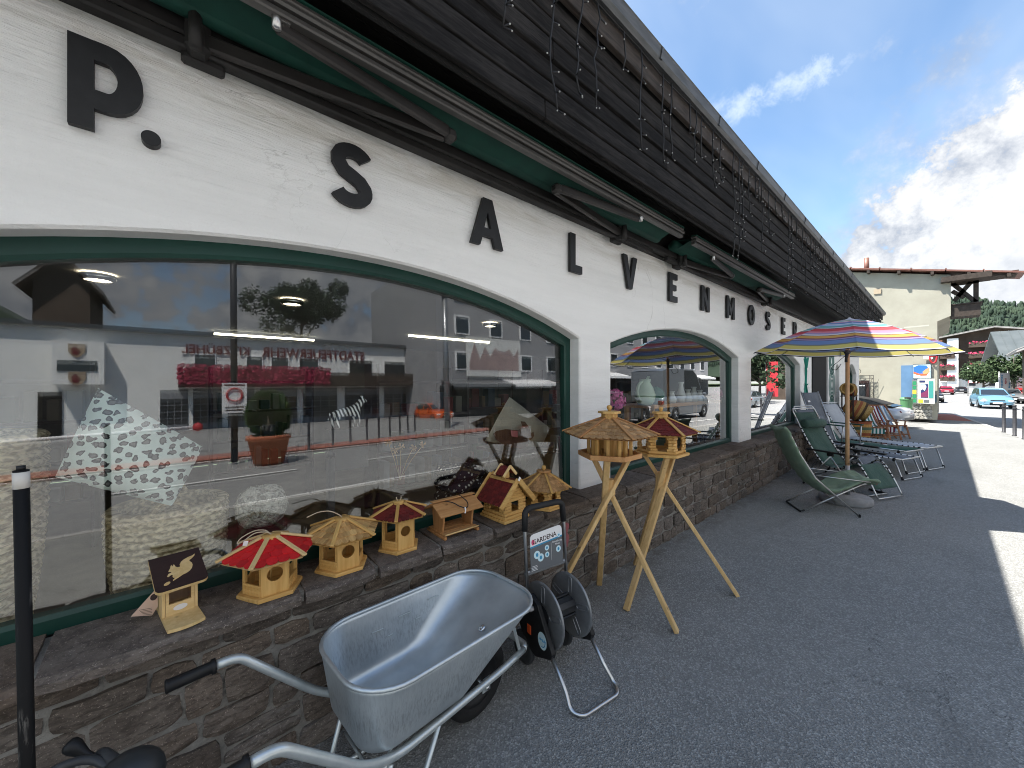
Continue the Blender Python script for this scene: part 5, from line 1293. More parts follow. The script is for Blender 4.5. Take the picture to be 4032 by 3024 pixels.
recliner('recliner', 'dark slate recliner mostly hidden behind the green one with a head roll', 'slate_mesh', (8.75, 1.20, 0), R(-112))
# loungers
def lounger(label, mesh, foot, rz, hb=.40, backl=.72, ang=58, wrap=False):
    hw_ = .312 if wrap else .275
    t = thing('sun_lounger', label, 'sun lounger', (foot[0], foot[1], 0), rz, 'sun chairs set out under the parasol')
    L = 1.28; a = R(ang); bx, bz = -L - backl * math.cos(a), hb + backl * math.sin(a)
    mb, _ = sling([(.06, hb), (-.5, hb - .004), (-L, hb)], hw_, .03 if wrap else .006, 4, .025); mb.build('bed_mesh', mesh, t)
    mb, _ = sling([(-L, hb), ((-L + bx) / 2, (hb + bz) / 2 - .01), (bx, bz)], hw_, .03 if wrap else .006, 4, .02); mb.build('back_mesh', mesh, t)
    for sy in (-1, 1):
        y = sy * .30; p = [(.08, y, hb), (-.6, y, hb), (-L, y, hb)]
        mb = MB(); mb.tube(p, .0125, 8); mb.build('side_tube', 'aluminium_tube', t)
        pb = [(-L, y, hb), (bx, y, bz)]; mb = MB(); mb.tube(pb, .0125, 8); mb.build('back_tube', 'aluminium_tube', t)
        if not wrap:
            for q_ in (p, pb): tag(lacing(q_, .04, .0142, -sy * .03).build('lacing', 'soft_black', t), kind='stuff')
    for xa, xb in ((-.02, .10), (-1.05, -1.15)):
        mb = MB(); mb.tube(round_path([(xa, -.30, hb), (xb, -.31, .013), (xb, .31, .013), (xa, .30, hb)], .05, 4), .0115, 8); mb.build('leg_loop', 'aluminium_tube', t)
        for sy in (-1, 1):
            mb = MB(); mb.tube([(xb, sy * .31, .012), (xb * .9 + xa * .1, sy * .309, .065)], .018, 8); mb.box((xa, sy * .3, hb - .02), (.04, .04, .06), bev=.01); mb.build('joint', 'black_plastic', t)
    mb = MB(); mb.tube(round_path([(bx + .06 * math.cos(a), -.30, bz - .06 * math.sin(a)), (bx - .02, -.30, bz + .03), (bx - .02, .30, bz + .03), (bx + .06 * math.cos(a), .30, bz - .06 * math.sin(a))], .06, 4), .0125, 8); mb.build('end_tube', 'aluminium_tube', t); mb = MB(); mb.tube([(.08, -.30, hb), (.08, .30, hb)], .0125, 8); mb.build('end_tube', 'aluminium_tube', t)
    return t
lounger('low slate grey lounger with flat foot end nearest the green recliner', 'slate_mesh', (9.74, .46, 0), R(-110), .36, .70, 62)
lg = lounger('dark green lounger with laced silver frame and a clear packet lying on it', 'dark_green_mesh', (10.42, .44, 0), R(-110), .42, .78, 58, True)
lounger('pale grey lounger with raised back beyond the dark green lounger', 'grey_mesh', (11.15, .20, 0), R(-110), .43, .86, 60)
pk = thing('packet', 'crumpled clear packet lying on the dark green lounger', 'packet', (10.60, .80, .43), R(20))
mb = MB(); mb.grid(lambda a, b: ((a - .5) * .26, (b - .5) * .2, .03 * noise.noise(Vector((a * 4, b * 4, 1))) + .03 * math.sin(math.pi * a) * math.sin(math.pi * b)), 10, 8); mb.build('wrapper', flat('clear_wrap', (.62, .64, .64), .25), pk)
mb = MB(); mb.grid(lambda a, b: (.02 + a * .09, -.07 + b * .09, .035 * math.sin(math.pi * (a * .4 + .5)) * math.sin(math.pi * (b * .4 + .4)) + .012), 4, 4); mb.build('printed_patch', 'print_red', pk)
# tall chair with slate back and dark arms
tc_ = thing('high_back_chair', 'tall backed slate mesh chair with dark green armrests by the white pier', 'chair', (9.9, 1.52, 0), R(-112))
mb, _ = sling([(-.38, 1.48), (-.28, 1.15), (-.12, .70), (-.05, .52)], .24, .008, 4, .015); mb.build('back_mesh', 'slate_mesh', tc_)
mb, _ = sling([(-.05, .52), (.15, .48), (.42, .52)], .24, .008, 4, .02); mb.build('seat_mesh', 'slate_mesh', tc_)
mb = MB(); mb.box((-.30, -.15, 1.30), (.004, .07, .035), Matrix.Rotation(R(-17), 3, 'Y')); mb.build('white_label', 'card_white', tc_)
for sy in (-1, 1):
    mb = MB(); mb.tube([(-.39, sy * .26, 1.50), (-.05, sy * .26, .52), (.12, sy * .26, .0)], .012, 8); mb.tube([(-.35, sy * .27, .0), (.42, sy * .27, .52)], .012, 8); mb.tube([(.36, sy * .27, .50), (.38, sy * .27, .86)], .012, 8); mb.build('frame', 'aluminium_tube', tc_)
    mb = MB(); mb.box((.10, sy * .28, .87), (.62, .05, .022), bev=.008); mb.build('armrest', 'dark_green_mesh', tc_)
# striped deck chairs
def deckchair(label, cols, loc, rz):
    t = thing('deck_chair', label, 'deck chair', loc, rz, 'wooden deck chairs')
    prof = [(-.62, .92), (-.45, .70), (-.22, .45), (.0, .31), (.22, .30), (.38, .36)]
    P = smooth_path([(x, 0, z) for x, z in prof], 4); mb = MB(); n_ = 11
    for k in range(n_):
        mb.cur = k % 2; y0, y1 = -.23 + .46 * k / n_, -.23 + .46 * (k + 1) / n_
        for a, b in zip(P, P[1:]): mb.quad((a.x, y0, a.z), (b.x, y0, b.z), (b.x, y1, b.z), (a.x, y1, a.z))
        mb.quad((.39, y0, .36), (.385, y0, .19), (.385, y1, .19), (.39, y1, .36))
    mb.build('striped_sling', cols, t)
    for sy in (-1, 1):
        mb = MB(); mb.bar((-.64, sy * .26, .95), (.40, sy * .26, .012), .022, .045, up=(0, 1, 0), bev=.003); mb.build('back_rail', 'teak', t)
        mb = MB(); mb.bar((.42, sy * .29, .38), (-.50, sy * .29, .012), .022, .042, up=(0, 1, 0), bev=.003); mb.build('front_rail', 'teak', t)
        mb = MB(); mb.bar((.44, sy * .27, .37), (.62, sy * .27, .0), .022, .042, up=(0, 1, 0), bev=.003); mb.build('front_leg', 'teak', t)
        mb = MB(); mb.box((.10, sy * .31, .50), (.56, .055, .02), bev=.004); mb.bar((.32, sy * .31, .49), (.30, sy * .30, .30), .02, .03); mb.bar((-.1, sy * .31, .49), (-.12, sy * .30, .44), .02, .03); mb.build('armrest', 'teak', t)
    mb = MB(); mb.bar((-.63, -.26, .93), (-.63, .26, .93), .025, .03); mb.build('top_bar', 'teak', t)
    mb = MB(); mb.bar((.40, -.29, .365), (.40, .29, .365), .025, .03); mb.build('front_bar', 'teak', t)
    mb = MB(); mb.bar((.56, -.28, .12), (.56, .28, .12), .02, .03); mb.build('floor_bar', 'teak', t); mb = MB(); mb.bar((-.46, -.29, .04), (-.46, .29, .04), .02, .03); mb.build('floor_bar', 'teak', t)
    return t
cloth('sling_white', (.74, .75, .72), (.78, .79, .77)); cloth('sling_teal', (.02, .16, .15), (.025, .18, .165)); cloth('sling_wine', (.17, .02, .04), (.19, .025, .045)); cloth('sling_blue', (.22, .36, .52), (.25, .4, .56))
deckchair('deck chair with teal and white striped sling', ['sling_teal', 'sling_white'], (15.75, 1.52, 0), R(-154))
deckchair('deck chair with wine red and white striped sling behind the teal one', ['sling_wine', 'sling_white'], (16.45, 1.36, 0), R(-152))
deckchair('deck chair with pale blue and white sling farthest along the wall', ['sling_blue', 'sling_white'], (17.0, 1.22, 0), R(-150))
# woven baskets
def basketmat(name, cols):
    m, t, b = base(name, cols[0], .85, 0, .2); o = objco(t); z = t('ShaderNodeSeparateXYZ', {0: o}).outputs[2]
    rmp = t('ShaderNodeValToRGB', {0: t.m('FRACT', t.m('MULTIPLY', z, 3.2))}); rmp.color_ramp.interpolation = 'CONSTANT'
    for i, c in enumerate(cols):
        e = rmp.color_ramp.elements[i] if i < 2 else rmp.color_ramp.elements.new(i / len(cols)); e.position = i / len(cols); e.color = tuple(c) + (1,)
    wv = t.noise(t.scale(o, (1, 1, .5)), 60, 3, .6)
    t.l.new(t.mix(t.ramp(wv, .4, .6, 0, .5), rmp.outputs[0], tuple(x * .4 for x in cols[0])), b.inputs['Base Color']); bump(t, b, wv, .6, .01)
STRAW, BRICK, DARK = (.42, .26, .09), (.30, .075, .04), (.05, .03, .025)
basketmat('straw_weave', [STRAW, (.5, .33, .13), STRAW]); basketmat('striped_weave', [STRAW, DARK, BRICK, STRAW, BRICK]); basketmat('brick_weave', [BRICK, (.24, .06, .04), STRAW]); basketmat('mixed_weave', [STRAW, (.06, .12, .09), (.5, .25, .08), BRICK])
def basket(label, mat, loc, r, h, rot, coil=16):
    t = thing('basket', label, 'basket', loc, 0, 'woven baskets outside the shop door'); t.rotation_euler = rot
    pr = []
    for i in range(coil * 2 + 1):
        f = i / (coil * 2); rr = r * (.62 + .38 * math.sin(f * math.pi * .62)); pr.append((rr + (.006 if i % 2 else 0), h * f))
    pr = [(0, 0)] + pr + [(p[0] - .02, p[1]) for p in pr[::-1][:20]]
    mb = MB(); mb.lathe(pr, 26); mb.build('woven_body', mat, t)
    mb = MB(); mb.tube([(rr * math.cos(a), rr * math.sin(a), h) for rr in [pr[coil * 2 + 1][0]] for a in [2 * math.pi * i / 26 for i in range(26)]], .014, 6, closed=True); mb.build('rim', mat, t)
    return t
def rotto(d): return Vector(d).to_track_quat('Z', 'Y').to_euler()
basket('large basket with dark zigzag bands tipped on its side', 'striped_weave', (14.45, 1.90, 1.02), .29, .42, rotto((.15, -.75, -.35)))
basket('straw basket tucked inside the rim of the tipped striped basket', 'straw_weave', (14.50, 1.62, .92), .22, .26, rotto((.1, -.8, -.45)))
basket('round straw and brick red basket on top of the stack', 'brick_weave', (14.35, 1.93, 1.46), .18, .26, rotto((.5, -.75, .05)))
basket('small straw basket facing the camera at the top of the stack', 'straw_weave', (14.0, 1.84, 1.50), .15, .2, rotto((-.85, -.4, .1)))
basket('upright basket in green and orange bands standing on the pavement', 'mixed_weave', (14.3, 1.55, .0), .24, .60, (0, 0, .4))
st_ = thing('display_stand', 'dark wooden stand holding the tipped baskets by the shop door', 'stand', (14.5, 1.80, 0))
for x in (-.3, .3):
    for y in (-.12, .12):
        mb = MB(); mb.bar((x, y, 0), (x, y, 1.5), .03, .03); mb.build('leg', 'dark_stained_wood', st_)
for z in (.7, 1.3): mb = MB(); mb.box((0, 0, z), (.68, .32, .02)); mb.build('shelf', 'dark_stained_wood', st_)
# =================================================================== cream building beyond
mottled('cream_render', (.40, .385, .315), (.34, .325, .265), 1.2, .9, 70, .5, bdist=.01, world=True)
mottled('roof_tin_red', (.20, .085, .065), (.27, .14, .11), 3, .5, 30, .1, metal=.3, world=True)
mottled('old_beam', (.035, .026, .020), (.06, .045, .036), 9, .75, 60, .3, stretch=(.3, 1, 1), world=True)
CX = 25.7
cb_ = thing('cream_building', 'cream rendered house with an overhanging upper floor and rusty tin roof', 'house', (CX, 3, 0))
def cp_(mb, name, mat, parent=None):
    o = mb.build(name, mat, parent or cb_)
    if parent is None: o.location = (-CX, -3, 0)
    return o
mb = MB()
mb.box((CX + 4.5, 6.8, 1.95), (9, 13.2, 3.9))                           # ground floor from y .42
mb.cur = 0
mb.prism([(.20, 3.9), (13.4, 3.9), (13.4, 9.76), (-.20, 6.43), (-.20, 4.62), (.20, 4.42)], CX, CX + 9, Matrix(((0, 1, 0, 0), (1, 0, 0, 0), (0, 0, 1, 0), (0, 0, 0, 1))))
cp_(mb, 'wall', 'cream_render')
mb = MB(); mb.quad((CX - .003, 1.25, 4.28), (CX - .003, .45, 4.30), (CX - .003, .45, 4.24), (CX - .003, 1.25, 4.22)); cp_(mb, 'wall_patch', flat('patch', (.5, .48, .41), .9))
mb = MB()       # roof: slopes gently up away from the street
def RT(y): return 6.1 + (y + 1.95) * .245
for k, (ya, yb) in enumerate([(-2.15 + i * 1.05, -2.15 + (i + 1) * 1.05) for i in range(15)]):
    dp = 1.5 if yb < .1 else 10.2
    mb.box((CX - .35 + dp / 2, (ya + yb) / 2, RT((ya + yb) / 2) + .03), (dp, 1.045, .07), Matrix.Rotation(math.atan(.245), 3, 'X'))
    mb.box((CX - .35 + dp / 2, ya, RT(ya) + .085), (dp, .05, .06), Matrix.Rotation(math.atan(.245), 3, 'X'))
cp_(mb, 'roof', 'roof_tin_red')
for i in range(13):
    y = -1.75 + i * 1.05; mb = MB(); mb.box((CX - .10, y, RT(y) - .10), (.5, .10, .14)); cp_(mb, 'rafter', 'old_beam')
mb = MB()
mb.box((CX + .2, -.62, RT(-.6) - .24), (1.2, 1.4, .22)); mb.box((CX + .3, -.95, RT(-.9) - .20), (1.0, 2.1, .14))
cp_(mb, 'purlin', 'old_beam')
mb = MB()
for a, b in (((-.30, 5.30), (-.78, 6.05)), ((-.24, 6.10), (-.92, 5.15)), ((-.24, 5.75), (-.60, 5.40)), ((-.92, 6.10), (-.92, 4.98)), ((-1.0, 6.05), (-.2, 6.05))): mb.bar((CX + .35, a[0], a[1]), (CX + .35, b[0], b[1]), .13, .15)
mb.box((CX + .6, -.62, 4.83), (1.0, .84, .52)); mb.box((CX + .6, -.64, 5.11), (1.1, .92, .05))
cp_(mb, 'timber_balcony', 'old_beam')
mb = MB(); mb.box((CX - .02, .16, 3.25), (.04, .22, .62)); cp_(mb, 'shutter', flat('shutter_brown', (.22, .10, .05), .6))
mb = MB(); mb.box((CX + 1.2, 6.3, RT(6.3) + .22), (1.1, 1.6, .30), Matrix.Rotation(R(-14), 3, 'X')); cp_(mb, 'skylight', 'aluminium_tube')
mb = MB(); mb.box((CX + 1.0, 6.2, RT(6.2) + .16), (.8, 6.4, .16), Matrix.Rotation(math.atan(.245), 3, 'X')); cp_(mb, 'ridge_beam', 'old_beam')
mb = MB(); mb.tube([(CX + .6, 2.6, RT(2.6)), (CX + .6, 2.6, RT(2.6) + .75)], .10, 10); cp_(mb, 'flue', 'roof_tin_red')
mb = MB(); mb.box((CX - .02, 2.15, 6.1), (.04, .26, .24)); cp_(mb, 'vent', flat('vent_cream', (.42, .34, .24), .8))
mb = MB(); mb.box((CX - .03, .86, 1.30), (.05, .96, 2.35)); cp_(mb, 'blue_panel', mottled('blue_render', (.10, .20, .34), (.12, .23, .38), 3, .8, 60, .2))
mb = MB(); mb.box((CX - .02, .62, .95), (.09, .80, .34)); cp_(mb, 'dark_blue_band', flat('slate_blue', (.065, .12, .17), .7))
# window with iron grille
mb = MB(); mb.box((CX - .02, 3.25, 1.15), (.06, 1.6, 1.25)); wf = cp_(mb, 'window', 'dark_stained_wood')
mb = MB(); mb.box((CX - .056, 3.25, 1.1), (.02, 1.35, .98)); cp_(mb, 'pane', 'car_glass', wf)
mb = MB(); mb.box((CX - .075, 3.25, .86), (.02, 1.3, .16)); mb.box((CX - .075, 3.25, 1.52), (.02, 1.3, .05)); cp_(mb, 'curtain', 'card_white', wf)
mb = MB()
for y in (2.28, 2.42): mb.tube([(CX - .14, y, .40), (CX - .14, y, 2.02)], .010, 5)
for z in (1.86, 2.02): mb.tube([(CX - .14, 4.2, z), (CX - .14, 2.28, z)], .010, 5)
for i in range(9): z = .42 + i * .18; mb.tube([(CX - .14, 2.28, z), (CX - .14, 2.42, z + .09), (CX - .14, 2.28, z + .18)], .007, 5)
for i in range(7):
    y = 4.0 - i * .24; mb.tube([(CX - .14, y, .5), (CX - .14, y - .48, 1.86)], .006, 5); mb.tube([(CX - .14, y, 1.86), (CX - .14, y - .48, .5)], .006, 5)
for cy, s_ in ((3.75, 1), (2.85, -1)): mb.tube([(CX - .14, cy + s_ * r_ * math.cos(a), 2.22 + r_ * math.sin(a)) for r_, a in [(.04 + .13 * i / 20, i * .55) for i in range(21)]], .012, 5)
mb.tube([(CX - .14, 3.6, 2.2), (CX - .14, 3.0, 2.2)], .012, 5)
cp_(mb, 'iron_grille', 'black_plastic')
# stone plinth of field stones
ph = thing('stone_plinth', 'field stone plinth at the corner under the blue panel', 'plinth', (CX + .1, .75, 0))
mb = MB(); mb.box((0.1, 0, .38), (.6, .78, .76)); mb.build('mortar', 'mortar', ph)
rp_ = random.Random(9)
for i in range(6):
    for j in range(5):
        y = -.36 + (i + .5 * (j % 2)) * .135 + rp_.uniform(-.02, .02); z = .07 + j * .148 + rp_.uniform(-.02, .02); n_ = rp_.choice([5, 6, 7]); mb = MB()
        if y > .40: continue
        pts = [(y + (.068 + rp_.uniform(-.012, .012)) * math.cos(a), z + (.070 + rp_.uniform(-.012, .012)) * math.sin(a)) for a in [2 * math.pi * (k + rp_.uniform(-.15, .15)) / n_ for k in range(n_)]]
        c_ = (y, z); inn = [(c_[0] + (p[0] - c_[0]) * .8, c_[1] + (p[1] - c_[1]) * .8) for p in pts]
        mb.quad(*[(-.228, p[0], p[1]) for p in inn])
        for k in range(n_): k2 = (k + 1) % n_; mb.quad((-.215, pts[k][0], pts[k][1]), (-.215, pts[k2][0], pts[k2][1]), (-.228, inn[k2][0], inn[k2][1]), (-.228, inn[k][0], inn[k][1]))
        mb.build('stone', 'field_stone', ph)
# posters and ticket machine
po = thing('billboard', 'blue and orange beach picture poster above the ticket machine', 'poster', (CX - .02, .68, 2.18))
mb = MB(); mb.box((-.04, -.02, 0), (.06, 1.06, .66)); mb.build('frame', 'dark_grey_plastic', po)
mb = MB(); mb.box((-.075, -.02, 0), (.01, 1.02, .62)); mb.build('sheet', 'print_pale', po)
def blob(parent, name, mat, pts, x): mb = MB(); mb.quad(*[(x, y, z) for y, z in pts]); return mb.build(name, mat, parent)
blob(po, 'picture', flat('poster_blue', (.03, .16, .48), .5), [(.48, .20), (.2, .29), (-.1, .28), (-.3, .27), (-.44, .10), (-.2, -.08), (.1, -.12), (.48, -.02)], -.082)
blob(po, 'picture', flat('poster_orange', (.62, .13, .05), .5), [(.48, .0), (.15, -.10), (-.15, -.10), (-.42, -.06), (-.30, -.19), (0, -.20), (.3, -.15), (.48, -.10)], -.084)
blob(po, 'picture', flat('poster_skin', (.60, .33, .16), .5), [(-.05, -.02), (-.25, .10), (-.44, .17), (-.48, .0), (-.35, -.10), (-.12, -.12)], -.086)
tmn = thing('ticket_machine', 'white framed vending machine with a purple mountain picture and yellow base strip', 'ticket machine', (CX - .35, .53, 1.28))
mb = MB(); mb.box((0, 0, 0), (.30, 1.02, 1.12), bev=.02); mb.build('case', flat('cream_case', (.66, .66, .60), .5), tmn)
blob(tmn, 'picture', 'print_navy', [(.32, -.28), (.32, .33), (-.12, .33), (-.12, -.28)], -.156)
blob(tmn, 'picture', 'print_pale', [(.30, .05), (.30, .31), (.05, .31), (-.02, .20), (.08, .02), (.2, .10)], -.159)
blob(tmn, 'picture', flat('poster_plum', (.20, .03, .10), .6), [(.30, -.26), (.30, -.08), (.12, -.02), (-.02, .04), (-.10, .20), (-.10, -.26)], -.161)
blob(tmn, 'base_strip', 'print_yellow', [(.46, -.52), (.46, -.36), (.18, -.36), (.18, -.52)], -.156)
blob(tmn, 'base_strip', 'print_grey', [(.14, -.50), (.14, -.38), (-.18, -.38), (-.18, -.50)], -.156)
blob(tmn, 'side_picture', flat('poster_teal', (.05, .30, .27), .6), [(-.16, -.30), (-.16, .46), (-.42, .46), (-.42, -.30)], -.156)
blob(tmn, 'top_strip', 'print_navy', [(.40, .40), (.40, .49), (.06, .49), (.06, .40)], -.156)
gpn = thing('green_panel', 'tall narrow green and yellow notice panel left of the ticket machine', 'notice', (CX - .16, .90, 1.26))
mb = MB(); mb.box((0, 0, 0), (.10, .26, 1.10)); mb.build('case', 'aluminium_tube', gpn)
for i, m_ in enumerate(('print_green', 'print_green', 'print_yellow', 'print_green', 'print_green')): blob(gpn, 'sheet', m_, [(.10, -.50 + i * .2), (.10, -.33 + i * .2), (-.10, -.33 + i * .2), (-.10, -.50 + i * .2)], -.056)
hs_ = thing('hanging_sign', 'red oval pretzel shaped sign hanging from the cream wall', 'sign', (CX - .1, .32, 2.85))
mb = MB(); mb.tube([(0, .11 * math.cos(a), .30 * math.sin(a)) for a in [2 * math.pi * i / 20 for i in range(20)]], .035, 6, closed=True); mb.tube([(0, .11, 0), (0, -.11, 0)], .03, 6); mb.build('oval', 'print_red', hs_)
mb = MB(); mb.box((0, .16, -.02), (.03, .3, .16)); mb.build('plate', 'card_white', hs_)
for o_ in (po, tmn): o_.scale = (1, .52, 1)
gpn.scale = (1, .6, 1)
bn = thing('litter_bin', 'green plastic litter bin with an open mouth mounted by the stone plinth', 'litter bin', (24.7, 1.12, 0))
mb = MB(); mb.lathe([(0, .40), (.22, .40), (.26, .50), (.30, 1.10), (.31, 1.12), (.33, 1.13), (.33, 1.17), (.28, 1.24), (.12, 1.27), (0, 1.27)], 24); mb.build('shell', flat('bin_green', (.10, .27, .12), .45), bn)
mb = MB(); mb.box((-.24, -.06, 1.225), (.16, .30, .06), Matrix.Rotation(R(-32), 3, 'Y'), .02); mb.build('mouth', 'black_gap', bn)
mb = MB(); mb.tube([(.1, 0, 0), (.1, 0, .45)], .04, 8); mb.build('post', 'dark_grey_plastic', bn)
bn.scale = (.68, .68, .80)
# =================================================================== bollards
def bollard_make(label):
    t = thing('bollard', label, 'bollard', (0, 0, 0), 0, 'dark metal bollards along the kerb')
    mb = MB(); mb.lathe([(.055, 0), (.055, .02), (.042, .03), (.042, .84)], 16); mb.build('post', 'bollard_paint', t)
    mb = MB(); mb.lathe([(.042, .84), (.050, .845), (.050, .875), (.036, .90), (.038, .93), (.046, .95), (.036, .975), (0, .985)], 16); mb.build('head', 'bollard_paint', t)
    return t
b0 = bollard_make('dark bollard on the kerb farthest left of the three at the right edge')
b0.location = onZ(1003.8, 432.4)
dup(b0, onZ(1014.6, 436), 0, 'middle dark bollard of the three on the kerb at the right edge'); dup(b0, onZ(1024.5, 439.3), 0, 'dark bollard on the kerb cut by the right edge of the photo')
# =================================================================== cars
def carpaint(name, c): 
    m, t, b = base(name, c, .30, .25, .5); b.inputs['Coat Weight'].default_value = .8; b.inputs['Coat Roughness'].default_value = .05; return m
for nm, c in (('silver_paint', (.52, .53, .55)), ('sky_blue_paint', (.16, .33, .44)), ('ruby_paint', (.30, .012, .03)), ('black_paint', (.012, .012, .014)), ('grey_paint', (.20, .21, .22)), ('red_paint', (.58, .015, .012)), ('white_paint', (.7, .7, .7)), ('orange_paint', (.75, .12, .02)), ('van_paint', (.16, .18, .20))): carpaint(nm, c)
flat('tail_red', (.16, .008, .01), .25)
flat('lamp_clear', (.75, .78, .8), .15)
CAR = {  # (x, roof z) outline from nose (+x) to tail, half width
 'mpv': dict(L=4.75, W=.94, hood=[(2.36, .42), (2.34, .66), (2.2, .86), (1.35, 1.05)], roof=[(.35, 1.55), (-.2, 1.66), (-1.6, 1.62), (-2.15, 1.45)], tail=[(-2.32, 1.02), (-2.36, .55), (-2.30, .36)], wx=(1.42, -1.42), wr=.33),
 'hatch': dict(L=4.2, W=.88, hood=[(2.08, .40), (2.06, .62), (1.9, .80), (1.05, .98)], roof=[(.25, 1.40), (-.2, 1.47), (-1.3, 1.42), (-1.85, 1.2)], tail=[(-2.05, .95), (-2.1, .55), (-2.05, .36)], wx=(1.3, -1.25), wr=.31),
 'sports': dict(L=4.4, W=.90, hood=[(2.2, .34), (2.16, .54), (1.9, .68), (.85, .86)], roof=[(.15, 1.24), (-.35, 1.29), (-1.0, 1.17), (-1.55, .96)], tail=[(-2.05, .80), (-2.2, .58), (-2.14, .32)], wx=(1.28, -1.08), wr=.33),
 'van': dict(L=5.6, W=1.02, hood=[(2.75, .45), (2.74, .85), (2.55, 1.10), (1.95, 1.25)], roof=[(1.25, 2.30), (.7, 2.65), (-2.3, 2.62), (-2.72, 2.50)], tail=[(-2.80, 1.1), (-2.8, .6), (-2.75, .4)], wx=(1.8, -1.7), wr=.34),
}
def car(name, label, cat, kind, paint, loc, rz, group='cars in the street', soft=False, plate=True):
    s_ = CAR[kind]; t = thing(name, label, cat, loc, rz, group); W_ = s_['W']
    hood, roof, tail = s_['hood'], s_['roof'], s_['tail']; belt = hood[-1][1]
    xb = tail[0][0]; out = hood + [(xb + .0, tail[0][1])] + tail[1:]
    # lower body: sections across the width, rounded sides
    mb = MB(); mb.smooth = True
    def body_z(x):
        pts = hood[::-1] + []
        up = [(tail[-1][0], tail[-1][1]), (tail[1][0], tail[1][1]), (tail[0][0], tail[0][1]), (roof[-1][0] * .98, max(belt, tail[0][1]) + .02), (hood[-1][0], belt), (hood[-2][0], hood[-2][1]), (hood[-3][0], hood[-3][1])]
        for (a, za), (b, zb_) in zip(up, up[1:]):
            if a <= x <= b: return za + (zb_ - za) * (x - a) / max(1e-6, b - a)
        return up[-1][1] if x > 0 else up[0][1]
    nx, ny = 34, 10; x0, x1 = tail[-1][0] - .02, hood[0][0]
    rows = []
    for i in range(nx + 1):
        f = i / nx; x = x0 + (x1 - x0) * f; zt = body_z(min(max(x, tail[1][0] + .01), hood[-3][0])); zbm = .24
        nose = max(0, (x - (x1 - .5)) / .5); rear = max(0, ((x0 + .4) - x) / .4); wv = W_ * (1 - .20 * nose ** 2 - .12 * rear ** 2)
        zt = zt - .10 * nose ** 3; zbm += .10 * nose ** 2 + .10 * rear ** 2; row = []
        sec = [(-.90, zbm), (-.98, zbm + .12), (-1.0, zbm + (zt - zbm) * .45), (-.97, zbm + (zt - zbm) * .78), (-.88, zt - .03), (-.70, zt + .0)]
        for y, z in sec + [(0, zt + .03)] + [(-a, z) for a, z in sec[::-1]]: row.append((x, y * wv, z))
        rows.append(row)
    m_ = len(rows[0]); vs = [p for r_ in rows for p in r_]; fs = []
    for i in range(nx):
        for k in range(m_ - 1): fs.append([i * m_ + k, (i + 1) * m_ + k, (i + 1) * m_ + k + 1, i * m_ + k + 1])
    fs.append(list(range(m_))); fs.append([nx * m_ + k for k in range(m_)][::-1]); fs.append([i * m_ for i in range(nx + 1)] + [i * m_ + m_ - 1 for i in range(nx, -1, -1)])
    mb.add(vs, fs); mb.build('body', paint, t)
    # greenhouse
    A, B, C_, D = (hood[-1][0], belt + .02), roof[0], roof[-1], (tail[0][0] + (.25 if kind != 'van' else .04), max(belt, tail[0][1]) + .02)
    gp = [A, B] + roof[1:-1] + [C_, D]; yb, yt = W_ * .86, W_ * .70 if kind != 'van' else W_ * .84
    zlo, zhi = belt, max(z for _, z in roof)
    def yw(z): return yb + (yt - yb) * (z - zlo) / (zhi - zlo)
    mr = MB(); mr.smooth = False
    n_ = len(gp)
    for (a, b) in zip(gp[1:], gp[2:-1]): mr.quad((a[0], -yw(a[1]), a[1]), (b[0], -yw(b[1]), b[1]), (b[0], -yw(b[1]) * .5, b[1] + .03), (a[0], -yw(a[1]) * .5, a[1] + .03)); mr.quad((a[0], -yw(a[1]) * .5, a[1] + .03), (b[0], -yw(b[1]) * .5, b[1] + .03), (b[0], yw(b[1]) * .5, b[1] + .03), (a[0], yw(a[1]) * .5, a[1] + .03)); mr.quad((a[0], yw(a[1]) * .5, a[1] + .03), (b[0], yw(b[1]) * .5, b[1] + .03), (b[0], yw(b[1]), b[1]), (a[0], yw(a[1]), a[1]))
    for sy in (-1, 1): mr.quad(*[(x, sy * (yw(z) - .004), z) for x, z in gp]) 
    for p, q in ((gp[0], gp[1]), (gp[-2], gp[-1])): mr.quad((p[0], -yw(p[1]), p[1]), (q[0], -yw(q[1]), q[1]), (q[0], yw(q[1]), q[1]), (p[0], yw(p[1]), p[1]))
    mr.build('roof', 'soft_black' if soft else paint, t)
    def inset(poly, k):
        cx_ = sum(p[0] for p in poly) / len(poly); cz_ = sum(p[1] for p in poly) / len(poly); return [(cx_ + (x - cx_) * k, cz_ + (z - cz_) * k) for x, z in poly]
    xm = (A[0] + D[0]) / 2 - .1
    def ztop(x):
        for a, b in zip(gp, gp[1:]):
            if b[0] <= x <= a[0]: return b[1] + (a[1] - b[1]) * (x - b[0]) / max(1e-6, a[0] - b[0])
        return zhi
    lim = [(A[0], xm)] + ([(xm, D[0])] if kind != 'van' else [])
    for sy in (-1, 1):
        for xa, xb_ in lim:
            pts = [(xa, belt + .03)] + [(x, ztop(x)) for x in [xa + (xb_ - xa) * i / 8 for i in range(9)]] + [(xb_, belt + .03)]
            mg = MB(); mg.quad(*[(x, sy * (yw(z) + .006), z) for x, z in inset(pts, .88)]); mg.build('side_window', 'car_glass', t)
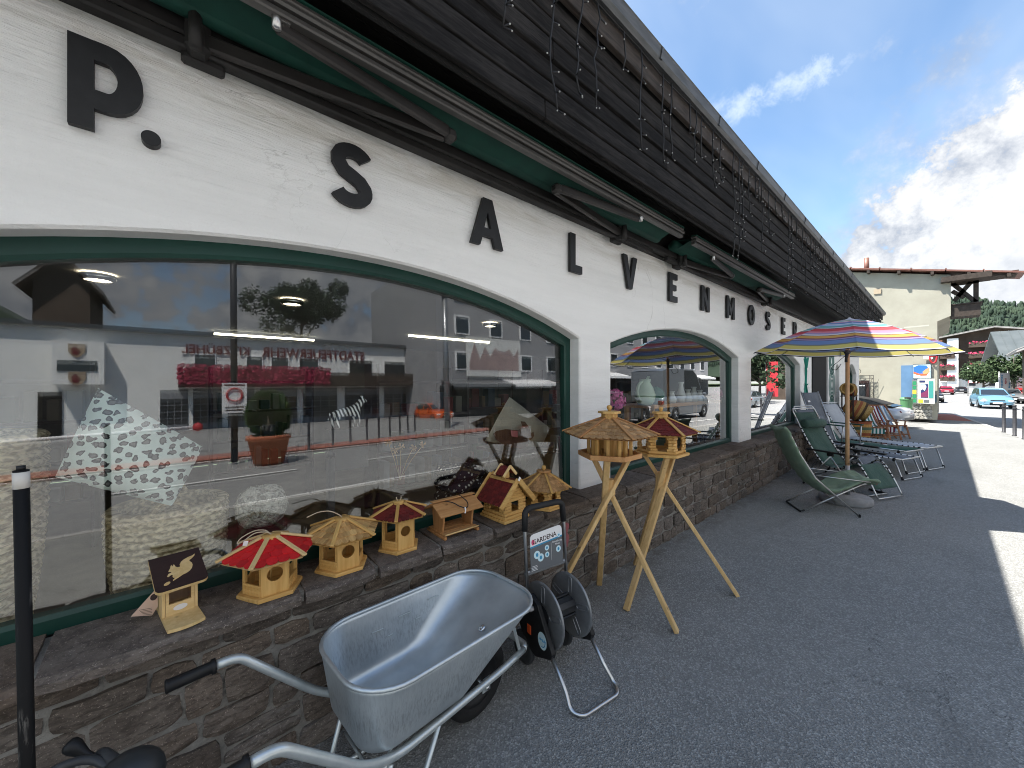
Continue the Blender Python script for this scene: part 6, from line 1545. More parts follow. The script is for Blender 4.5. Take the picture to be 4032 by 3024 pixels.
    for nm, p, q, sg in (('windscreen', gp[0], gp[1], 1), ('rear_window', gp[-1], gp[-2], -1)):
        if kind == 'van' and sg < 0: continue
        mg = MB(); k0, k1 = .07, .93; lerp = lambda f: (p[0] + (q[0] - p[0]) * f + sg * .012, p[1] + (q[1] - p[1]) * f + .008)
        a, b = lerp(k0), lerp(k1); mg.quad((a[0], -yw(a[1]) * .93, a[1]), (a[0], yw(a[1]) * .93, a[1]), (b[0], yw(b[1]) * .90, b[1]), (b[0], -yw(b[1]) * .90, b[1])); mg.build(nm, 'car_glass', t)
    # nose and tail furniture
    hx = hood[0][0]; nz = hood[1][1]
    for sy in (-1, 1):
        mg = MB(); mg.box((hx - .16, sy * W_ * .70, nz - .04), (.30, W_ * .40, .15), Matrix.Rotation(-sy * R(26), 3, 'Z'), .04); mg.build('headlight', 'lamp_clear', t)
        tx = tail[0][0] + .04; mg = MB(); mg.box((tx, sy * W_ * .76, tail[0][1] - .16), (.12, W_ * .30, .16 if kind != 'van' else .2), Matrix.Rotation(sy * R(16), 3, 'Z'), .03); mg.build('tail_light', 'tail_red', t)
        mg = MB(); mg.box((A[0] - .35, sy * (W_ + .09), belt + .06), (.10, .18, .13), bev=.03); mg.build('mirror', paint, t)
    mg = MB(); mg.box((hx - .02, 0, .42), (.08, W_ * .9, .16), bev=.02); mg.box((hx - .03, 0, nz + .01), (.06, W_ * .8, .06), bev=.01); mg.build('grille', 'black_plastic', t)
    if plate:
        mg = MB(); mg.box((hx + .028, 0, .46), (.015, .52, .115)); mg.build('number_plate', 'card_white', t)
        mg = MB(); mg.box((tail[1][0] - .035, 0, tail[1][1] + .10), (.015, .52, .115)); mg.build('number_plate', 'card_white', t)
    mg = MB(); mg.box((tail[-1][0] + .02, 0, .36), (.12, W_ * 1.5, .14), bev=.03); mg.build('rear_bumper', 'dark_grey_plastic', t)
    for wx in s_['wx']:
        for sy in (-1, 1):
            RY_ = Matrix.Rotation(R(90), 3, 'X'); r_ = s_['wr']; c_ = (wx, sy * (W_ - .10), r_)
            mg = MB(); mg.lathe([(r_ * .66, -.105), (r_ * .92, -.11), (r_, -.08), (r_, .08), (r_ * .92, .11), (r_ * .66, .105)], 26, c_, RY_); wh = mg.build('wheel', 'rubber', t)
            mg = MB(); yo = sy * .085
            mg.lathe([(r_ * .66, -.01), (r_ * .60, .0), (r_ * .57, .0), (r_ * .57, -.03)], 26, (wx, c_[1] + yo, r_), Matrix.Rotation(R(-90 * sy), 3, 'X'))
            for k in range(5):
                a = R(72 * k + 90); mg.bar((wx + .03 * math.cos(a), c_[1] + yo + sy * .004, r_ + .03 * math.sin(a)), (wx + r_ * .60 * math.cos(a), c_[1] + yo, r_ + r_ * .60 * math.sin(a)), .022, r_ * .22, up=(0, 1, 0))
            mg.lathe([(0, .012), (r_ * .15, .010), (r_ * .17, 0)], 14, (wx, c_[1] + yo, r_), Matrix.Rotation(R(-90 * sy), 3, 'X')); mg.build('rim', 'bright_steel', wh)
            mg = MB(); mg.lathe([(0, 0), (r_ * .6, 0)], 20, (wx, c_[1] + sy * .03, r_), RY_); mg.build('brake', 'black_gap', wh)
            mg = MB(); mg.lathe([(r_ * 1.02, 0), (r_ * 1.14, .0)], 26, (wx, sy * (W_ + .004), r_ + .01), RY_, arc=(R(-5), R(185)) if sy < 0 else (R(-5), R(185))); mg.build('arch_gap', 'black_gap', t)
    return t
def road_pt(u, v, zg=-.5): return onZ(u, v, zg)
car('convertible', 'silver sports convertible with black soft top parked beside the cream house', 'car', 'sports', 'silver_paint', (21.2, 2.70, 0), R(80), soft=True).scale = (.86, .86, .86)
p = road_pt(989, 408.4, -.48)
car('blue_car', 'light blue family car driving towards the camera', 'car', 'mpv', 'sky_blue_paint', (p.x + 2.2, p.y - .2, -.48), R(186))
car('grey_car', 'grey estate car parked behind the light blue car', 'car', 'hatch', 'grey_paint', (onZ(1011, 403.5, -.5).x + 2, onZ(1011, 403.5, -.5).y, -.5), R(183))
car('red_car', 'bright red car at the right edge behind the grey car', 'car', 'hatch', 'red_paint', (onZ(1023.5, 400, -.5).x + 1, onZ(1023.5, 400, -.5).y, -.5), R(10))
p = onZ(945.5, 394.6, -.5)
car('ruby_car', 'ruby red hatchback seen from behind down the street', 'car', 'hatch', 'ruby_paint', (p.x + 1, p.y, -.5), R(4))
p = onZ(960, 393.4, -.5)
car('black_car', 'low black car driving away down the street', 'car', 'sports', 'black_paint', (p.x + 1, p.y, -.5), R(5))
p = onZ(938, 402, -.45)
car('dark_car', 'dark car parked just past the ticket machine', 'car', 'hatch', 'black_paint', (p.x + .9, p.y + .55, -.45), R(184))
for (u, v, k, paint, lab) in ((972, 391.6, 'hatch', 'white_paint', 'white car far down the street left of the tree'), (966, 390.6, 'hatch', 'grey_paint', 'grey car far down the street ahead of the white one'), (953, 389.5, 'mpv', 'white_paint', 'white van like car farthest down the street'), (979, 391.5, 'hatch', 'black_paint', 'black car parked under the street tree')):
    p = onZ(u, v, -.5); car('far_car', lab, 'car', k, paint, (p.x, p.y, -.5), R(8 if u < 975 else 185))

# =================================================================== far houses, trees, hill
mottled('white_wall', (.80, .80, .78), (.74, .74, .72), .5, .9, 20, .2, world=True)
mottled('dark_timber', (.06, .042, .03), (.09, .066, .05), .8, .8, 20, .3, world=True)
mottled('tin_roof', (.34, .32, .30), (.42, .40, .38), .6, .6, 12, .1, world=True)
mottled('grey_seam_roof', (.10, .115, .115), (.13, .145, .145), .6, .45, 12, .1, metal=.3, world=True)
mottled('leaf_dark', (.018, .034, .014), (.032, .054, .021), .9, .8, 8, .2, world=True)
mottled('leaf_mid', (.030, .055, .020), (.052, .085, .030), .9, .8, 8, .2, world=True)
mottled('bark', (.09, .075, .06), (.13, .11, .09), 6, .9, 30, .5)
def house_frame(label, name, loc, rz): return thing(name, label, 'house', loc, rz, None)
def gable_house(name, label, loc, rz, Wd, Dp, Hw, rise, over, wallmat, roofmat, wins=(), balc=(), upper=None, flowers=True):
    """gable front faces -x, ridge along x"""
    t = house_frame(label, name, loc, rz)
    mb = MB(); mb.prism([(-Wd / 2, -2), (Wd / 2, -2), (Wd / 2, Hw), (0, Hw + rise), (-Wd / 2, Hw)], 0, Dp, Matrix(((0, 1, 0, 0), (1, 0, 0, 0), (0, 0, 1, 0), (0, 0, 0, 1)))); mb.build('wall', wallmat, t)
    if upper:
        mb = MB(); z = upper; mb.prism([(-Wd / 2 - .02, z), (Wd / 2 + .02, z), (Wd / 2 + .02, Hw - .02), (0, Hw + rise - .02), (-Wd / 2 - .02, Hw - .02)], -.06, 0, Matrix(((0, 1, 0, 0), (1, 0, 0, 0), (0, 0, 1, 0), (0, 0, 0, 1)))); mb.build('timber_front', 'dark_timber', t)
    sl_ = math.atan(rise / (Wd / 2))
    for sy in (-1, 1):
        mb = MB(); w2 = Wd / 2 + over; mb.box((0, 0, 0), (Dp + over * 2, w2 / math.cos(sl_), .22)); 
        for i in range(int((Dp + 2 * over) / .8)): mb.box((-(Dp / 2 + over) + i * .8, 0, .13), (.06, w2 / math.cos(sl_), .06))
        o = mb.build('roof', roofmat, t); o.matrix_local = Matrix.Translation((Dp / 2, sy * w2 / 2, Hw + rise - w2 / 2 * math.tan(sl_) + .13)) @ Matrix.Rotation(-sy * sl_, 4, 'X')
    for (y, z, w_, h_) in wins:
        mb = MB(); mb.box((-.09, y, z), (.06, w_ + .2, h_ + .2)); wf = mb.build('window', 'card_white', t)
        mb = MB(); mb.box((-.125, y, z), (.04, w_, h_)); mb.build('pane', 'car_glass', wf)
    for (z, y0, y1) in balc:
        mb = MB(); mb.box((-.9, (y0 + y1) / 2, z), (1.5, y1 - y0, .16)); mb.box((-1.6, (y0 + y1) / 2, z + .5), (.08, y1 - y0, .9)); bc = mb.build('balcony', 'dark_timber', t)
        if flowers:
            fm = MB(); rf_ = random.Random(int(z * 7 + y0))
            for i in range(int((y1 - y0) * 14)):
                c = Vector((-1.75 + rf_.uniform(-.15, .15), rf_.uniform(y0, y1), z + 1.0 + rf_.uniform(-.25, .18))); d = rf_.uniform(.08, .16); a = rf_.uniform(0, 3)
                fm.quad(*[c + Vector((rf_.uniform(-.05, .05), d * math.cos(a + k), d * math.sin(a + k))) for k in (0, 1.57, 3.14, 4.71)])
            o = fm.build('flowers', 'geranium', bc); tag(o, kind='stuff')
    return t
flat('geranium', (.55, .05, .12), .8)
def lerpu(u, v, t): d = ray(u, v); return Vector((0, 0, H)) + d * t
# white chalet with little windows
p = lerpu(943, 382, 95)
gable_house('white_house', 'white tall house with rows of small dark windows far down the street', (p.x, p.y, -.6), R(3), 11, 12, 8.4, 2.6, 1.4, 'white_wall', 'tin_roof', [(y, z, .75, 1.2) for y in (-4.3, -2.6) for z in (2.6, 5.0, 7.4)], [(1.9, -1.0, 5.5), (4.3, -1.0, 5.5), (6.8, -1.0, 5.5)], flowers=False)
p = lerpu(990, 382, 78)
t = gable_house('brown_hotel', 'large dark timber hotel with flower balconies and pale tin roof', (p.x + 2, p.y - .6, -.6), R(1), 17, 14, 11.6, 1.8, 1.8, 'white_wall', 'tin_roof', [(3.0, 2.2, 1.2, 1.4), (0, 2.2, 1.2, 1.4)], [(2.6, -5.5, 3.4), (5.0, -6.5, 3.4), (7.4, -6.5, 3.4), (2.6, 5.3, 7.4), (5.0, 5.3, 7.4), (7.4, 5.3, 7.4), (9.6, -6.5, 3.4)], 3.0)
mb = MB(); mb.box((-.8, 5.6, 5.6), (1.2, 1.6, 12)); mb.build('white_pillar', 'white_wall', t)
p = lerpu(1015, 382, 50)
t = gable_house('seam_roof_house', 'low house with grey standing seam roof and a terracotta frieze', (p.x, p.y - 2.2, -.6), R(92), 12, 11, 5.6, 3.6, 1.3, 'white_wall', 'grey_seam_roof')
t.location = (p.x + 6, p.y - 10.5, -.6); t.rotation_euler = (0, 0, R(95))
mb = MB(); mb.box((2.6, 6.06, 5.15), (5.0, .06, .8)); mb.build('frieze', flat('terracotta', (.5, .16, .09), .8), t)
p = lerpu(1022, 382, 36)
t = gable_house('timber_eave_house', 'dark timber gable with deep eaves cut by the right edge of the photo', (p.x, p.y - 3.6, -.6), R(-1), 6, 9, 5.6, 1.7, 1.0, 'dark_timber', 'tin_roof')
# trees
def tree(name, label, loc, h, cr, seed, leaf='leaf_dark', trunk=.3, n=1500, group='street trees', cz=.62, flat_=1.0, lsz=.16):
    t = thing(name, label, 'tree', loc, 0, group); rt = random.Random(seed)
    mb = MB(); mb.tube(smooth_path([(0, 0, 0), (.08, .03, h * .25), (-.05, .05, h * .5), (.05, 0, h * .8)], 4), [cr * .07 * (1 - .8 * i / 12) for i in range(13)], 8)
    for k in range(7):
        a = rt.uniform(0, 6.28); z0 = h * rt.uniform(.3, .6); d = Vector((math.cos(a), math.sin(a), rt.uniform(.3, .9))) * cr * .65
        mb.tube([(0, 0, z0), Vector((0, 0, z0)) + d * .5, Vector((0, 0, z0)) + d + Vector((0, 0, .1 * cr))], [cr * .035, cr * .022, cr * .008], 6)
    mb.build('trunk', 'bark', t)
    lobes = [(Vector((rt.gauss(0, .45), rt.gauss(0, .45), rt.gauss(0, .38) * flat_)) * cr, cr * rt.uniform(.28, .52)) for _ in range(16)]
    lm = MB()
    for i in range(n):
        c, r_ = rt.choice(lobes); d = Vector((rt.gauss(0, 1), rt.gauss(0, 1), rt.gauss(0, .8))).normalized() * r_ * rt.uniform(.55, 1.05); p = c + d + Vector((0, 0, h * cz))
        if p.z < h * .22: continue
        a = Vector((rt.gauss(0, 1), rt.gauss(0, 1), rt.gauss(0, .6))).normalized(); b = a.cross(Vector((rt.gauss(0, 1), rt.gauss(0, 1), rt.gauss(0, 1)))).normalized(); s_ = lsz * rt.uniform(.6, 1.5)
        lm.quad(p - a * s_, p + b * s_ * .7, p + a * s_, p - b * s_ * .7)
    lm.build('crown', leaf, t); return t
p = lerpu(984, 382, 52); tree('street_tree', 'round green street tree behind the light blue car', (p.x, p.y, -.5), 5.2, 2.3, 1, 'leaf_mid', n=5000, lsz=.13, flat_=.6)
p = lerpu(1014, 382, 44); tree('street_tree', 'green tree at the right edge above the white banners', (p.x, p.y, -.5), 6.4, 2.4, 2, 'leaf_mid', n=4200, lsz=.13, flat_=.55)
for u, dd, hh, sd in ((950, 88, 3.0, 3), (966, 84, 3.2, 4)):
    p = lerpu(u, 382, dd); tree('street_tree', ('small rounded shrub tree in front of the white house', 'small shrub tree beside the white pillar')[sd - 3], (p.x, p.y, -.5), hh, 1.4, sd, 'leaf_mid', n=900, lsz=.16)
# banners and signs in the street
bt = thing('banner', 'white vertical banner with blue and red lettering beside the street tree', 'banner', tuple(lerpu(1003.5, 390, 40)), R(0))
bt.location.z = -.5; bt.rotation_euler = (0, 0, R(-38))
mb = MB(); mb.box((0, 0, 2.15), (.95, .03, 2.0)); mb.build('cloth', 'card_white', bt)
mb = MB(); mb.tube([(-.5, 0, 0), (-.5, 0, 3.3)], .03, 6); mb.build('mast', 'aluminium_tube', bt)
o = text_mesh('lettering', 'INTERSPORT', .30, .01, 'print_blue', bt, .004); o.rotation_euler = (0, R(-90), 0); o.location = (-.18, -.03, 2.1)
o = text_mesh('lettering', 'RENT', .26, .01, 'print_red', bt, .004); o.rotation_euler = (0, R(-90), 0); o.location = (.22, -.03, 2.3)
bt2 = thing('banner', 'narrow white feather flag right of the wide banner', 'banner', (tuple(lerpu(1009.5, 390, 41))[0], tuple(lerpu(1009.5, 390, 41))[1], -.5), R(-38))
mb = MB(); mb.prism([(-.22, 1.1), (.3, 1.0), (.12, 2.2), (-.05, 3.3), (-.22, 3.4)], -.01, .01); mb.build('cloth', 'card_white', bt2)
mb = MB(); mb.tube([(-.24, 0, 0), (-.24, 0, 3.4)], .025, 6); mb.build('mast', 'aluminium_tube', bt2)
o = text_mesh('lettering', 'SPORT', .24, .01, 'print_blue', bt2, .004); o.rotation_euler = (0, R(-84), 0); o.location = (-.02, -.03, 1.9)
rs_ = thing('red_sign', 'red and white square sign on a lamp post left of the street tree', 'sign', (tuple(lerpu(968, 390, 60))[0], tuple(lerpu(968, 390, 60))[1], -.5), R(-5))
mb = MB(); mb.tube([(0, 0, 0), (0, 0, 5.0)], .06, 8); mb.build('post', 'aluminium_tube', rs_)
mb = MB(); mb.box((-.1, -.6, 3.0), (.1, 1.1, 1.9)); mb.build('panel', 'print_red', rs_)
mb = MB(); mb.box((-.16, -.6, 2.3), (.02, 1.0, .35)); mb.box((-.16, -.6, 3.75), (.02, 1.0, .25)); mb.build('white_band', 'card_white', rs_)
# wooded hill
hm = MB()
def hillz(x, y):
    q = Vector((x, y))
    ridge = 98 * math.exp(-((x - 640) / 210) ** 2) * (1.0 + .18 * math.sin(y / 95 + .6) + .10 * math.sin(y / 37))
    return -2 + max(0, ridge) * (.85 + .15 * noise.noise(Vector((x / 60, y / 60, 3))))
hm.smooth = True
hm.grid(lambda a, b: (330 + a * 620, -420 + b * 900, hillz(330 + a * 620, -420 + b * 900)), 50, 60)
tag(hm.build('hill', mottled('hill_grass', (.018, .036, .020), (.030, .050, .026), .05, .95, world=True)), kind='structure')
ft = MB(); rk = random.Random(77); cnt = 0
mottled('forest_green', (.010, .024, .016), (.034, .056, .031), .035, .9, world=True)
while cnt < 15000:
    x = rk.uniform(400, 690); y = rk.uniform(-330, 330); z = hillz(x, y)
    if z < 4: continue
    hh = rk.uniform(3.5, 7.5); r_ = hh * rk.uniform(.15, .24); n_ = 6; o0 = len(ft.v); con = rk.random() < .65
    prof_ = [(r_, .12), (r_ * .5, .55), (0, 1)] if con else [(r_ * .9, .2), (r_ * 1.3, .5), (r_ * .8, .85), (0, .95)]
    for k, (rr, f) in enumerate(prof_):
        if rr == 0: ft.v.append((x, y, z + hh * f)); continue
        for i in range(n_): a = 6.283 * i / n_ + k; q = rr * rk.uniform(.75, 1.25); ft.v.append((x + q * math.cos(a), y + q * math.sin(a), z + hh * f + rk.uniform(-.3, .3)))
    for k in range(len(prof_) - 1):
        for i in range(n_):
            j = (i + 1) % n_
            if prof_[k + 1][0] == 0: f_ = [o0 + k * n_ + i, o0 + k * n_ + j, o0 + (k + 1) * n_]
            else: f_ = [o0 + k * n_ + i, o0 + k * n_ + j, o0 + (k + 1) * n_ + j, o0 + (k + 1) * n_ + i]
            ft.f.append(f_); ft.mi.append(0); ft.sm.append(True)
    cnt += 1
tag(ft.build('hill_forest', 'forest_green'), kind='stuff')
# =================================================================== inside the shop
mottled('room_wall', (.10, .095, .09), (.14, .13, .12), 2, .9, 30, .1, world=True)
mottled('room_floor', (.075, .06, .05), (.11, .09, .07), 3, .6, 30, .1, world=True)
rm = MB()
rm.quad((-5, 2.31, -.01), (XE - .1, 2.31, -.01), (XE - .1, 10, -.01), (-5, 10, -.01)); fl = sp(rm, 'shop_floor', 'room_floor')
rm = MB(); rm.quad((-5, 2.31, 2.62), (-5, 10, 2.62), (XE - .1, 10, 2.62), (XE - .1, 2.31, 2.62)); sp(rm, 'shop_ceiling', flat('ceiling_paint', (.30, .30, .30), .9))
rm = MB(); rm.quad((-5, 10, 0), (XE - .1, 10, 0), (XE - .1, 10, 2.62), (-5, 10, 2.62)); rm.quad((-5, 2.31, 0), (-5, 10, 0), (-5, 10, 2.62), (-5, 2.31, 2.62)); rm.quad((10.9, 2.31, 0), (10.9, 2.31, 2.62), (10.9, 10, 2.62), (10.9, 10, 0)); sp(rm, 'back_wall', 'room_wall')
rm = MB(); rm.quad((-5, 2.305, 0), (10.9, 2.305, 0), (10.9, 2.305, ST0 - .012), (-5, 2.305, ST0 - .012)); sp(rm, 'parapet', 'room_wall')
dsp = thing('display_shelf', 'low dark display platform behind the windows', 'platform', (4, 2.9, 0))
mb = MB(); mb.box((-.2, 0, .52), (14, 1.15, .06)); mb.build('top', 'room_floor', dsp)
for x in (-6, -3, 0, 3, 6): mb = MB(); mb.box((x, .4, .245), (.08, .08, .49)); mb.build('leg', 'dark_stained_wood', dsp)
def iY(u, v, y): return onY(u, v, y)
# ceiling lamps
lamps = [((98, 276), 'big window, above the leopard cushion'), ((292, 301), 'middle of the big window'), ((490, 324), 'right end of the big window')]
for (u, v), wh in lamps:
    d = ray(u, v); tt = (2.60 - H) / d.z; p = Vector((0, 0, H)) + d * tt
    t = thing('ceiling_lamp', 'round glowing ceiling lamp inside, seen at the ' + wh, 'lamp', (p.x, p.y, 2.61), 0, 'round ceiling lamps in the shop')
    mb = MB(); mb.lathe([(.11, 0), (.12, -.02), (.10, -.05), (.085, -.05)], 24); mb.build('ring', 'bright_steel', t)
    mb = MB(); mb.lathe([(.10, -.012), (.0, -.020)], 24); mb.build('glow', 'lamp_glow', t)
for u, v in ((623, 357), (620.5, 366), (694, 364)):
    d = ray(u, v); tt = (2.60 - H) / d.z; p = Vector((0, 0, H)) + d * tt
    if p.y < 9.5:
        t = thing('ceiling_lamp', {623: 'upper round glowing ceiling lamp at the left of the second window', 620.5: 'lower round glowing ceiling lamp at the left of the second window', 694: 'round glowing ceiling lamp at the right of the second window'}[u], 'lamp', (p.x, p.y, 2.61), 0, 'round ceiling lamps in the shop')
        mb = MB(); mb.lathe([(.11, 0), (.12, -.02), (.10, -.05), (.085, -.05)], 24); mb.build('ring', 'bright_steel', t)
        mb = MB(); mb.lathe([(.10, -.012), (.0, -.020)], 24); mb.build('glow', 'lamp_glow', t)
for k, (u0, u1, v, y) in enumerate(((214, 314, 336.5, 8.6), (409, 489, 338.5, 6.9))):
    a, b = iY(u0, v, y), iY(u1, v + 1.5, y); a.z = b.z = (a.z + b.z) / 2
    t = thing('strip_light', ('left', 'right')[k] + ' glowing strip light on the shop ceiling in the big window', 'lamp', ((a + b) / 2)[:], 0, 'strip lights in the shop')
    mb = MB(); mb.box((0, 0, 0), (b.x - a.x, .04, .03)); mb.build('tube', 'tube_glow', t)
    mb = MB(); mb.box((0, 0, .035), (b.x - a.x, .06, .03)); mb.tube([(0, 0, .05), (0, 0, 2.62 - a.z)], .01, 6); mb.build('housing', 'aluminium_tube', t)
# cushions
def cushion(name, label, corners, y, bulge, mat, cat='cushion', skew=(0, 0, 0, 0)):
    C_ = [iY(u, v, y + k) for (u, v), k in zip(corners, skew)]; c = sum(C_, Vector()) / 4; t = thing(name, label, cat, c[:], 0)
    mb = MB(); mb.smooth = True
    for sg in (-1, 1):
        def fn(a, b):
            k = (1 - .10 * math.sin(math.pi * a) * (1 if True else 0))
            p = (C_[0] * (1 - a) + C_[1] * a) * (1 - b) + (C_[3] * (1 - a) + C_[2] * a) * b
            pin = -.01 * (math.sin(math.pi * a) * (2 * b - 1) ** 4 + math.sin(math.pi * b) * (2 * a - 1) ** 4)
            p = p + (c - p) * pin
            h_ = bulge * (math.sin(math.pi * a) * math.sin(math.pi * b)) ** .55
            return p - c + Vector((0, sg * h_ + .006 * noise.noise(p * 9), 0))
        mb.grid(fn, 18, 18)
    mb.build('cover', mat, t); return t, c, C_
m, t_, b = base('leopard_print', (.6, .7, .62), .9, 0, .2)
o_ = objco(t_); wv = t_('ShaderNodeVectorMath', {0: o_, 1: t_('ShaderNodeTexNoise', {'Vector': o_, 'Scale': 26, 'Detail': 3}).outputs['Color']}, operation='MULTIPLY_ADD'); wv.inputs[1].default_value = (1, 1, 1)
dn = t_('ShaderNodeTexNoise', {'Vector': o_, 'Scale': 30.0, 'Detail': 3.0})
vv = t_('ShaderNodeVectorMath', {0: o_, 1: t_('ShaderNodeVectorMath', {0: dn.outputs['Color']}, operation='SCALE').outputs[0]}, operation='ADD'); vv.inputs[1].links[0].from_node.inputs['Scale'].default_value = .035
vs2 = t_('ShaderNodeSeparateXYZ', {0: vv.outputs[0]}); v1 = t_('ShaderNodeTexVoronoi', {'Vector': t_('ShaderNodeCombineXYZ', {0: vs2.outputs[0], 1: t_.m('MULTIPLY', vs2.outputs[2], 1.2), 2: 0.0}).outputs[0], 'Scale': 24, 'Randomness': .7}, voronoi_dimensions='2D')
sc1 = v1.outputs['Distance']
c = t_.mix(t_.ramp(sc1, .30, .35), (.035, .035, .037), (.72, .81, .75)); c = t_.mix(t_.ramp(sc1, .16, .23, 1, 0), c, (.17, .165, .16))
t_.l.new(c, b.inputs['Base Color'])
cushion('cushion', 'large mint cushion with grey leopard spots behind the left of the big window', [(98, 388), (203, 447), (172, 506), (55, 477)], 2.52, .13, 'leopard_print', skew=(.05, .0, -.12, 0))
cloth('linen', (.36, .33, .27), (.42, .39, .32))
t, c, C_ = cushion('cushion', 'beige cushion with a printed dachshund standing on a folding stand', [(509.5, 397), (550, 428), (540, 450), (485, 441)], 2.62, .07, 'linen', skew=(.08, 0, 0, 0))
dog = [(494, 434), (497, 431), (505, 429), (516, 430), (521, 427), (519, 421), (524, 421.5), (529, 427), (531, 433), (534, 432), (533, 427), (535, 436), (530, 441), (527, 446), (520, 449), (505, 446), (497, 440)]
ctr = iY(514, 437, 2.50)
mb = MB(); mb.quad(*[iY(u, v, 2.54) - c + Vector((0, -.03 + .04 * abs(u - 515) / 20, 0)) for u, v in dog]); mb.build('dog_print', flat('dog_brown', (.07, .03, .018), .9), t)
mb = MB(); mb.quad(*[iY(u, v, 2.535) - c + Vector((0, -.035, 0)) for u, v in ((508, 430), (515, 430.5), (515, 437), (509, 436))]); mb.build('coat_print', flat('coat_red', (.4, .12, .12), .9), t)
ss = thing('folding_stand', 'dark folding tray stand with crossed legs under the dachshund cushion', 'stand', iY(516, 470, 2.66)[:], 0)
L0 = Vector(ss.location)
for (a, b) in (((493, 450), (482, 486)), ((497, 450), (530, 494)), ((537, 450), (512, 494)), ((545, 448), (528, 492)), ((520, 450), (519, 488))):
    mb = MB(); mb.bar(iY(a[0], a[1], 2.62) - L0, iY(b[0], b[1], 2.75) - L0, .02, .035); mb.build('leg', 'dark_stained_wood', ss)
mb = MB(); a, b = iY(488, 450, 2.66) - L0, iY(546, 447, 2.66) - L0; mb.bar(a, b, .34, .03); mb.build('tray', 'dark_stained_wood', ss)
# rope baskets and pouf
m, t_, b = base('rope_weave', (.42, .36, .25), .9, 0, .2); o_ = objco(t_)
sx_ = t_('ShaderNodeSeparateXYZ', {0: o_}); ang = t_.m('ARCTAN2', sx_.outputs[1], sx_.outputs[0])
f = t_.noise(t_('ShaderNodeCombineXYZ', {0: t_.m('MULTIPLY', ang, 7), 1: t_.m('MULTIPLY', sx_.outputs[2], 50), 2: 0.0}).outputs[0], 1.3, 2, .5)
t_.l.new(t_.mix(t_.ramp(f, .38, .62), (.32, .245, .14), (.80, .68, .46)), b.inputs['Base Color'])
def rope_basket(label, p, r0, r1, h, coils):
    t = thing('rope_basket', label, 'basket', p, 0, 'rope baskets in the shop window'); prof_ = []
    for i in range(coils):
        z0, z1 = h * i / coils, h * (i + 1) / coils; r_ = r0 + (r1 - r0) * math.sin((i + .5) / coils * math.pi * .6)
        for k in range(5): a = math.pi * k / 4; prof_.append((r_ + math.sin(a) * (z1 - z0) * .42, z0 + (z1 - z0) * (k / 4)))
    prof_ = [(0, 0)] + prof_ + [(p_[0] - .035, p_[1]) for p_ in prof_[::-1][::5]]
    mb = MB(); mb.lathe(prof_, 48); mb.build('coiled_body', 'rope_weave', t)
    mb = MB()
    for s_ in (-1, 1): mb.tube(arcpts((s_ * 0, r1 * s_ * .98, h - .02), .07, 0, math.pi, 10), .012, 6)
    mb.build('handle', 'rope_weave', t)
rope_basket('large round rope basket at the far left of the big window', (-.78, 2.80, .551), .28, .34, .92, 24)
rope_basket('second rope basket under the leopard cushion', (.0, 2.80, .551), .20, .245, .50, 15)
m, t_, b = base('knit_wool', (.45, .42, .36), .95, 0, .1); o_ = objco(t_)
f = t_.noise(o_, 26, 3, .6, 1.5); t_.l.new(t_.mix(t_.ramp(f, .36, .6), (.26, .24, .20), (.70, .66, .58)), b.inputs['Base Color']); bump(t_, b, f, 1.0, .03)
p = iY(262, 506, 2.66)
t = thing('knitted_pouf', 'grey chunky knitted pouf behind the glass above the red roofed bird house', 'pouf', (p.x, p.y, p.z), 0)
mb = MB(); mb.smooth = True
mb.grid(lambda a, b: (lambda q, r_: Vector((r_ * math.sin(math.pi * b) ** .6 * math.cos(q), r_ * .8 * math.sin(math.pi * b) ** .6 * math.sin(q), .118 * math.cos(math.pi * b))) * (1 + .10 * noise.noise(Vector((math.cos(q) * 4, math.sin(q) * 4, b * 7)))))(2 * math.pi * a, .13), 36, 20); mb.build('body', 'knit_wool', t)
mb = MB(); mb.box((0, 0, -.24), (.22, .2, .27)); mb.build('plinth', 'dark_stained_wood', t)
# zebra figurine
m, t_, b = base('zebra_stripe', (.8, .8, .8), .5); o_ = objco(t_)
sx_ = t_('ShaderNodeSeparateXYZ', {0: o_}); wv = t_.m('SINE', t_.m('ADD', t_.m('MULTIPLY', t_.m('ADD', sx_.outputs[0], t_.m('MULTIPLY', t_.m('ABSOLUTE', sx_.outputs[2]), .35)), 250), t_.m('MULTIPLY', t_.noise(o_, 18, 2, .5), 5)))
t_.l.new(t_.mix(t_.ramp(wv, -.1, .25), (.015, .015, .017), (.78, .78, .76)), b.inputs['Base Color'])
p = iY(347, 428, 2.75)
zb_ = thing('zebra_figurine', 'small black and white zebra figurine standing in the big window', 'figurine', p[:], 0)
me = bpy.data.meshes.new('body'); J = [(-.075, 0, .115), (-.02, 0, .11), (.05, 0, .118), (.085, 0, .165), (.105, 0, .195), (.135, 0, .175)]
VV = list(J); EE = [(i, i + 1) for i in range(5)]; RAD = [.036, .034, .036, .022, .018, .010]
for root, xx, ln in ((0, -.085, 1), (0, -.06, 1), (2, .05, 1), (2, .072, 1)):
    s_ = .016 if xx in (-.085, .05) else -.016; i0 = len(VV); VV += [(xx, s_, .085), (xx + (-.008 if root == 0 else .004), s_, .045), (xx, s_, .004)]; RAD += [.018, .010, .009]; EE += [(root, i0), (i0, i0 + 1), (i0 + 1, i0 + 2)]
i0 = len(VV); VV += [(-.11, 0, .11), (-.122, 0, .06)]; RAD += [.006, .006]; EE += [(0, i0), (i0, i0 + 1)]
i0 = len(VV); VV += [(.10, .012, .222), (.10, -.012, .222)]; RAD += [.005, .005]; EE += [(4, i0), (4, i0 + 1)]
me.from_pydata(VV, EE, []); me.materials.append(M('zebra_stripe')); zo = link('body', me, zb_)
